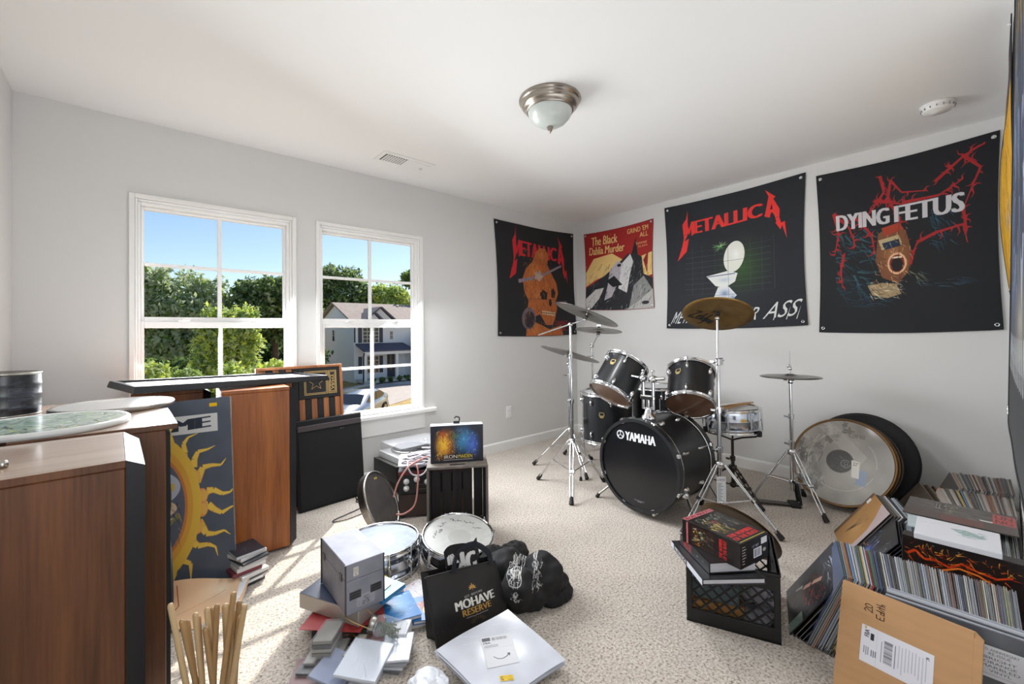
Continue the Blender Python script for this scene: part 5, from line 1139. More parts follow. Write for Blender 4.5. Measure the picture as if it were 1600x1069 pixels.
# tall amplifier
t = thing('amplifier', 'black amplifier with white knobs beneath the tangle of cables', 'amplifier', (-2.387, -.733, 0), (-30, 0, 0))
MB().bx(-.215, .215, -.145, .145, .012, .150, b=.004).build('lower_case', pm('amp_brown', '#3a2a22', .5), t)
MB().bx(-.215, .215, -.145, .145, .152, .300, b=.004).build('upper_case', BLACKV, t)
m = MB(); m.bx(-.205, .205, -.150, -.145, .165, .272); m.build('control_panel', BLACK, t)
m = MB(); m.bx(-.215, .215, -.151, -.145, .276, .298); m.build('red_strip', pm('amp_red', '#5a1518', .4), t)
for (x, z) in ((-.165, .235), (-.165, .192), (-.10, .245), (-.035, .225), (.03, .225), (.095, .225)):
    m = MB(); m.lathe([(0, .022), (.013, .020), (.015, .004), (.019, 0)], 18, T(x, -.150, z) @ E(0, 0, 90)); m.build('knob', pm('knob_white', '#d8d6d2', .4), t)
c = Cv(160, 64, '#131313'); c.rect(.03, .08, .97, .92, '#7d735c'); c.rect(.05, .14, .95, .86, '#131313')
m = MB(); m.panel(.10, .038, T(-.06, -.1505, .178)); m.build('badge_plate', c.mat('amp_plate', .5), t)
for x in (-.19, .19): m = MB(); m.cyl((x, -.11, 0), (x, -.11, .012), .016, n=10); m.cyl((x, .11, 0), (x, .11, .012), .016, n=10); m.build('rubber_foot', RUBBER, t)
# cables
CW = pm('white_cable', '#d6d2d8', .45); CP = pm('salmon_cable', '#cf8f86', .45); CB = pm('black_cable', '#1a1a1c', .5)
AMP = T(-2.387, -.733, 0) @ E(-30) @ T(2.405, .60, 0)
def onamp(pts): return [AMP @ Vector(p) for p in pts]
def cable(label, pts, r, mat, name='cable', group=None, n=10):
    o = MB().tube(curve_pts(pts, n), r, 7).build(name, mat); return tag(o, label, 'cable', group=group)
rg = random.Random(21)
def tangle(seed, n=12, x=(-2.60, -2.22), y=(-.74, -.50), z=(.308, .375)):
    rg = random.Random(seed); return onamp([(rg.uniform(*x), rg.uniform(*y), rg.uniform(*z)) for _ in range(n)])
for k in range(7): cable('white cable in the loose tangle on top of the amplifier', tangle(30+k, 13, z=(.306+.008*k, .335+.008*k)), .0045, CW, group='white cables on the amplifier')
for k in range(3): cable('thin black lead winding through the white cables on the amplifier', tangle(50+k, 8, z=(.34, .37)), .0028, CB, group='black leads on the amplifier')
m = MB(); m.sheet(lambda u, v: AMP @ Vector((-2.62+.42*u, -.745+.28*v, .335+.035*math.sin(u*6+v*4)*math.sin(v*PI)*1-.02*v*0)), 14, 12); m.uv = {}
o = m.build('plastic_bag', pm('white_plastic_bag', '#d9d6dd', .35)); tag(o, 'crumpled white plastic sheet lying under the cables on the amplifier', 'plastic bag')
cable('salmon coloured cable looping down in front of the amplifier knobs', onamp([(-2.62, -.60, .345), (-2.56, -.72, .35), (-2.50, -.775, .33), (-2.50, -.80, .20), (-2.52, -.80, .10), (-2.58, -.80, .055), (-2.63, -.79, .05)]), .0055, CP)
cable('salmon coloured cable arching from the amplifier top down its left side', onamp([(-2.44, -.66, .36), (-2.52, -.76, .355), (-2.57, -.785, .32), (-2.62, -.785, .24), (-2.645, -.79, .16)]), .0055, CP)
cable('white cable hanging in a ring over the front edge of the amplifier', onamp([(-2.55, -.66, .36), (-2.56, -.77, .345), (-2.53, -.785, .29), (-2.47, -.785, .285), (-2.43, -.775, .33), (-2.40, -.68, .37)]), .0055, CW)
cable('black lead arching over the front of the turntable, left one', [(-2.44, -.43, .25), (-2.42, -.44, .30), (-2.36, -.45, .335), (-2.30, -.47, .32), (-2.26, -.50, .31)], .003, CB); cable('black lead arching over the front of the turntable, right one', [(-2.43, -.44, .24), (-2.38, -.45, .31), (-2.31, -.455, .335), (-2.24, -.47, .325), (-2.20, -.50, .31)], .003, CB)
cable('black power cable lying in loops beside the fabric panel', [(-2.60, -.06, .01), (-2.66, -.13, .006), (-2.72, -.25, .006), (-2.66, -.30, .010), (-2.60, -.25, .006), (-2.66, -.22, .012), (-2.74, -.30, .006), (-2.68, -.36, .006), (-2.62, -.42, .006)], .0035, CB)
cable('thin dark cable in a flat loop on the sunny carpet', [(-2.70, -.34, .005), (-2.76, -.42, .005), (-2.86, -.46, .005), (-2.95, -.49, .005), (-2.97, -.52, .005), (-2.90, -.54, .005), (-2.80, -.52, .005), (-2.74, -.48, .005)], .003, CB)
t = thing('power_plug', 'small black plug lying on the carpet by the cable loop', 'plug', (-2.735, -.45, .001), (30, 0, 0)); MB().box(.045, .024, .020, b=.004).build('body', BLACK, t)
for y in (-.005, .005): m = MB(); m.bx(.022, .038, y-.001, y+.001, .008, .013); m.build('prong', STEEL, t)
# thin drum with dark head leaning on the amplifier
c = Cv(256, 256, '#4a4745'); c.noise(.1, 50, 3); c.hatch(260, (.05, .62, .95, .98), ['#b8b2a8', '#8a8378', '#6a645c'], (.002, .006), (.01, .06), (60, 120), .6, 4); c.hatch(40, (.0, .2, .2, .8), ['#d9d4ca', '#8a8378'], (.002, .005), (.02, .06), (60, 120), .6, 5)
c.ell(.60, .11, .02, .02, '#d9b43a'); c.ell(.66, .12, .02, .02, '#e2c04a')
t = thing('drum_pad', 'round pad with scuffed dark head and silver rim leaning on the amplifier', 'drum pad', (-2.775, -.80, .163)); t.rotation_euler = axis_rot(-45, 26)
MB().lathe([(.172, -.045), (.186, -.045), (.186, -.012), (.190, -.010), (.190, .006), (.183, .008), (.176, .002), (.172, -.02)], 56, closed=True).build('rim', STEEL, t)
m = MB(); m.disc(.178, .0, 56, uv=True); m.build('drumhead', c.mat('scuffed_head', .4), t); m = MB(); m.disc(.180, -.044, 56, up=False); m.build('back_panel', BLACKM, t)
# upright wooden crate with the boxed picture
CRW = wood('grey_stained_wood', '#4b443f', '#8a8076', .6, 2, 2.0); CRD = wood('dark_stained_slat', '#201c1b', '#3b3533', .6, 2, 2.0)
t = thing('wooden_crate', 'grey stained slatted wooden crate standing on end', 'crate', (-2.483, -1.18, 0), (-33, 0, 0))
L_, W_, H_ = .345, .205, .43; th = .014
for nm, q in (('side_board', (-L_/2, -L_/2+th, -W_/2, W_/2, 0, H_-th)), ('side_board', (L_/2-th, L_/2, -W_/2, W_/2, 0, H_-th)), ('top_board', (-L_/2, L_/2, -W_/2, W_/2, H_-th, H_)), ('bottom_board', (-L_/2+th, L_/2-th, -W_/2, W_/2, 0, th))):
    m = MB(); m.bx(*q, b=.002); m.build(nm, CRW, t)
for k in range(5):
    a = -L_/2+th+.004+k*.0635; m = MB(); m.bx(a, a+.054, W_/2-.012, W_/2-.002, th, H_-th, b=.002); m.build('slat', CRD, t)
for k in range(3):
    for s in (-1, 1): m = MB(); m.bx(s*(L_/2-th)-.0045 if s > 0 else -L_/2+th, s*(L_/2-th) if s > 0 else -L_/2+th+.0045, -W_/2+.008+k*.064, -W_/2+.064+k*.064, th+.004, H_-th-.004, b=.0015); m.build('slat', CRD, t)
m = MB(); m.box(.085, .016, .002, T(.0, -.07, H_), b=.0008); m.build('hand_hole', BLACKM, t)
c = Cv(440, 310, '#12182a'); c.noise(.1, 60, 2)
c.glow(.28, .50, .24, .50, '#f07a20', 1, .7); c.glow(.24, .52, .16, .38, '#ffd83c', 1, .8); c.glow(.22, .22, .1, .2, '#b8321c', .9); c.glow(.62, .40, .24, .46, '#3fa0d8', 1, .8); c.glow(.80, .55, .16, .44, '#4a70dc', 1, .8); c.glow(.44, .28, .10, .2, '#5a7a32', .9)
c.hatch(150, (.12, .12, .44, .92), ['#f2a62c', '#7a1e12', '#f7df5a', '#c24a1a'], (.004, .014), (.03, .12), (40, 140), .8, 3); c.hatch(190, (.44, .08, .90, .9), ['#9fd0ee', '#123a6a', '#2f86b8', '#0c1428', '#c9e6f6'], (.003, .01), (.02, .09), (40, 140), .8, 4); c.hatch(90, (.34, .1, .62, .8), ['#10140e', '#3f6a3a', '#8a4a2a', '#1a2418'], (.006, .016), (.04, .12), (20, 160), .8, 5)
c.rect(.22, .785, .82, .96, '#15141c', .75); c.text('IRON', .25, .80, .50, .895, '#f0e2d6', bold=.02); c.text('MAIDEN', .52, .80, .79, .895, '#ecd53e', bold=.02); c.rect(.24, .925, .80, .945, '#d9d2c8', .8)
for k in range(18): c.rect(.25+k*.031, .92, .256+k*.031, .95, '#12182a')
t = thing('picture_box', 'boxed set with fire and ice picture standing on the wooden crate', 'box', (-2.480, -1.172, .4315), (-30.5, 0, 0))
MB().bx(-.152, .152, -.035, .035, 0, .212, b=.001).build('carton', pm('navy_carton', '#151a26', .4), t); m = MB(); m.panel(.302, .210, T(0, -.0356, .001)); m.build('cover_print', c.mat('fire_ice_print', .35, coat=.3), t)
m = MB(); m.bx(-.151, .151, -.034, .034, .2122, .2130); m.build('top_face', pm('carton_top', '#b9bbc2', .5), t)
m = MB(); m.bx(-.018, .018, .012, .014, .205, .228); m.tube(curve_pts([(.016, .013, .228), (.016, .013, .248), (-.004, .013, .253), (-.012, .013, .244)], 6), .004, 6); m.build('hang_hook', BLACK, t)['kind'] = 'stuff'

# ---------------------------------------------------------------- metal box set and the pile under it
FLT = lambda h, nm, rough=.35: pm(nm, h, rough, coat=.3)
t = thing('book_set', 'black set with red flaps at the bottom of the pile under the metal box', 'box set', (-3.226, -1.515, .001), (-36, 0, 0))
MB().box(.225, .30, .066, b=.002).build('case', DW, t)
for (a, b, z) in ((-10, .0, .0675), (14, .02, .0705)): m = MB(); m.box(.24, .30, .002, T(b-.02, -.01, z) @ E(a)); m.build('red_flap', pm('red_card', '#a83a3a', .5), t)
c = Cv(200, 80, '#20201e'); c.hatch(60, (.5, 0, 1, 1), ['#e0761c', '#f2b23a', '#3a1a10'], (.01, .03), (.05, .2), (0, 180), .8, 3); m = MB(); m.panel(.22, .055, T(0, -.1505, .005)); m.build('side_print', c.mat('set_side_print', .4), t)
c = Cv(200, 200, '#1f2c48'); c.hatch(80, (0, 0, 1, .7), ['#4a5f8a', '#8fa2c4', '#2a3a5e'], (.004, .012), (.03, .12), (0, 180), .8, 6); c.hatch(40, (.5, .3, 1, 1), ['#3a1a20', '#6a2028', '#20141a'], (.01, .03), (.05, .2), (0, 180), .8, 7)
t = thing('boxed_book', 'thick silver-edged boxed book with blue cover under the metal box', 'book', (-3.250, -1.500, .075), (-64.5, 0, 0))
MB().box(.31, .19, .060, b=.002).build('silver_case', pm('silver_card', '#b0a9a0', .4, .3), t); m = MB(); m.flat(.308, .188, T(0, 0, .0605)); m.build('cover_print', c.mat('blue_cover', .3, coat=.3), t)
for k, (lab, colr, dx, dy, a, hgt, cov) in enumerate((('black disc box with a yellow round sticker peeking out of the pile', '#1a1a1c', .055, .165, -58, .018, 1), ('white, yellow and black disc box on the right of the pile', '#e6e2d8', .215, .02, -80, .03, 2), ('blue disc box sticking out under the metal box', '#2a86b8', .175, -.07, -70, .016, 3))):
    t = thing('disc_box', lab, 'disc box', (-3.31+dx, -1.47+dy-.04, (.078 if k == 0 else .045 if k == 1 else .115)), (a, 0, 0)); MB().box(.15, .13, hgt, b=.001).build('case', FLT(colr, 'disc_box_%d' % k), t)
    m = MB()
    if k == 0: m.disc(.017, hgt+.0004, 18, T(-.03, .03, 0)); m.build('sticker', pm('yellow_sticker', '#e6d81e', .5), t)
    elif k == 1: m.bx(-.075, -.02, -.065, .065, hgt, hgt+.0006); m.build('yellow_band', pm('yellow_sticker', '#e6d81e', .5), t)
    else: m.bx(.02, .05, -.064, .064, hgt, hgt+.0006); m.build('pale_band', pm('pale_blue', '#8fd0e6', .4), t)
# under-supports for the metal box: it stands on the boxed book
BOXM = pm('galvanised_metal', '#8c8c96', .55, .2, var=.14, scale=14, bump=.05, bscale=60); BOXE = pm('dark_metal_edge', '#57565a', .4, .8)
t = thing('metal_box_set', 'galvanised metal box with two vents standing tilted on the pile', 'metal box', (-3.240, -1.540, .1375), (-90.8, 0, 0))
L_, W_, H_ = .287, .148, .187
MB().box(L_, W_, H_*.66, b=.002).build('body', BOXM, t); m = MB(); m.box(L_, W_, H_*.33, T(0, 0, H_*.667), b=.002); m.build('lid', BOXM, t)
for sx in (-1, 1):
    for sy in (-1, 1): m = MB(); m.bx(sx*L_/2-.004, sx*L_/2+.001, sy*W_/2-.004, sy*W_/2+.001, 0, H_); m.bx(sx*L_/2-.0035, sx*L_/2+.0012, sy*W_/2-.0035, sy*W_/2+.0012, 0, H_*.99); m.build('corner_edge', BOXE, t)['kind'] = 'stuff'
for y in (-.04, .04):
    m = MB(); m.bx(L_/2, L_/2+.0015, y-.022, y+.022, .052, .082, b=.0006); v = m.build('vent_plate', BOXE, t)
    for k in range(3): m = MB(); m.bx(L_/2+.0012, L_/2+.0022, y-.018, y+.018, .057+k*.009, .060+k*.009); m.build('slot', BLACK, v)
c = Cv(120, 100, '#a09ea6'); c.hatch(70, (.3, .2, .7, .9), ['#1c1c20', '#3a383e'], (.01, .03), (.05, .2), (40, 140), .9, 8); c.hatch(30, (.05, .5, .95, .9), ['#2a2a2e'], (.006, .015), (.04, .12), (0, 180), .9, 9); c.rect(0, 0, .0, 0, '#000000')
m = MB(); m.add([(L_/2+.0006, -.035, .018), (L_/2+.0006, .035, .018), (L_/2+.0006, .035, .06), (L_/2+.0006, -.035, .06)], [(0, 1, 2, 3)], uvs=[[(0, 0), (1, 0), (1, 1), (0, 1)]]); m.build('stencil_print', c.mat('stencil', .45), t)
c = Cv(60, 80, '#cfc9bf'); c.hatch(24, (.15, .1, .85, .9), ['#4a463f', '#7a746a'], (.02, .05), (.1, .4), (0, 180), .9, 3); m = MB(); m.add([(L_/2+.0006, -.047, .137), (L_/2+.0006, -.027, .137), (L_/2+.0006, -.027, .170), (L_/2+.0006, -.047, .170)], [(0, 1, 2, 3)], uvs=[[(0, 0), (1, 0), (1, 1), (0, 1)]]); m.build('paper_sticker', c.mat('box_sticker', .6), t)
for x in (-.11, .09): m = MB(); m.bx(x-.012, x+.012, -W_/2-.003, -W_/2, .110, .138, b=.001); m.build('latch', BOXE, t)

# books right of the pile
c1_ = Cv(160, 160, '#1f74b8'); c1_.glow(.5, .5, .6, .5, '#4fb0de', .8); c1_.hatch(26, (.05, .1, .9, .9), ['#bfe2f2', '#0f4a8a', '#2f9ad0'], (.01, .03), (.1, .4), (-10, 10), .8, 4); c1_.rect(.12, .10, .7, .16, '#cfeaf6', .7)
c2_ = Cv(160, 160, '#2a6fb0'); c2_.poly([(.1, .3), (.6, .1), (.95, .7), (.5, .95)], '#8a3a22'); c2_.ell(.55, .6, .22, .2, '#e6d77a'); c2_.ell(.58, .6, .1, .12, '#20242a'); c2_.hatch(12, (.1, .1, .9, .9), ['#d8c9b0', '#5a1f16'], (.01, .02), (.1, .2), (0, 180), .8, 5)
c3_ = Cv(160, 160, '#b9b4b8'); c3_.hatch(60, (0, 0, 1, 1), ['#7a3a3a', '#e9e6e6', '#54565e', '#a02a2a'], (.01, .04), (.05, .2), (0, 180), .8, 6)
def paperback(label, loc, rot, l, w, h, spine, cover, hard=False):
    t = thing('book', label, 'book', loc, rot); cv_ = pm('cover_'+spine[1:], spine, .35, coat=.3)
    m = MB(); m.bx(-l/2, l/2, -w/2, w/2, 0, .002); m.build('back_cover', cv_, t); m = MB(); m.bx(-l/2+.003, l/2-.002, -w/2+.003, w/2-.003, .002, h-.002); m.build('pages', PAGES, t)
    m = MB(); m.bx(-l/2, l/2, -w/2, w/2, h-.002, h); m.build('front_cover', cv_, t); m = MB(); m.bx(-l/2-.001, -l/2+.001, -w/2, w/2, 0, h); m.build('spine', cv_, t)
    if cover is not None: m = MB(); m.flat(l-.001, w-.001, T(0, 0, h+.0004)); m.build('cover_print', cover, t)
    return t
paperback('flat cream-edged book lying under the blue book by the black bag', (-3.045, -1.635, .001), (-20, 0, 0), .26, .19, .024, '#cfc7b2', None)
paperback('grey book lying left of the blue book', (-3.135, -1.555, .026), (8, 0, 0), .11, .16, .016, '#9c9a98', None)
paperback('bright blue book lying on the cream-edged one', (-3.085, -1.640, .044), (-12, 4, 0), .135, .185, .016, '#1f74b8', c1_.mat('blue_book_cover', .3, coat=.4))
paperback('brown and yellow picture book beside the blue book', (-2.985, -1.700, .026), (-28, 0, 0), .12, .16, .014, '#2a5a94', c2_.mat('brown_book_cover', .3, coat=.4))
paperback('white and red comic lying behind the blue book', (-2.975, -1.560, .026), (12, 0, 0), .16, .13, .010, '#d6d2d0', c3_.mat('comic_cover', .35, coat=.3))

# disc cases and the jar at the front of the pile
cg = Cv(128, 128, '#c9c2ac'); cg.poly([(.3, .2), (.8, .3), (.6, .7), (.2, .6)], '#4f6a3f'); cg.rect(.4, .7, .8, .8, '#b83a2a'); cg.hatch(30, (.1, .1, .9, .9), ['#3a4a2a', '#e2dcc8', '#7a2a20'], (.01, .04), (.05, .2), (0, 180), .7, 5)
cb = Cv(96, 96, '#8b95b4'); cb.glow(.7, .3, .7, .7, '#aab4d0', .8)
cw = Cv(96, 96, '#dfe6f2'); cw.hatch(24, (0, 0, 1, 1), ['#f6f9ff', '#b9c6dc', '#e9f0fa'], (.01, .03), (.2, .6), (-30, 10), .8, 3)
t = thing('acrylic_case', 'long clear acrylic case lying at the left of the disc cases', 'disc case', (-3.372, -1.655, .040), (52, 8, 0))
MB().box(.15, .075, .060, b=.002).build('case', CLEAR, t)
for k in range(4): m = MB(); m.box(.138, .066, .010, T(0, 0, .004+k*.0135), b=.0006); m.build('disc_tray', cdmat(('#7a7468', '#a59e92', '#4a4644', '#8c867c')[k]), t)
cdcase('disc_case', 'small red-spined disc case at the far left under the acrylic case', (-3.44, -1.69, .001), (60, 0, 0), .142, .125, .0105, '#7a3a34'); cdcase('disc_case', 'dark disc case on the carpet beneath the acrylic case', (-3.40, -1.675, .0125), (46, 0, 0), .142, .125, .0105, '#2a2826'); cdcase('disc_case', 'grey disc case directly beneath the acrylic case', (-3.372, -1.655, .024), (50, 0, 0), .142, .125, .0105, '#9a968e')
cdcase('disc_case', 'dull blue faced disc case leaning before the acrylic case', (-3.385, -1.77, .032), (38, 0, 14), .142, .125, .0105, '#8b95b4', cover=cb.mat('dull_blue_print', .3, coat=.5)); cdcase('disc_case', 'dark disc case underneath the dull blue one', (-3.38, -1.775, .001), (30, 0, 0), .142, .125, .0105, '#3a3a40'); cdcase('disc_case', 'brown disc case in the stack below the dull blue one', (-3.375, -1.77, .0125), (42, 0, 0), .142, .125, .0105, '#5a4a3f')
cdcase('disc_case', 'large pale wrapped disc case nearest the picture bottom', (-3.305, -1.825, .050), (42, -4, 5), .165, .150, .012, '#dfe6f2', cover=cw.mat('pale_wrap_print', .15, coat=.8)); cdcase('disc_case', 'white disc case below the pale wrapped one, upper', (-3.30, -1.82, .024), (36, 0, 0), .142, .125, .0105, '#d9dde6'); cdcase('disc_case', 'white disc case below the pale wrapped one, lower', (-3.30, -1.82, .012), (44, 0, 0), .142, .125, .0105, '#cdd2dc'); cdcase('disc_case', 'grey disc case at the very bottom under the pale wrapped one', (-3.30, -1.82, .001), (40, 0, 0), .142, .125, .0105, '#a9a9ae')
cdcase('disc_case', 'green and cream disc case with a red mark left of the jar', (-3.262, -1.745, .030), (38, 0, 6), .142, .125, .0105, '#4a4238', cover=cg.mat('green_cream_print', .3, coat=.4)); cdcase('disc_case', 'black disc case under the green and cream one', (-3.262, -1.745, .013), (30, 0, 0), .142, .125, .0105, '#1f1f22'); cdcase('disc_case', 'brown disc case at the bottom under the green and cream one', (-3.262, -1.745, .001), (44, 0, 0), .142, .125, .0105, '#4f3f34')
for k in range(4): cdcase('disc_case', ('lowest', 'second', 'third', 'topmost')[k]+' case of the silver stack in front of the jar', (-3.205+.003*k, -1.815-.004*k, .001+k*.0125), (40+5*k, 0, 0), .142, .125, .0105, ('#2a2a2c', '#c9cdd6', '#8d9098', '#d9dde6')[k], cover=cw.mat('silver_stack_print', .12, coat=.8) if k == 3 else None)
cdcase('disc_case', 'small red disc case beside the jar lid', (-3.225, -1.735, .045), (60, 12, 0), .09, .07, .009, '#8a3a34')
JGL = film('jar_glass', '#dfe8ee', .16, .03)
t = thing('glass_jar', 'glass jar with metal lid and twine handle lying among the disc cases', 'jar', (-3.235, -1.725, .098)); t.rotation_euler = axis_rot(-42, -16)
MB().lathe([(.0, .128), (.030, .128), (.036, .122), (.037, .030), (.030, .016), (.027, .010), (.027, 0)], 28).build('jar_glass', JGL, t); MB().lathe([(0, -.010), (.028, -.010), (.030, -.007), (.030, .008), (.0285, .010), (.030, .012), (.030, .014)], 28).build('lid', STEEL, t)
m = MB(); m.tube(curve_pts([(.030, 0, .004), (.05, .01, -.05), (.04, 0, -.105), (.015, -.01, -.115), (-.02, 0, -.07), (-.030, 0, .004)], 8), .0016, 6); m.build('twine_handle', pm('twine', '#c9a468', .8), t)
rg = random.Random(8); m = MB()
for k in range(26): m.cyl((rg.uniform(-.024, .024), rg.uniform(-.024, .024), rg.uniform(.03, .11)), (rg.uniform(-.024, .024), rg.uniform(-.024, .024), rg.uniform(.03, .11)), .003, n=5)
m.build('jar_contents', pm('dried_herbs', '#6f7358', .9), t)['kind'] = 'stuff'
t = thing('white_carton', 'small white carton lying right of the jar', 'carton', (-3.135, -1.755, .001), (48, 0, 0)); MB().box(.085, .065, .055, b=.002).build('carton', WHITE, t); m = MB(); m.bx(-.0425, .0425, -.001, .001, .055, .0556); m.build('flap_seam', pm('seam_grey', '#a9adb6', .6), t)
def crumple(name, label, loc, r, mat, seed, cat, flat=.5):
    rg = random.Random(seed); n = 22; k = [Vector((rg.gauss(0, 1), rg.gauss(0, 1), rg.gauss(0, 1))) for _ in range(14)]; ph = [rg.uniform(0, 6) for _ in k]; vs = []; fs = []
    for j in range(n+1):
        for i in range(2*n):
            a, b = 2*PI*i/(2*n), PI*j/n; d = Vector((math.sin(b)*math.cos(a), math.sin(b)*math.sin(a), math.cos(b))); q = 1+sum(.07*abs(math.sin(3*d.dot(v)+p)) for v, p in zip(k, ph))-.45
            vs.append((d.x*q*r, d.y*q*r, max(0, d.z*q*r*flat+r*flat*.8)))
    for j in range(n):
        for i in range(2*n): fs.append((j*2*n+i, (j+1)*2*n+i, (j+1)*2*n+(i+1) % (2*n), j*2*n+(i+1) % (2*n)))
    o = MB().add(vs, fs).build(name, mat); return tag(o, label, cat, loc)
crumple('plastic_wrap', 'crumpled white plastic wrap on the carpet at the bottom picture edge', (-3.175, -2.03, 0), .055, pm('white_wrap', '#e6eaf2', .25), 4, 'plastic wrap')

# ---------------------------------------------------------------- black carrier bag, sleeve pack, shirts
c = Cv(420, 440, '#1a191a'); c.noise(.10, 60, 3)
gold = '#c2964a'
for a in (-90, -55, -125, -20, -160, 15, 165): ca, sa = math.cos(R(a)), math.sin(R(a)); L = .06 if a != -90 else .075; c.poly([(.58, .30), (.58+ca*L*.5-sa*.009, .30+sa*L*.5+ca*.009), (.58+ca*L, .30+sa*L), (.58+ca*L*.5+sa*.009, .30+sa*L*.5-ca*.009)], gold)
c.line([(.58, .30), (.58, .335)], .006, gold)
c.text('EST. BEFORE', .45, .37, .70, .405, '#c9c6c0', bold=.01, quad=[(.45, .385), (.70, .36), (.70, .39), (.45, .415)]); c.text('MOHAVE', 0, 0, 1, 1, '#e6e4de', bold=.09, quad=[(.30, .43), (.86, .415), (.86, .545), (.30, .56)]); c.text('RESERVE', 0, 0, 1, 1, gold, bold=.07, quad=[(.38, .575), (.78, .56), (.78, .655), (.38, .67)])
c.line([(.42, .70), (.50, .695), (.53, .705), (.56, .69), (.59, .70), (.62, .69), (.72, .69)], .008, '#b9b6b0')
for k in range(9): a = R(180+k*22.5); c.line([(.57+.05*math.cos(a), .79+.04*math.sin(a)), (.57+.10*math.cos(a), .79+.075*math.sin(a))], .006, '#7a633a')
c.hatch(20, (0, .7, .4, 1), ['#2c2b2c', '#3a393a'], (.01, .03), (.05, .2), (0, 180), .5, 4)
t = thing('carrier_bag', 'black carrier bag with white and gold lettering standing on the carpet', 'bag', (-2.90, -1.925, 0))
O = Vector((-2.90, -1.925, 0)); BL, BR, TL, TR = [Vector(p)-O for p in ((-3.064, -1.907, .002), (-2.742, -1.943, .002), (-3.100, -1.885, .283), (-2.792, -1.905, .245))]
nb = (BR-BL).cross(TL-BL).normalized()
if nb.y > 0: nb = -nb
def bagf(u, v, d=0): p = (TL*(1-u)+TR*u)*(1-v)+(BL*(1-u)+BR*u)*v; return p+nb*(d+.012*math.sin(PI*u)*math.sin(PI*v)+.004*math.sin(8*u+3*v))
MB().sheet(lambda u, v: bagf(u, v), 20, 20).build('front_panel', c.mat('bag_print', .5), t)
nh = Vector((nb.x, nb.y, 0)).normalized()
BAGM = pm('bag_black', '#151415', .55)
m = MB(); D = .10; m.sheet(lambda u, v: bagf(1-u, v, 0)-nh*(D*(.45+.55*v)), 12, 12); m.uv = {}; m.build('back_panel', BAGM, t)
for s, u0 in ((-1, 0.0), (1, 1.0)): m = MB(); m.sheet(lambda u, v: bagf(u0, v)-nh*(D*u*(.45+.55*v))+((BR-BL).normalized()*(-s)*.02*math.sin(PI*u)), 6, 10); m.uv = {}; m.build('gusset', BAGM, t)
m = MB(); m.tube([bagf(0, 0), bagf(.5, 0), bagf(1, 0)], .0028, 6); m.tube([bagf(0, 0), bagf(0, .5), bagf(0, 1)], .0028, 6); m.tube([bagf(1, 0), bagf(1, .5), bagf(1, 1)], .0028, 6); m.build('piping', BAGM, t)['kind'] = 'stuff'
hp = curve_pts([bagf(.36, .03), bagf(.42, -.14), bagf(.55, -.28), bagf(.76, -.32), bagf(.92, -.17), bagf(.92, .03)], 8); hp = [p+Vector((0, -.008, 0)) for p in hp]
m = MB(); w_ = Vector((0, .0, .011))
for i in range(len(hp)-1): a, b = hp[i], hp[i+1]; q = (b-a).cross(Vector((0, 1, .1))).normalized()*.011; m.add([a-q, b-q, b+q, a+q], [(0, 1, 2, 3), (3, 2, 1, 0)])
m.build('handle', pm('bag_handle', '#2b2f3a', .5), t)
# black shirts heaped behind the bag
def heap(name, label, O, lobes, seed, mat, art=None, cat='clothing', n=44):
    """fabric lump: star-shaped hull of ellipsoid lobes with folds; front part carries the print"""
    rg = random.Random(seed); K = [Vector((rg.gauss(0, 1), rg.gauss(0, 1), rg.gauss(0, .6))) for _ in range(12)]; ph = [rg.uniform(0, 6) for _ in K]; vs = []; fs = []; uv = []
    for j in range(n+1):
        for i in range(2*n):
            a, b = 2*PI*i/(2*n), PI*(.5+.5*0) if False else PI*.5*j/n; d = Vector((math.sin(b)*math.cos(a), math.sin(b)*math.sin(a), math.cos(b)+1e-4)); best = .02
            for (lx, ly, lz, ra, rb, rc) in lobes:
                A = (d.x/ra)**2+(d.y/rb)**2+(d.z/rc)**2; B_ = -2*(d.x*lx/ra**2+d.y*ly/rb**2+d.z*lz/rc**2); C_ = (lx/ra)**2+(ly/rb)**2+(lz/rc)**2-1; ds = B_*B_-4*A*C_
                if ds > 0: best = max(best, (-B_+math.sqrt(ds))/2/A)
            f = 1+sum(.011*math.sin(5.5*d.dot(v)*2+p) for v, p in zip(K, ph))-.04*abs(math.sin(2*a+3*b+ph[0])); vs.append(d*best*f)
    for j in range(n):
        for i in range(2*n): fs.append((j*2*n+i, (j+1)*2*n+i, (j+1)*2*n+(i+1) % (2*n), j*2*n+(i+1) % (2*n)))
    vs = [(v.x, v.y, max(v.z, .002)) for v in vs]
    bb = MB().add(vs, fs, smooth=True)
    if art is not None:
        e = Vector((.66, -.75, 0)); zs = .26
        for fi, f in enumerate(bb.f): bb.uv[fi] = [(.5+Vector(vs[q]).dot(e)/.40, vs[q][2]/zs) for q in f]
    o = bb.build(name, art or mat); return tag(o, label, cat, O)
SHIRT = pm('black_shirt', '#161517', .8, bump=.2, bscale=300)
c = Cv(420, 260, '#171618'); c.noise(.12, 50, 2); w_ = '#c9c8c6'
rg = random.Random(14)
def scrawl(cx, cy, rx, ry, n, seed):
    rg = random.Random(seed)
    for k in range(n):
        a = rg.uniform(0, 2*PI); q = rg.uniform(.1, 1); x, y = cx+rx*q*math.cos(a), cy+ry*q*math.sin(a); p = [(x, y)]
        for _ in range(4): x += rg.uniform(-.025, .025); y += rg.uniform(-.05, .05); p.append((x, y))
        c.line(p, .007, w_, .9, w2=.002)
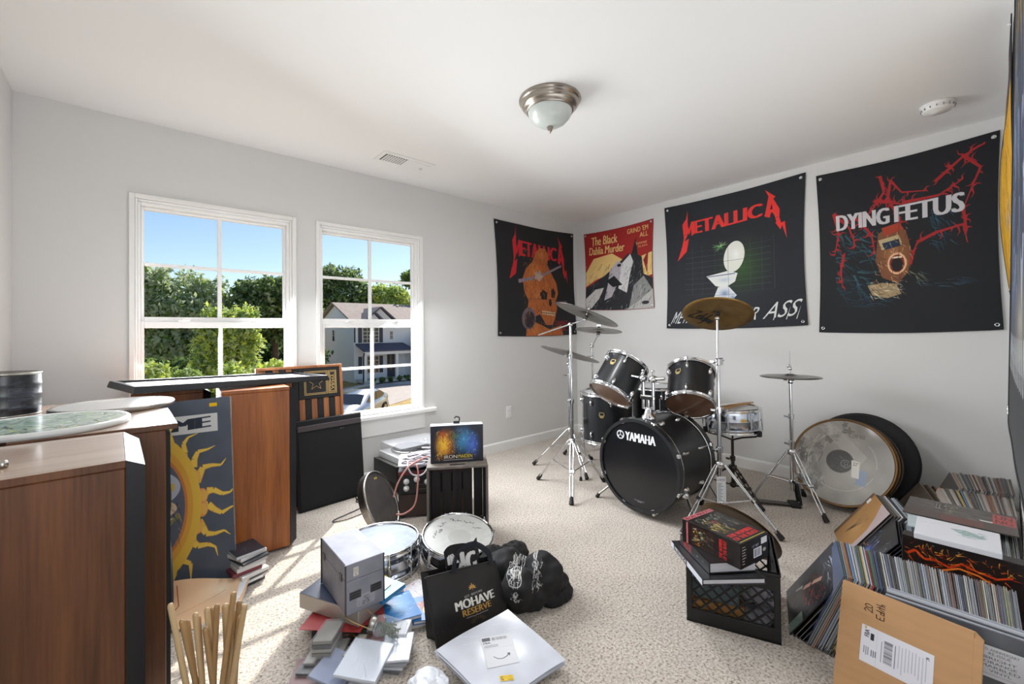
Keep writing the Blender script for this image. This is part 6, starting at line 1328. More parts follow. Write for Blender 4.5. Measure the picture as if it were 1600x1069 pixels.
c.ell(.44, .40, .085, .085, w_); c.ell(.44, .40, .078, .078, '#1d1c1e'); scrawl(.44, .40, .095, .16, 16, 3); c.text('DEATH', .37, .30, .51, .38, w_, bold=.02); c.text('CULT', .385, .41, .50, .49, w_, bold=.02); scrawl(.66, .42, .045, .22, 26, 5); scrawl(.47, .62, .05, .08, 14, 6)
heap('black_shirt', 'black shirt with white scrawled prints heaped right of the carrier bag', (-2.60, -1.87, 0), [(0, 0, .06, .16, .14, .10), (.06, -.06, .10, .09, .10, .10), (-.05, .06, .12, .09, .08, .09), (.10, -.08, .05, .10, .07, .06), (-.08, -.06, .10, .08, .08, .08)], 3, SHIRT, c.mat('shirt_print', .8))
heap('black_shirt', 'rumpled black shirt behind the carrier bag beside the piccolo snare', (-2.545, -1.68, 0), [(0, 0, .05, .10, .09, .09), (-.05, .03, .09, .07, .06, .06), (.05, -.02, .10, .07, .06, .05)], 5, SHIRT)
heap('black_cloth', 'black cloth tail trailing on the carpet at the right of the shirts', (-2.50, -1.985, 0), [(0, 0, .02, .09, .05, .05), (.05, .02, .03, .04, .04, .04)], 7, SHIRT)
c2 = Cv(200, 160, '#171618'); c2.text('ING', .1, .25, .8, .9, '#d9d8d6', bold=.13); c2.hatch(30, (0, .1, 1, .9), ['#d9d8d6', '#171618'], (.01, .02), (.05, .15), (0, 180), .9, 3)
t = thing('printed_shirt', 'black shirt with big white letters stuffed in the top of the carrier bag', 'clothing', (-2.905, -1.835, .0))
m = MB(); m.sheet(lambda u, v: Vector(((u-.5)*.17, .02*math.sin(u*7)-.035*v, .33-.12*v-.02*abs(u-.5))), 12, 10); m.build('front', c2.mat('ing_print', .8), t)
m = MB(); m.sheet(lambda u, v: Vector(((.5-u)*.18, .03-.02*math.sin(u*5)*v, .275-.22*v)), 10, 10); m.uv = {}; m.build('back', SHIRT, t)
# pack of clear record sleeves with a shipping label
L3, T3, R3, B3 = [Vector(p) for p in ((-3.112, -1.975, .075), (-2.818, -2.02, .115), (-2.772, -2.275, .035), (-3.085, -2.195, .03))]
L3 = L3; B3 = L3+(R3-T3)*1.02; B3.z = .02
c = Cv(440, 440, '#d3d7e2'); c.noise(.04, 110, 6); c.hatch(10, (0, 0, 1, .3), ['#f6f8ff', '#e6eaf4'], (.01, .03), (.1, .3), (0, 60), .5, 3)
t = thing('sleeve_pack', 'pack of clear plastic record sleeves with shipping label leaning on the carrier bag', 'plastic sleeves', (-2.94, -2.11, 0)); O3 = Vector((-2.94, -2.11, 0))
def pk(u, v, d): p = (L3*(1-u)+T3*u)*(1-v)+(B3*(1-u)+R3*u)*v; return p-O3+Vector((0, 0, d+.012*math.sin(PI*u)*math.sin(PI*v)+.004*math.sin(5*u+4*v)))
m = MB(); m.sheet(lambda u, v: pk(u, v, .0), 20, 20); m.build('sleeves', c.mat('sleeve_pack_print', .18, coat=.8), t)
for k in range(5): m = MB(); m.sheet(lambda u, v: pk(.006*((k*7) % 5)-.015+u*1.0, .005*((k*3) % 4)-.01+v, -.004*(k+1)), 8, 8); m.uv = {}; m.build('sleeve', FOG if k % 2 else pm('milky_sleeve', '#c4c8d2', .3), t)
c = Cv(200, 260, '#e3e5ea'); c.rect(.04, .05, .30, .17, '#3a3c44', .85)
for k in range(22): c.rect(.36+k*.022, .07, .36+k*.022+random.choice((.006, .012)), .17, '#3a3c44', .85)
c.text('FBA', .06, .20, .28, .27, '#3a3c44', bold=.03)
for k in range(3): c.rect(.06, .32+k*.03, .5, .335+k*.03, '#8d9098')
c.rect(.02, .44, .98, .445, '#a9acb4'); sm = [(.26, .70), (.38, .78), (.52, .80), (.66, .76), (.74, .70)]; c.line(sm, .022, '#3a3d45', w2=.03); c.poly([(.70, .66), (.80, .66), (.77, .76)], '#3a3d45')
m = MB(); m.sheet(lambda u, v: pk(.42+.32*u-.20*v+.02, .20+.14*u+.40*v, .0016), 8, 8); m.build('shipping_label', c.mat('shipping_label_pack', .4), t)
c = Cv(120, 60, '#ecc61a'); c.text('G', .08, .15, .26, .85, '#20201c', bold=.05); c.text('11.99', .34, .18, .9, .5, '#c29a10', bold=.02); c.text('used', .55, .6, .9, .88, '#6a5a1a', bold=.02)
m = MB(); m.sheet(lambda u, v: pk(.28+.12*u-.03*v, .745+.07*u+.06*v, .0016), 4, 4); m.build('price_sticker', c.mat('price_sticker', .4), t)
CYMB = pm('brown_cymbal', '#4a3822', .4, .6, var=.2, scale=14)
# ---------------------------------------------------------------- milk crate with books and boxed set
CRATE = pm('black_crate_plastic', '#121214', .45)
t = thing('milk_crate', 'black plastic milk crate with lattice sides in the foreground', 'crate', (-1.989, -2.519, 0), (-68, 0, 0))
A, B, H_ = .165, .172, .262; k = .022
MB().bx(-A, A, -B, B, 0, .010).build('base', CRATE, t)
def side(M, w):
    m = MB(); m.bx(-w, w, -.006, .006, .0, .055, M=M, b=.003); m.build('bottom_band', CRATE, t)
    m = MB()
    for x0, x1, z0, z1 in ((-w, -.05, .196, H_), (.05, w, .196, H_), (-.05, .05, .236, H_), (-.06, .06, .186, .20)): m.bx(x0, x1, -.006, .006, z0, z1, M=M, b=.002)
    m.bx(-w-.002, w+.002, -.009, .009, H_-.012, H_, M=M, b=.003); m.build('top_band', CRATE, t)
    for s in (-1, 1): m = MB(); m.bx(s*w-k if s > 0 else -w, w if s > 0 else -w+k, -.007, .007, .05, .20, M=M, b=.003); m.build('corner_post', CRATE, t)
    L = math.hypot(.30, .145)
    for s in (-1, 1):
        for q in range(-4, 5):
            # diagonal ribs clipped to the opening
            pts = []
            x0, z0 = q*.046*1.0-.0725, .052; x1, z1 = x0+.146, .198
            a, b = 0, 1
            for lim in (-w+k*.5, w-k*.5):
                if x1 != x0:
                    tt = (lim-x0)/(x1-x0)
                    if lim < 0: a = max(a, tt)
                    else: b = min(b, tt)
            if b-a < .05: continue
            p0 = Vector((s*(x0+(x1-x0)*a), 0, z0+(z1-z0)*a)); p1 = Vector((s*(x0+(x1-x0)*b), 0, z0+(z1-z0)*b)); d = (p1-p0); ang = math.degrees(math.atan2(d.z, d.x))
            m = MB(); m.box(d.length, .007, .0055, M @ T(*((p0+p1)/2)) @ E(0, -ang) @ T(0, 0, -.0027)); m.build('lattice_rib', CRATE, t)
side(T(0, -B+.006, 0), A); side(T(0, B-.006, 0) @ E(180), A); side(T(A-.006, 0, 0) @ E(90), B-.012); side(T(-A+.006, 0, 0) @ E(-90), B-.012)
KR = pm('kraft_box', '#a8793f', .7); GRB = pm('grey_blue_box', '#5f6e72', .6); GRC = pm('grey_cloth', '#8d8c92', .9, bump=.4, bscale=120)
MC = T(-1.989, -2.519, 0) @ E(-68)
def incrate(name, label, x, y, z, l, w, h, mat, cat, rz=0, band=None):
    p = MC @ Vector((x, y, z)); o = thing(name, label, cat, p, (-68+rz, 0, 0)); MB().box(l, w, h, b=.004).build('carton', mat, o)
    m = MB(); m.bx(-.002, .002, -w/2-.0004, w/2+.0004, .002, h+.0004); m.build('tape_seam', band or mat, o)
incrate('kraft_carton', 'tan cardboard box inside the milk crate', -.055, -.07, .011, .19, .16, .075, KR, 'box', 4, pm('kraft_tape', '#8a6232', .5)); incrate('grey_carton', 'grey blue box on the tan box inside the milk crate', -.06, -.06, .088, .18, .17, .075, GRB, 'box', -3); incrate('small_carton', 'teal box on top inside the milk crate', -.04, -.05, .165, .15, .14, .045, pm('teal_box', '#4f7f8c', .5), 'box', 6)
for kk, (x, y, z, r) in enumerate(((.09, -.095, .01, .055), (.10, .02, .01, .06), (.08, -.07, .10, .05))): crumple('wrapped_bundle', ('small grey wrapped bundle at the front of the milk crate', 'grey wrapped bundle at the back of the milk crate', 'grey bundle on top of the others in the milk crate')[kk], MC @ Vector((x, y, z)), r, GRC, 60+kk, 'bundle', .7)
def at_books(p, s=1.031): C_ = Vector((-3.9001, -3.2965, 1.1862)); return C_+(Vector(p)-C_)*s
s_ = 1.031
def bigbook(label, P, rz, L, W, Hh, covm, spine_art, page_white, cover=None):
    t = thing('book', label, 'book', P, (rz, 0, 0))
    m = MB(); m.bx(-L/2, L/2, -W/2, W/2, 0, .003); m.build('back_cover', covm, t); m = MB(); m.bx(-L/2+.004, L/2-.004, -W/2+.004, W/2-.004, .003, Hh-.003); m.build('pages', page_white, t); m = MB(); m.bx(-L/2, L/2, -W/2, W/2, Hh-.003, Hh); m.build('front_cover', covm, t)
    m = MB(); m.bx(-L/2-.002, -L/2+.002, -W/2, W/2, 0, Hh); m.build('spine', covm, t)
    m = MB(); m.add([(-L/2-.0026, W/2, 0), (-L/2-.0026, -W/2, 0), (-L/2-.0026, -W/2, Hh), (-L/2-.0026, W/2, Hh)], [(0, 1, 2, 3)], uvs=[[(0, 0), (1, 0), (1, 1), (0, 1)]]); m.build('spine_print', spine_art, t)
    if cover: m = MB(); m.flat(L-.002, W-.002, T(0, 0, Hh+.0004)); m.build('cover_print', cover, t)
    return t
PW = pm('white_pages', '#d3d3da', .7, var=.08, scale=300, stretch=(.02, .02, 1))
c = Cv(400, 50, '#c9ccd6'); c.rect(.1, 0, .55, 1, '#24262c'); c.text('METALLICA', .14, .2, .52, .8, '#d9dbe2', bold=.04)
ck = Cv(160, 200, '#17181c'); ck.hatch(20, (.05, .1, .4, .9), ['#4a4f58', '#8f959e'], (.006, .014), (.02, .06), (0, 180), .8, 4)
bigbook('flat black book with white edges lowest in the stack on the milk crate', at_books((-2.174, -2.533, .2575), 1.0), -40.3, .232, .29, .022, pm('book_black', '#17181c', .35, coat=.3), c.mat('spine_white', .4), PW, ck.mat('black_cover', .3, coat=.3))
c = Cv(400, 80, '#16171b'); c.text('MASTER', .12, .1, .42, .9, '#b0242c', bold=.05); c.ell(.62, .5, .03, .03, '#c9ccd2'); c.ell(.8, .45, .02, .02, '#e6e8ec'); c.hatch(10, (.5, .1, .98, .9), ['#9aa0aa', '#3a3d44'], (.006, .014), (.02, .06), (0, 180), .8, 4)
ck = Cv(160, 200, '#1a1113'); ck.hatch(60, (0, 0, 1, 1), ['#6a1a20', '#8a2a2a', '#241418'], (.01, .03), (.05, .2), (0, 180), .8, 4)
# shift so the stack is carried by the crate rim
bigbook('thick black book with red spine lettering under the illustrated box', at_books((-2.165, -2.535, .2822), 1.0), -37, .182, .230, .040, pm('book_black', '#17181c', .35), c.mat('spine_red', .35, coat=.3), PW, ck.mat('red_black_cover', .3, coat=.3))
# boxed set on top
def dark_art(w, h, seed, blocks):
    c = Cv(w, h, '#17120f'); c.noise(.15, 40, seed)
    for f in blocks: f(c)
    return c
top = dark_art(360, 220, 3, [lambda c: (c.hatch(120, (.10, .12, .58, .88), ['#c9cdb8', '#8fa3a0', '#23201c', '#d9c26a', '#5f7a78', '#3a2a1a'], (.006, .018), (.03, .12), (-30, 40), .85, 3), c.hatch(60, (.40, .5, .70, .95), ['#d9b82a', '#8a5a14', '#f0d85a'], (.006, .016), (.03, .10), (-50, 10), .8, 4), c.glow(.36, .55, .10, .2, '#a82a22', .8), c.rect(0, 0, .09, 1, '#c96a72'))])
top.text('IRON MAIDEN', .02, .04, .075, .96, '#2a1012', bold=.05, quad=[(.015, .97), (.015, .03), (.078, .03), (.078, .97)]); top.text('THE NUMBER', 0, 0, 1, 1, '#c01f20', bold=.14, quad=[(.74, .93), (.74, .10), (.82, .10), (.82, .93)]); top.text('OF THE BEAST', 0, 0, 1, 1, '#c01f20', bold=.14, quad=[(.84, .93), (.84, .10), (.92, .10), (.92, .93)]); top.rect(.965, .05, .975, .95, '#d9c23a')
fr = dark_art(360, 130, 5, [lambda c: (c.rect(.18, .10, .56, .90, '#4a1a18'), c.rect(.19, .13, .55, .87, '#241a14'), c.hatch(90, (.20, .16, .40, .84), ['#d9b83a', '#6a9a8c', '#c9cdb8', '#2a2018', '#a8341e'], (.006, .018), (.03, .10), (0, 180), .85, 6), c.hatch(14, (.40, .2, .54, .84), ['#d98a2a', '#5a5a5c'], (.006, .014), (.05, .14), (30, 80), .8, 7), c.rect(.075, .04, .105, .98, '#b8525a'))])
fr.text('IRON MAIDEN', 0, 0, 1, 1, '#d97a82', bold=.04, quad=[(.072, .97), (.072, .05), (.108, .05), (.108, .97)]); fr.text('THE NUMBER', 0, 0, 1, 1, '#c01f20', bold=.14, quad=[(.66, .92), (.66, .12), (.715, .12), (.715, .92)]); fr.text('OF THE BEAST', 0, 0, 1, 1, '#c01f20', bold=.14, quad=[(.73, .92), (.73, .12), (.785, .12), (.785, .92)])
en = dark_art(220, 130, 7, [lambda c: (c.rect(.46, .42, .76, .80, '#d9dce8'), c.rect(.74, .10, .96, .36, '#dfe2e6'), c.ell(.86, .62, .06, .08, '#a9a39a'))])
for q in range(20): en.rect(.49+q*.012, .46, .49+q*.012+random.choice((.003, .006)), .76, '#1a1a1c')
en.text('12" SET', .42, .26, .66, .36, '#d9dce8', bold=.02)
for q in range(7): en.rect(.06, .16+q*.11, .06+.14*random.uniform(.5, 1), .19+q*.11, '#b9b6b0')
t = thing('boxed_set', 'black and red illustrated cardboard box on top of the books on the milk crate', 'box', at_books((-2.160, -2.562, .3226), 1.0), (-100.9, 0.4, .6))
L_, W_, H_ = .245, .175, .092
MB().box(L_, W_, H_, b=.0012).build('carton', pm('box_black', '#17120f', .4, coat=.2), t)
m = MB(); m.add([(-L_/2, -W_/2, H_+.0004), (L_/2, -W_/2, H_+.0004), (L_/2, W_/2, H_+.0004), (-L_/2, W_/2, H_+.0004)], [(0, 1, 2, 3)], uvs=[[(0, 0), (1, 0), (1, 1), (0, 1)]]); m.build('top_print', top.mat('set_top_print', .35, coat=.3), t)
m = MB(); m.panel(L_-.001, H_-.001, T(0, -W_/2-.0004, 0)); m.build('front_print', fr.mat('set_front_print', .35, coat=.3), t); m = MB(); m.panel(W_-.001, H_-.001, E(90) @ T(0, -L_/2-.0004, 0)); m.build('end_print', en.mat('set_end_print', .35), t)
cy = cymbal('ride_cymbal', 'dark cymbal leaning against the back of the milk crate', .19, (-1.652, -2.423, .186), axis_rot(-6, 36), CYMB)

# ---------------------------------------------------------------- bass drum heads and bag leaning on the right wall
c = Cv(512, 512, '#a8a49d'); c.noise(.12, 130, 4)
rg = random.Random(9)
for k in range(26): a = rg.uniform(100, 290); q = rg.uniform(.28, .46); c.ell(.5+q*math.cos(R(a)), .5+q*math.sin(R(a)), rg.uniform(.02, .06), rg.uniform(.02, .07), rg.choice(['#d9d6cf', '#5f5d59', '#c9c6bf', '#73716c']), .5, rg.uniform(0, 180), wob=.3)
c.hatch(60, (.05, .2, .35, .95), ['#dedbd4', '#6d6a65', '#b7b3ac'], (.006, .03), (.06, .2), (60, 130), .45, 5); c.poly([(.22, .12), (.40, .08), (.74, .40), (.68, .52)], '#d3cfc8', .45)
for q, al in ((.335, .6), (.33, .0)): 
    for s0, s1 in ((20, 150), (165, 300), (315, 365)): c.line([(.5+q*math.cos(R(a)), .5+q*math.sin(R(a))) for a in range(s0, s1, 4)], .006, '#e2dfd8', al)
c.ell(.49, .50, .135, .135, '#45423f'); c.ell(.49, .50, .12, .12, '#3a3735'); c.hatch(40, (.40, .42, .58, .60), ['#5a5652', '#2a2826', '#6a6662'], (.006, .014), (.03, .08), (0, 180), .6, 6); c.line([(.55+.045*math.cos(R(a)), .52+.045*math.sin(R(a))) for a in range(0, 330, 20)], .008, '#8a8681'); c.text('G1', .53, .49, .57, .55, '#8a8681', bold=.02)
c.rect(.66, .56, .76, .73, '#8fa3c4', .8); c.poly([(.60, .46), (.68, .47), (.69, .66), (.62, .655)], '#e9e6de'); c.text('22"', .62, .48, .67, .52, '#4a4844'); c.text('CLEAR BASS', .55, .15, .70, .20, '#6d6863', bold=.01); c.ell(.20, .80, .09, .07, '#b9c4c6', .7); c.hatch(16, (.14, .76, .24, .83), ['#3a4648'], (.004, .008), (.02, .06), (0, 180), .8, 7)
t = thing('bass_drumhead', 'big clear bass drumhead with dark centre dot leaning near the right wall', 'drumhead', (-.375, -2.578, .297)); t.rotation_euler = axis_rot(173, 25.3)
MB().lathe([(.272, -.012), (.291, -.012), (.291, .006), (.287, .009), (.276, .004)], 72, closed=True).build('rim', pm('gold_brown_rim', '#7b5c38', .35, .6), t)
m = MB(); m.disc(.282, .003, 72, uv=True); m.build('drumhead', c.mat('clear_bass_head', .14, coat=.9), t)
for k, (lab, off, r, col) in enumerate((('second bass drumhead with brown rim stacked behind the clear one', .022, .287, '#6a4f30'), ('third bass drumhead nearest the bag in the leaning stack', .042, .285, '#3a3430'))):
    o = thing('bass_drumhead', lab, 'drumhead', Vector((-.375, -2.578-.012*(k+1), .297+.006*(k+1)))-nrm(173, 25.3)*off); o.rotation_euler = axis_rot(173, 25.3)
    MB().lathe([(r-.018, -.010), (r, -.010), (r, .006), (r-.004, .009), (r-.015, .004)], 64, closed=True).build('rim', pm('rim_%d' % k, col, .4, .5), o); m = MB(); m.disc(r-.008, .002, 64); m.build('drumhead', pm('grey_head', '#8f8c86', .4), o)
t = thing('cymbal_bag', 'round black padded bag leaning on the right wall behind the drumheads', 'bag', Vector((-.235, -2.655, .305))); t.rotation_euler = axis_rot(174, 20)
MB().lathe([(0, -.045), (.26, -.045), (.293, -.034), (.302, -.012), (.300, .012), (.285, .026), (.25, .030), (0, .032)], 56).build('bag_body', pm('black_nylon', '#18171a', .8, bump=.5, bscale=60), t)
m = MB(); m.tube([(.304*math.cos(a), .304*math.sin(a), 0) for a in [2*PI*k/56 for k in range(58)]], .004, 6); m.build('zip', BLACKM, t)

# ---------------------------------------------------------------- records
PAL = ['#c9cbd0', '#8f949c', '#4f5359', '#2b2d31', '#a8a39b', '#d9d7d2', '#6b655f', '#1d1e21', '#b4b9c4', '#7a8794', '#9aa7b6', '#55504c', '#38302c', '#c3bcb0', '#6a3f36', '#53604f', '#8f9468', '#7f6048', '#4a5a78', '#e6e6e8', '#9c9690', '#6f7a80', '#aab3c2', '#5d6470', '#33363c', '#bfc3cb', '#8a9099', '#474a50']
EDGE = [pm('sleeve_edge_light', '#d2d4d8', .5), pm('sleeve_edge_dark', '#3a3a3d', .5)]
SLV = {}
def sleeve_mesh(col):
    """a record sleeve: two thin boards with the inner sleeve recessed between them; x = width, z = height, y = thickness"""
    if col in SLV: return SLV[col]
    m = MB(); s = .157
    m.bx(-s, s, -.0022, -.0009, 0, .314, 0); m.bx(-s, s, .0009, .0022, 0, .314, 0); m.bx(-s+.002, s-.003, -.0009, .0009, .001, .309, 1)
    h = hexc(col); lumi = sum(h)/3
    SLV[col] = m.mesh('record_sleeve', [pm('sleeve_'+col[1:], col, .32, coat=.35), EDGE[0] if lumi < .5 else EDGE[1] if lumi > .75 else EDGE[0]]); return SLV[col]
NREC = [0]
import colorsys
def cname(h):
    r, g, b = hexc(h); hh, l, sa = colorsys.rgb_to_hls(r, g, b)
    if l < .13: return 'black'
    if sa < .16: return 'dark grey' if l < .36 else 'mid grey' if l < .62 else 'pale grey' if l < .82 else 'white'
    k = 'red' if hh < .03 or hh > .94 else 'brown' if hh < .11 and l < .5 else 'tan' if hh < .16 else 'olive' if hh < .22 else 'green' if hh < .45 else 'blue'
    return ('dark ' if l < .33 and k not in ('brown',) else 'pale ' if l > .66 and k == 'blue' else '')+k
def nth(n): return str(n)+('th' if 10 <= n % 100 <= 20 else {1: 'st', 2: 'nd', 3: 'rd'}.get(n % 10, 'th'))
def rec(P, th, rz, col, label, group, sc=1.0, thk=1.0):
    o = obj('record_sleeve', sleeve_mesh(col)); o.rotation_euler = (R(th), 0, R(rz)); o.location = P; o.scale = (sc, thk, sc); NREC[0] += 1
    return tag(o, label, 'record', group=group)
def row(x, y0, y1, th0, th1, rz0, rz1, tm, seed, label, group, pal=PAL, special={}, sc=1.0, xj=.004, z=.001):
    """sleeves filed from y0 towards y1 (-y), tops leaning to -y"""
    rg = random.Random(seed); y = y0; k = 0; out = []
    while y > y1:
        f = (y0-y)/max(1e-6, y0-y1); th = th0+(th1-th0)*f; rz = rz0+(rz1-rz0)*f; tk = tm*rg.choice((.8, .9, 1, 1, 1.1, 1.7)); col = rg.choice(pal); lab, g = '%s %s, %s from the left' % (cname(col), label, nth(k+1)), group
        if k in special: col, lab = special[k]; g = None
        yb = y+.314*sc*math.sin(R(-th))*-1        # y is the line of the tops
        o = rec((x+rg.uniform(-xj, xj)*2, y+.314*sc*math.sin(R(th)), z), th, rz, col, lab, g, sc*rg.uniform(.985, 1.0), tk/.0044); out.append(o)
        y -= tk/math.cos(R(th))*1.04; k += 1
    return out
SP = {5: ('#6b87a8', 'blue-grey sleeved record near the left end of the front row'), 9: ('#e2bc1e', 'yellow-spined record standing in the front row near its left end'), 11: ('#b32c30', 'red-spined record right of the yellow one in the front row'), 12: ('#3f7f66', 'green-spined record two right of the yellow one in the front row'), 3: ('#b8743a', 'orange-brown record near the left end of the front row')}
row(-1.862, -2.872, -3.318, 22, 10, 16, 1.5, .0062, 3, 'record in the front row behind the mailer', 'records in the front row', special=SP)
# leaning stack at the left end of the front row, top sleeve shown
def cover(name, w, h, f, rough=.25): c = Cv(w, h, '#1c1d22'); f(c); return c.mat(name, rough, coat=.2)
DARK = ['#1b1d22', '#25211f', '#2d3038', '#141518', '#3a332c', '#202a3a', '#4a4038', '#191a1e']
def lean(n, x, ytop, ybot, step, rz, seed, label, group, art, artlabel, dx=(0, 0), pal=DARK, sc=1.0):
    """parallel leaning sleeves; k = 0 is the exposed one"""
    th = math.degrees(math.asin(min(.98, (ybot-ytop)/(.314*sc)))); rg = random.Random(seed)
    for k in range(n):
        y = ybot-k*step; z = .002; P = (x+dx[0]*k, y, z+.0)
        if k == 0:
            t = thing('record_sleeve', artlabel, 'record', P, (rz, 0, th)); s = .157*sc
            m = MB(); m.bx(-s, s, -.0022, .0022, 0, .314*sc, b=.0008); m.build('sleeve', pm('sleeve_base', '#2a2b30', .4), t)
            m = MB(); m.add([(s, .0027, 0), (-s, .0027, 0), (-s, .0027, .314*sc), (s, .0027, .314*sc)], [(0, 1, 2, 3)], uvs=[[(1, 0), (0, 0), (0, 1), (1, 1)]] if False else [[(0, 0), (1, 0), (1, 1), (0, 1)]]); m.build('cover_print', art, t)
            NREC[0] += 1
        else:
            cl = rg.choice(pal); rec(P, th, rz+rg.uniform(-1.5, 1.5), cl, '%s %s, %s behind its front cover' % (cname(cl), label, nth(k)), group, sc*rg.uniform(.98, 1))
def f1(c): c.a[:] = hexc('#23262e'); c.hatch(80, (.0, 0, 1, 1), ['#2f3846', '#14161c', '#4a5566'], (.01, .04), (.1, .3), (20, 60), .6, 3); c.hatch(60, (.30, .30, .85, .7), ['#7a2a24', '#a83a30', '#4a1a1a'], (.01, .03), (.05, .16), (-20, 60), .8, 4); c.poly([(.52, .30), (.58, .34), (.46, .52), (.42, .46)], '#c9a08c'); c.poly([(.40, .50), (.46, .54), (.38, .68), (.34, .62)], '#b88a78'); c.poly([(.28, .66), (.34, .68), (.26, .82), (.22, .80)], '#8f9298'); c.rect(.80, .74, 1, 1, '#a9c4b4', .8); c.hatch(14, (.2, .05, .8, .25), ['#c9d2de', '#8f9cb0'], (.006, .014), (.1, .3), (-10, 10), .8, 5)
lean(16, -1.85, -2.862, -2.690, .0135, 18, 5, 'record in the stack leaning by the mailer', 'leaning records by the cardboard mailer', cover('lp_cover_grey_red', 200, 200, f1), 'plastic-sleeved record with grey and red cover leaning left of the cardboard mailer', dx=(-.002, 0))
# records filed face to the viewer at the front
for k in range(7):
    x = -2.030-k*.0075; nm = 'record sleeve edge-on behind the one with the sticker'
    if k < 6: o = obj('record_sleeve', sleeve_mesh(('#b9bdc6', '#4a4b50', '#d0d3da', '#6d6f76', '#38393d', '#c2c6cf')[k])); o.rotation_euler = (R(-3), 0, R(-88.5)); o.location = (x, -3.1885, .001); o.scale = (.99, .0058/.0044, 1.0+.02*(k in (0, 2))); tag(o, ('plastic-sleeved record facing front, rearmost of its row', 'dark record facing front, second from the rear', 'pale plastic-sleeved record facing front in the middle of its row', 'grey record facing front, fourth from the rear', 'dark record facing front, second behind the sticker', 'pale record facing front directly behind the stickered one')[k], 'record'); NREC[0] += 1
t = thing('record_sleeve', 'grey plastic-sleeved record with white sticker right of the cardboard mailer', 'record', (-2.079, -3.1885, .001), (-88.5, 0, -3))
m = MB(); m.bx(-.157, .157, -.003, .003, 0, .314, b=.001); m.build('sleeve', pm('sleeve_grey', '#4a4c52', .3), t)
c = Cv(300, 300, '#55585f'); c.noise(.1, 80, 4); c.hatch(26, (.0, .2, .9, .9), ['#b9b8b0', '#7d8086', '#d9d3b0'], (.006, .02), (.05, .2), (-30, 40), .8, 6); m = MB(); m.panel(.312, .312, T(0, -.0034, .001)); m.build('cover_print', c.mat('grey_lp_cover', .25, coat=.2), t)
c = Cv(200, 170, '#d6d7dc'); 
for k, (st, a, b, y) in enumerate((('LTD. ANNIVERSARY', .15, .85, .08), ('RE-ISSUE', .30, .70, .20), ('BRIGHT', .2, .8, .34), ('ORANGE', .2, .8, .47), ('MARBLED', .15, .85, .60), ('VINYL', .3, .7, .73))): c.text(st, a, y, b, y+.085, '#6d6f78', bold=.02)
c.rect(.1, .88, .9, .90, '#a9abb4'); m = MB(); m.panel(.105, .088, T(.090, -.0056, .185)); m.build('sticker', c.mat('vinyl_sticker', .4), t)
# cardboard mailer
CARD = pm('brown_cardboard', '#b98f64', .75, var=.06, scale=6, bump=.1, bscale=90, stretch=(1, 1, 8))
t = thing('cardboard_mailer', 'tan cardboard record mailer with shipping label and handwriting in the foreground', 'box', (-2.197, -3.074, .002), (-95.5, 1.1, -16))
m = MB(); m.prism([(-.162, 0), (.162, 0), (.162, .322), (.145, .336), (-.162, .336)], .014, Matrix(((1, 0, 0, 0), (0, 0, 1, 0), (0, 1, 0, 0), (0, 0, 0, 1)))); m.build('carton', CARD, t)
m = MB(); m.bx(-.163, .144, -.0012, .0, .0, .335, b=.0004); m.bx(.144, .162, -.0012, .0, .0, .320, b=.0004); m.build('front_flap', CARD, t)
c = Cv(260, 150, '#dcdce4'); 
def rt(st, x, y0, y1, w, col='#3a3a42', b=.02): c.text(st, 0, 0, 1, 1, col, bold=b, quad=[(x, y1), (x, y0), (x+w, y0), (x+w, y1)])
rt('FBA', .05, .10, .30, .07, '#2a2a30', .05); c.rect(.05, .02, .075, .09, '#c9a02a', .9); c.rect(.14, .16, .19, .34, '#2a2a30')
for k in range(3): c.rect(.05+k*.03, .56, .065+k*.03, .56+.3*random.uniform(.5, 1), '#8d8d98'); c.rect(.16+k*.03, .60, .175+k*.03, .60+.28*random.uniform(.5, 1), '#6d6d78')
c.rect(.235, .04, .238, .96, '#b9b9c4')
for k in range(24): c.rect(.34, .20+k*.025, .46, .20+k*.025+random.choice((.008, .014)), '#2a2a30')
c.rect(.30, .25, .312, .8, '#8d8d98'); c.rect(.49, .2, .502, .8, '#6d6d78')
for k in range(9): c.rect(.54+k*.045, .10+.1*random.random(), .552+k*.045, .55+.35*random.random(), '#b3b3be')
rt('3', .90, .12, .2, .04)
m = MB(); m.panel(.170, .108, T(-.017, -.0018, .122)); m.build('shipping_label', c.mat('mailer_label', .5), t)
c = Cv(120, 160, '#b98f64'); 
def pen(pts): c.line([(x, y) for x, y in pts], .018, '#2f2218')
c2 = None
hw = MB()
def stroke(pts, w=.0009):
    for i in range(len(pts)-1):
        a, b = Vector(pts[i]), Vector(pts[i+1]); d = b-a; n = Vector((-d.y, d.x)).normalized()*w; e = d.normalized()*w
        q = [a-n-e, b-n+e, b+n+e, a+n-e]; hw.add([(p.x, -.0019, p.y) for p in q], [(0, 1, 2, 3), (3, 2, 1, 0)])
# "20 Edith" written sideways: letter x runs up the box, letter y runs to the left
def side_text(glyphs, ox, oz, s):
    for g in glyphs: stroke([(ox-y*s, oz+x*s) for x, y in g])
two = [[(0, .8), (.2, 1), (.45, .8), (.05, .05), (.55, .1)]]; zero = [[(.8+.22*math.cos(a), .5+.42*math.sin(a)) for a in [k*.45 for k in range(15)]]]
side_text(two+zero, -.078, .272, .022)
ed = [[(.5, .95), (.05, .9), (0, .5), (.3, .5)], [(0, .5), (.05, .05), (.5, .08)], [(1.0, .5), (.75, .45), (.72, .1), (1.0, .12), (1.08, 1.0), (1.05, .05)], [(1.3, .5), (1.28, .1)], [(1.32, .7), (1.34, .72)], [(1.55, .9), (1.58, .05)], [(1.42, .6), (1.72, .62)], [(1.88, 1.0), (1.85, .05)], [(1.86, .35), (2.05, .45), (2.1, .05)]]
side_text(ed, -.048, .262, .022)
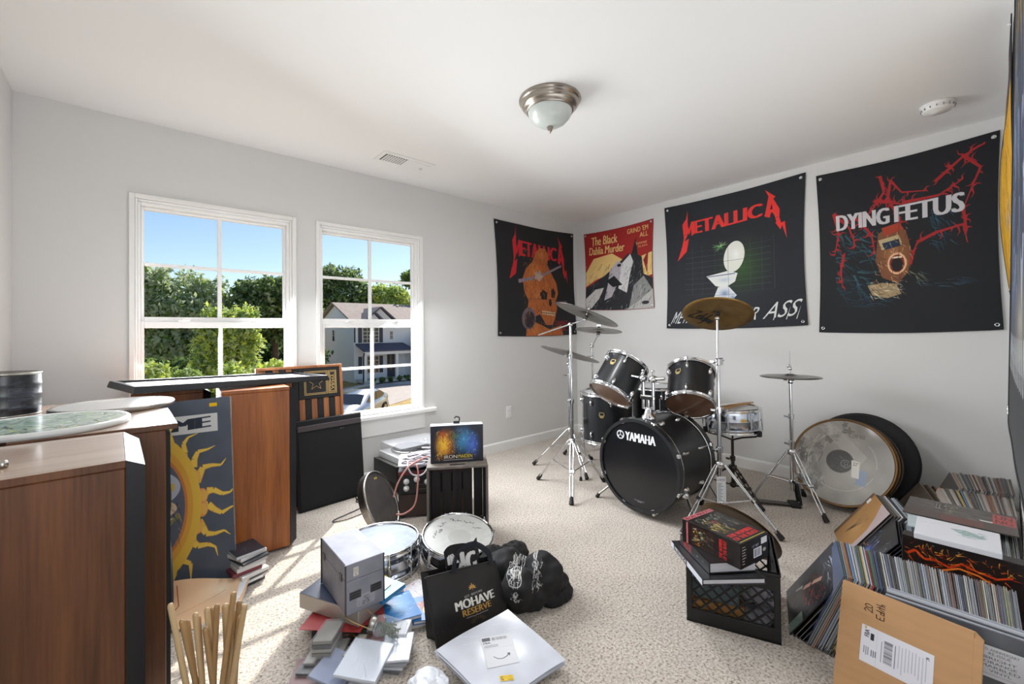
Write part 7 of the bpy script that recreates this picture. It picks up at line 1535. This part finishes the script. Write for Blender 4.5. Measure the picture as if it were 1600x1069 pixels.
hw.build('handwriting', pm('marker_ink', '#2f2218', .6), t)['kind'] = 'stuff'

# middle row with the dark illustrated box, and the leaning groups left of it
c = Cv(420, 420, '#1d1512'); c.noise(.15, 90, 2); c.line([(.05, .20), (.12, .14), (.20, .22), (.30, .20), (.42, .24), (.52, .16), (.66, .20), (.80, .22), (.92, .16)], .03, '#c23a12', w2=.02)
c.hatch(120, (.02, .06, .96, .30), ['#d95a1a', '#7a1f0e', '#f0a03a', '#3a140c', '#a82a10'], (.005, .014), (.03, .10), (-50, 60), .85, 4); c.hatch(20, (.1, .02, .9, .16), ['#d9481a', '#f2b24a'], (.004, .009), (.04, .09), (70, 110), .9, 5); c.line([(.35, .30), (.5, .22), (.66, .24), (.85, .34)], .02, '#e8762a'); c.hatch(120, (0, .3, 1, 1), ['#3a1a10', '#6a2a14', '#140c0a'], (.006, .02), (.05, .2), (0, 180), .7, 6)
t = thing('record_box', 'dark record box with fiery orange artwork standing behind the front row', 'box', (-1.515, -3.175, .001), (-91, 0, -2))
MB().bx(-.163, .163, -.030, .030, 0, .335, b=.002).build('carton', pm('dark_brown_box', '#231b17', .4), t); m = MB(); m.panel(.322, .325, T(0, -.0306, .005)); m.build('front_print', c.mat('fiery_print', .3, coat=.4), t)
for x in (-.07, .0): m = MB(); m.cyl((x, -.0312, .318), (x, -.030, .318), .003, n=8); m.build('stud', STEEL, t)
row(-1.305, -3.02, -3.325, 12, 4, 8, 1, .0056, 6, 'record in the middle row behind the fiery box', 'records in the middle row', pal=PAL+['#7a4a3a', '#1d1e21', '#2b2d31'])
def f2(c): c.a[:] = hexc('#a87a44'); c.glow(.5, .6, .6, .5, '#c99a5c', .9); c.poly([(.55, 0), (1, 0), (1, 1), (.86, 1), (.86, .45), (.74, .22)], '#b3a0a0'); c.rect(0, 0, .10, 1, '#6b4a2c'); [c.line([(.35, .80), (.40+.02*k, .55), (.30+.07*k, .25+.03*abs(k-3))], .014, '#3a281a', w2=.002) for k in range(6)]; c.hatch(46, (.28, .25, .75, .5), ['#3a281a', '#5a4028'], (.002, .004), (.04, .10), (30, 150), .9, 4); c.rect(.06, .10, .16, .20, '#dcdcdc')
def f3(c): c.a[:] = hexc('#191a20'); c.glow(.45, .6, .4, .4, '#2f5ad0', 1); c.glow(.42, .62, .2, .2, '#9fc9f6', 1); c.hatch(70, (.1, .2, .8, .95), ['#5f9af2', '#1a2f8a', '#c9e2ff', '#0e1430'], (.006, .02), (.05, .18), (0, 180), .8, 4); c.hatch(26, (.0, .5, .3, 1), ['#d96a2a', '#8a2a1e', '#e6b23a'], (.01, .03), (.05, .14), (0, 180), .8, 5); c.rect(.72, .1, .98, .7, '#2f3138', .9); c.hatch(40, (.74, .12, .97, .68), ['#a9adb6', '#4a4d55'], (.006, .014), (.03, .08), (0, 180), .8, 6)
MIDP = ['#8f9aa0', '#5f6f78', '#a9a69e', '#6b655f', '#4a4d52', '#7d8a90', '#c9cbd0', '#2b2d31']
lean(9, -.995, -2.875, -2.690, .0125, 20, 8, 'record leaning behind the bare tree record', 'leaning records behind the tree record', cover('lp_cover_tree', 200, 200, f2, .4), 'record with a bare tree on a tan cover leaning by the big drumheads', pal=MIDP)
lean(7, -1.300, -2.965, -2.775, .0135, 9, 9, 'record leaning behind the blue cover', 'leaning records behind the blue cover', cover('lp_cover_blue', 200, 200, f3), 'record with bright blue and dark cover leaning left of the fiery box', pal=DARK)
# flat things on top of the middle row
c = Cv(512, 440, '#4a443f'); c.noise(.2, 60, 5); c.hatch(200, (0, 0, 1, .66), ['#8a827a', '#2f2a28', '#b9b2a8', '#5f5852', '#37312e'], (.003, .010), (.06, .25), (-6, 6), .8, 4); c.poly([(.26, .12), (.36, .10), (.38, .44), (.28, .46)], '#2e2a28'); c.hatch(70, (.36, .1, .50, .56), ['#cfc5a0', '#7a7058', '#e6dcbc', '#3a342c'], (.004, .010), (.02, .06), (30, 150), .85, 5); c.text('LL', .28, .14, .34, .42, '#a9a298', bold=.03); c.rect(0, .66, 1, 1, '#4a3a34'); c.rect(.35, .68, .72, .98, '#6a352e', .8); c.rect(.80, .10, .99, .60, '#b8403c'); c.text('UN', .82, .14, .97, .33, '#5a2220', bold=.05); c.text('NG', .82, .36, .97, .55, '#5a2220', bold=.05); c.poly([(.68, .56), (.80, .55), (.80, .61), (.70, .61)], '#d9d9d6')
t = thing('gatefold_record', 'grey brown record sleeve with red lettered corner lying flat on the middle row', 'record', (-1.120, -3.155, .338), (-89, 0, -2)); 
MB().box(.345, .30, .004, b=.001).build('sleeve', pm('gatefold_board', '#3a3531', .5), t); m = MB(); m.flat(.343, .298, T(0, 0, .0045)); m.build('cover_print', c.mat('gatefold_print', .4, coat=.2), t)
c = Cv(260, 200, '#d8d8dd'); c.hatch(26, (.50, .26, .80, .62), ['#7f9a96', '#5f7a78', '#a9bab6'], (.01, .03), (.05, .16), (-10, 14), .9, 4); c.poly([(.42, .30), (.62, .24), (.86, .44), (.80, .52), (.58, .54)], '#8aa39e', .8); c.hatch(10, (.5, .3, .8, .5), ['#e6eceb'], (.01, .02), (.02, .05), (0, 180), .9, 5); c.line([(.04, .3), (.45, .06)], .004, '#a9a9b0')
t = thing('white_box', 'thin white box with grey green picture lying before the gatefold record', 'box', (-1.450, -3.165, .343), (-88, 0, 3)); MB().box(.235, .19, .022, b=.0015).build('carton', pm('white_box_card', '#dddde2', .45), t); m = MB(); m.flat(.232, .187, T(0, 0, .0225)); m.build('cover_print', c.mat('white_box_print', .4), t)
c = Cv(160, 120, '#b3c0c0'); c.hatch(40, (0, 0, 1, 1), ['#dfe6e6', '#7f9694', '#9fb0ae'], (.01, .04), (.1, .3), (-20, 20), .7, 4)
t = thing('pale_record', 'pale grey green record sleeve between the white box and the gatefold record', 'record', (-1.285, -3.105, .3365), (-84, 0, 0)); MB().box(.20, .26, .004, b=.001).build('sleeve', pm('pale_sleeve', '#b3c0c0', .5), t); m = MB(); m.flat(.198, .258, T(0, 0, .0045)); m.build('cover_print', c.mat('pale_record_print', .4), t)
# back rows against the right wall
BPAL = ['#b9aea4', '#8a8078', '#5f5750', '#3a3634', '#a39a90', '#cfc7bc', '#6f6862', '#9a6a4a', '#7d8a90', '#2f2c2b', '#b3a08c', '#d3ccc4', '#8f5f3f', '#5a5f66', '#c2b8ae', '#4a4441']
row(-.715, -3.085, -3.325, 22, 9, 11, 2, .0050, 15, 'record in the second row from the right wall', 'records in the second back row', pal=BPAL, special={11: ('#d9b84a', 'yellow-edged record in the second row from the right wall'), 13: ('#4f7fa0', 'blue-edged record in the second row from the right wall')})
row(-.375, -3.105, -3.325, 24, 12, 9, 2, .0050, 16, 'record in the rearmost row by the right wall', 'records in the rearmost row', pal=BPAL, special={14: ('#b8602c', 'orange-edged record in the rearmost row')}, sc=1.06)
def f4(c): c.a[:] = hexc('#3f352c'); c.hatch(120, (0, 0, 1, 1), ['#6a5a48', '#241e1a', '#8a765c', '#544636'], (.006, .02), (.05, .16), (0, 180), .7, 4); c.ell(.4, .4, .22, .2, '#2a231d', .8)
def f5(c): c.a[:] = hexc('#b8602c'); c.hatch(60, (0, .5, 1, 1), ['#e89a2a', '#f2c23a', '#a83a1e'], (.01, .03), (.05, .16), (0, 180), .8, 4)
BR = ['#5a4c3e', '#7a6c5c', '#4a4038', '#8a7a68', '#2f2a26', '#6a5c4c']
lean(8, -.610, -3.005, -2.830, .0115, 15, 12, 'record in the brown group by the back rows', 'brown leaning records by the back rows', cover('lp_cover_brown', 160, 160, f4, .5), 'record with a dark brown cover leaning by the round black bag', pal=BR)
lean(2, -.665, -3.09, -2.945, .012, 13, 13, 'orange-backed record behind the bright orange cover', None, cover('lp_cover_orange', 160, 160, f5, .5), 'record with bright orange cover leaning before the back rows', pal=['#7a4a2c'])

# ---------------------------------------------------------------- drumsticks in a bin by the speakers
t = thing('stick_bin', 'dark round bin holding the drumsticks at the bottom picture edge', 'bin', (-3.740, -1.955, 0))
MB().lathe([(.0, 0), (.088, 0), (.092, .004), (.098, .188), (.101, .192), (.098, .195), (.094, .190), (.088, .010), (0, .010)], 40).build('bin_body', pm('dark_bin', '#2a2a2c', .5), t); MB().lathe([(.095, .180), (.103, .182), (.103, .196), (.095, .197)], 40, closed=True).build('rim', BLACK, t)
TIPS = [[-3.836, -1.906, 0.511],[-3.814, -1.924, 0.469],[-3.804, -1.933, 0.468],[-3.788, -1.947, 0.486],[-3.783, -1.951, 0.478],[-3.769, -1.964, 0.45],[-3.766, -1.967, 0.499],[-3.755, -1.976, 0.499],[-3.747, -1.984, 0.507],[-3.731, -1.997, 0.508],[-3.715, -2.012, 0.537],[-3.722, -2.005, 0.463],[-3.708, -2.017, 0.494],[-3.701, -2.024, 0.478],[-3.705, -2.021, 0.515],[-3.694, -2.03, 0.506]]
rg = random.Random(31); cw_ = Vector((-3.9001, -3.2965, 1.1862))
c = Cv(60, 200, '#c9a77a'); 
SW = [wood('stick_wood_pale', '#a98a5e', '#cbb088', .5, 2, 3.0), wood('stick_wood_mid', '#95744a', '#b89566', .5, 2, 3.0), wood('stick_wood_tan', '#8a6a44', '#a98658', .5, 2, 3.0)]
NAMES = ['leftmost, leaning far left', 'second from the left, half hidden', 'third from the left', 'fourth from the left, behind', 'fifth from the left', 'short pale one left of the middle', 'behind the short pale one', 'dark-stamped one left of the middle', 'orange one in the middle', 'thick one in the middle', 'tallest one', 'pale one at front right of the middle', 'behind the front right ones', 'broad one at the front right', 'one at the back right', 'rightmost one']
for k, tip in enumerate(TIPS):
    tp = Vector(tip); dep = ((k*7) % 5-2)*.016; tp = cw_+(tp-cw_)*(1+dep); b = Vector((-3.740, -1.955, .0125)); o_ = tp-b; ang = Vector((o_.x, o_.y, 0)); Ls = .40 if k not in (9, 13) else .41
    d = Vector((o_.x*.55, o_.y*.55, 0)); base = b+Vector((rg.uniform(-.035, .035), rg.uniform(-.035, .035), 0))-d*.25; dirn = (tp-base).normalized(); L = (tp-base).length
    r = .0066 if k not in (9, 13) else .0082; 
    m = MB(); m.lathe([(0, L), (r*.75, L-.001), (r, L-.006), (r, L*.30), (r*.62, L*.07), (r*.45, L*.045), (r*.72, L*.03), (r*.75, L*.015), (r*.4, L*.002), (0, 0)], 12)
    o = m.build('drumstick', SW[k % 3]); o.rotation_euler = dirn.to_track_quat('Z', 'Y').to_euler(); o.location = base; tag(o, 'wooden drumstick in the bin, '+NAMES[k], 'drumstick', group='drumsticks in the bin')
    if k in (0, 7, 11):
        cc = Cv(40, 200, '#b3925f'); cc.text('ROCK', .3, .1, .7, .9, '#3a2a1a', bold=.03, quad=[(.25, .95), (.25, .05), (.75, .05), (.75, .95)])
        vs = [(r*1.03*math.cos(a), r*1.03*math.sin(a), z) for z in (L-.20, L-.13) for a in [R(-150+q*12) for q in range(11)]]
        mm = MB(); mm.add(vs, [(q, q+1, 12+q, 11+q) for q in range(10)], uvs=[[(q/10, 0), ((q+1)/10, 0), ((q+1)/10, 1), (q/10, 1)] for q in range(10)], smooth=True); mm.build('stamp', cc.mat('stick_stamp_%d' % k, .5), o)
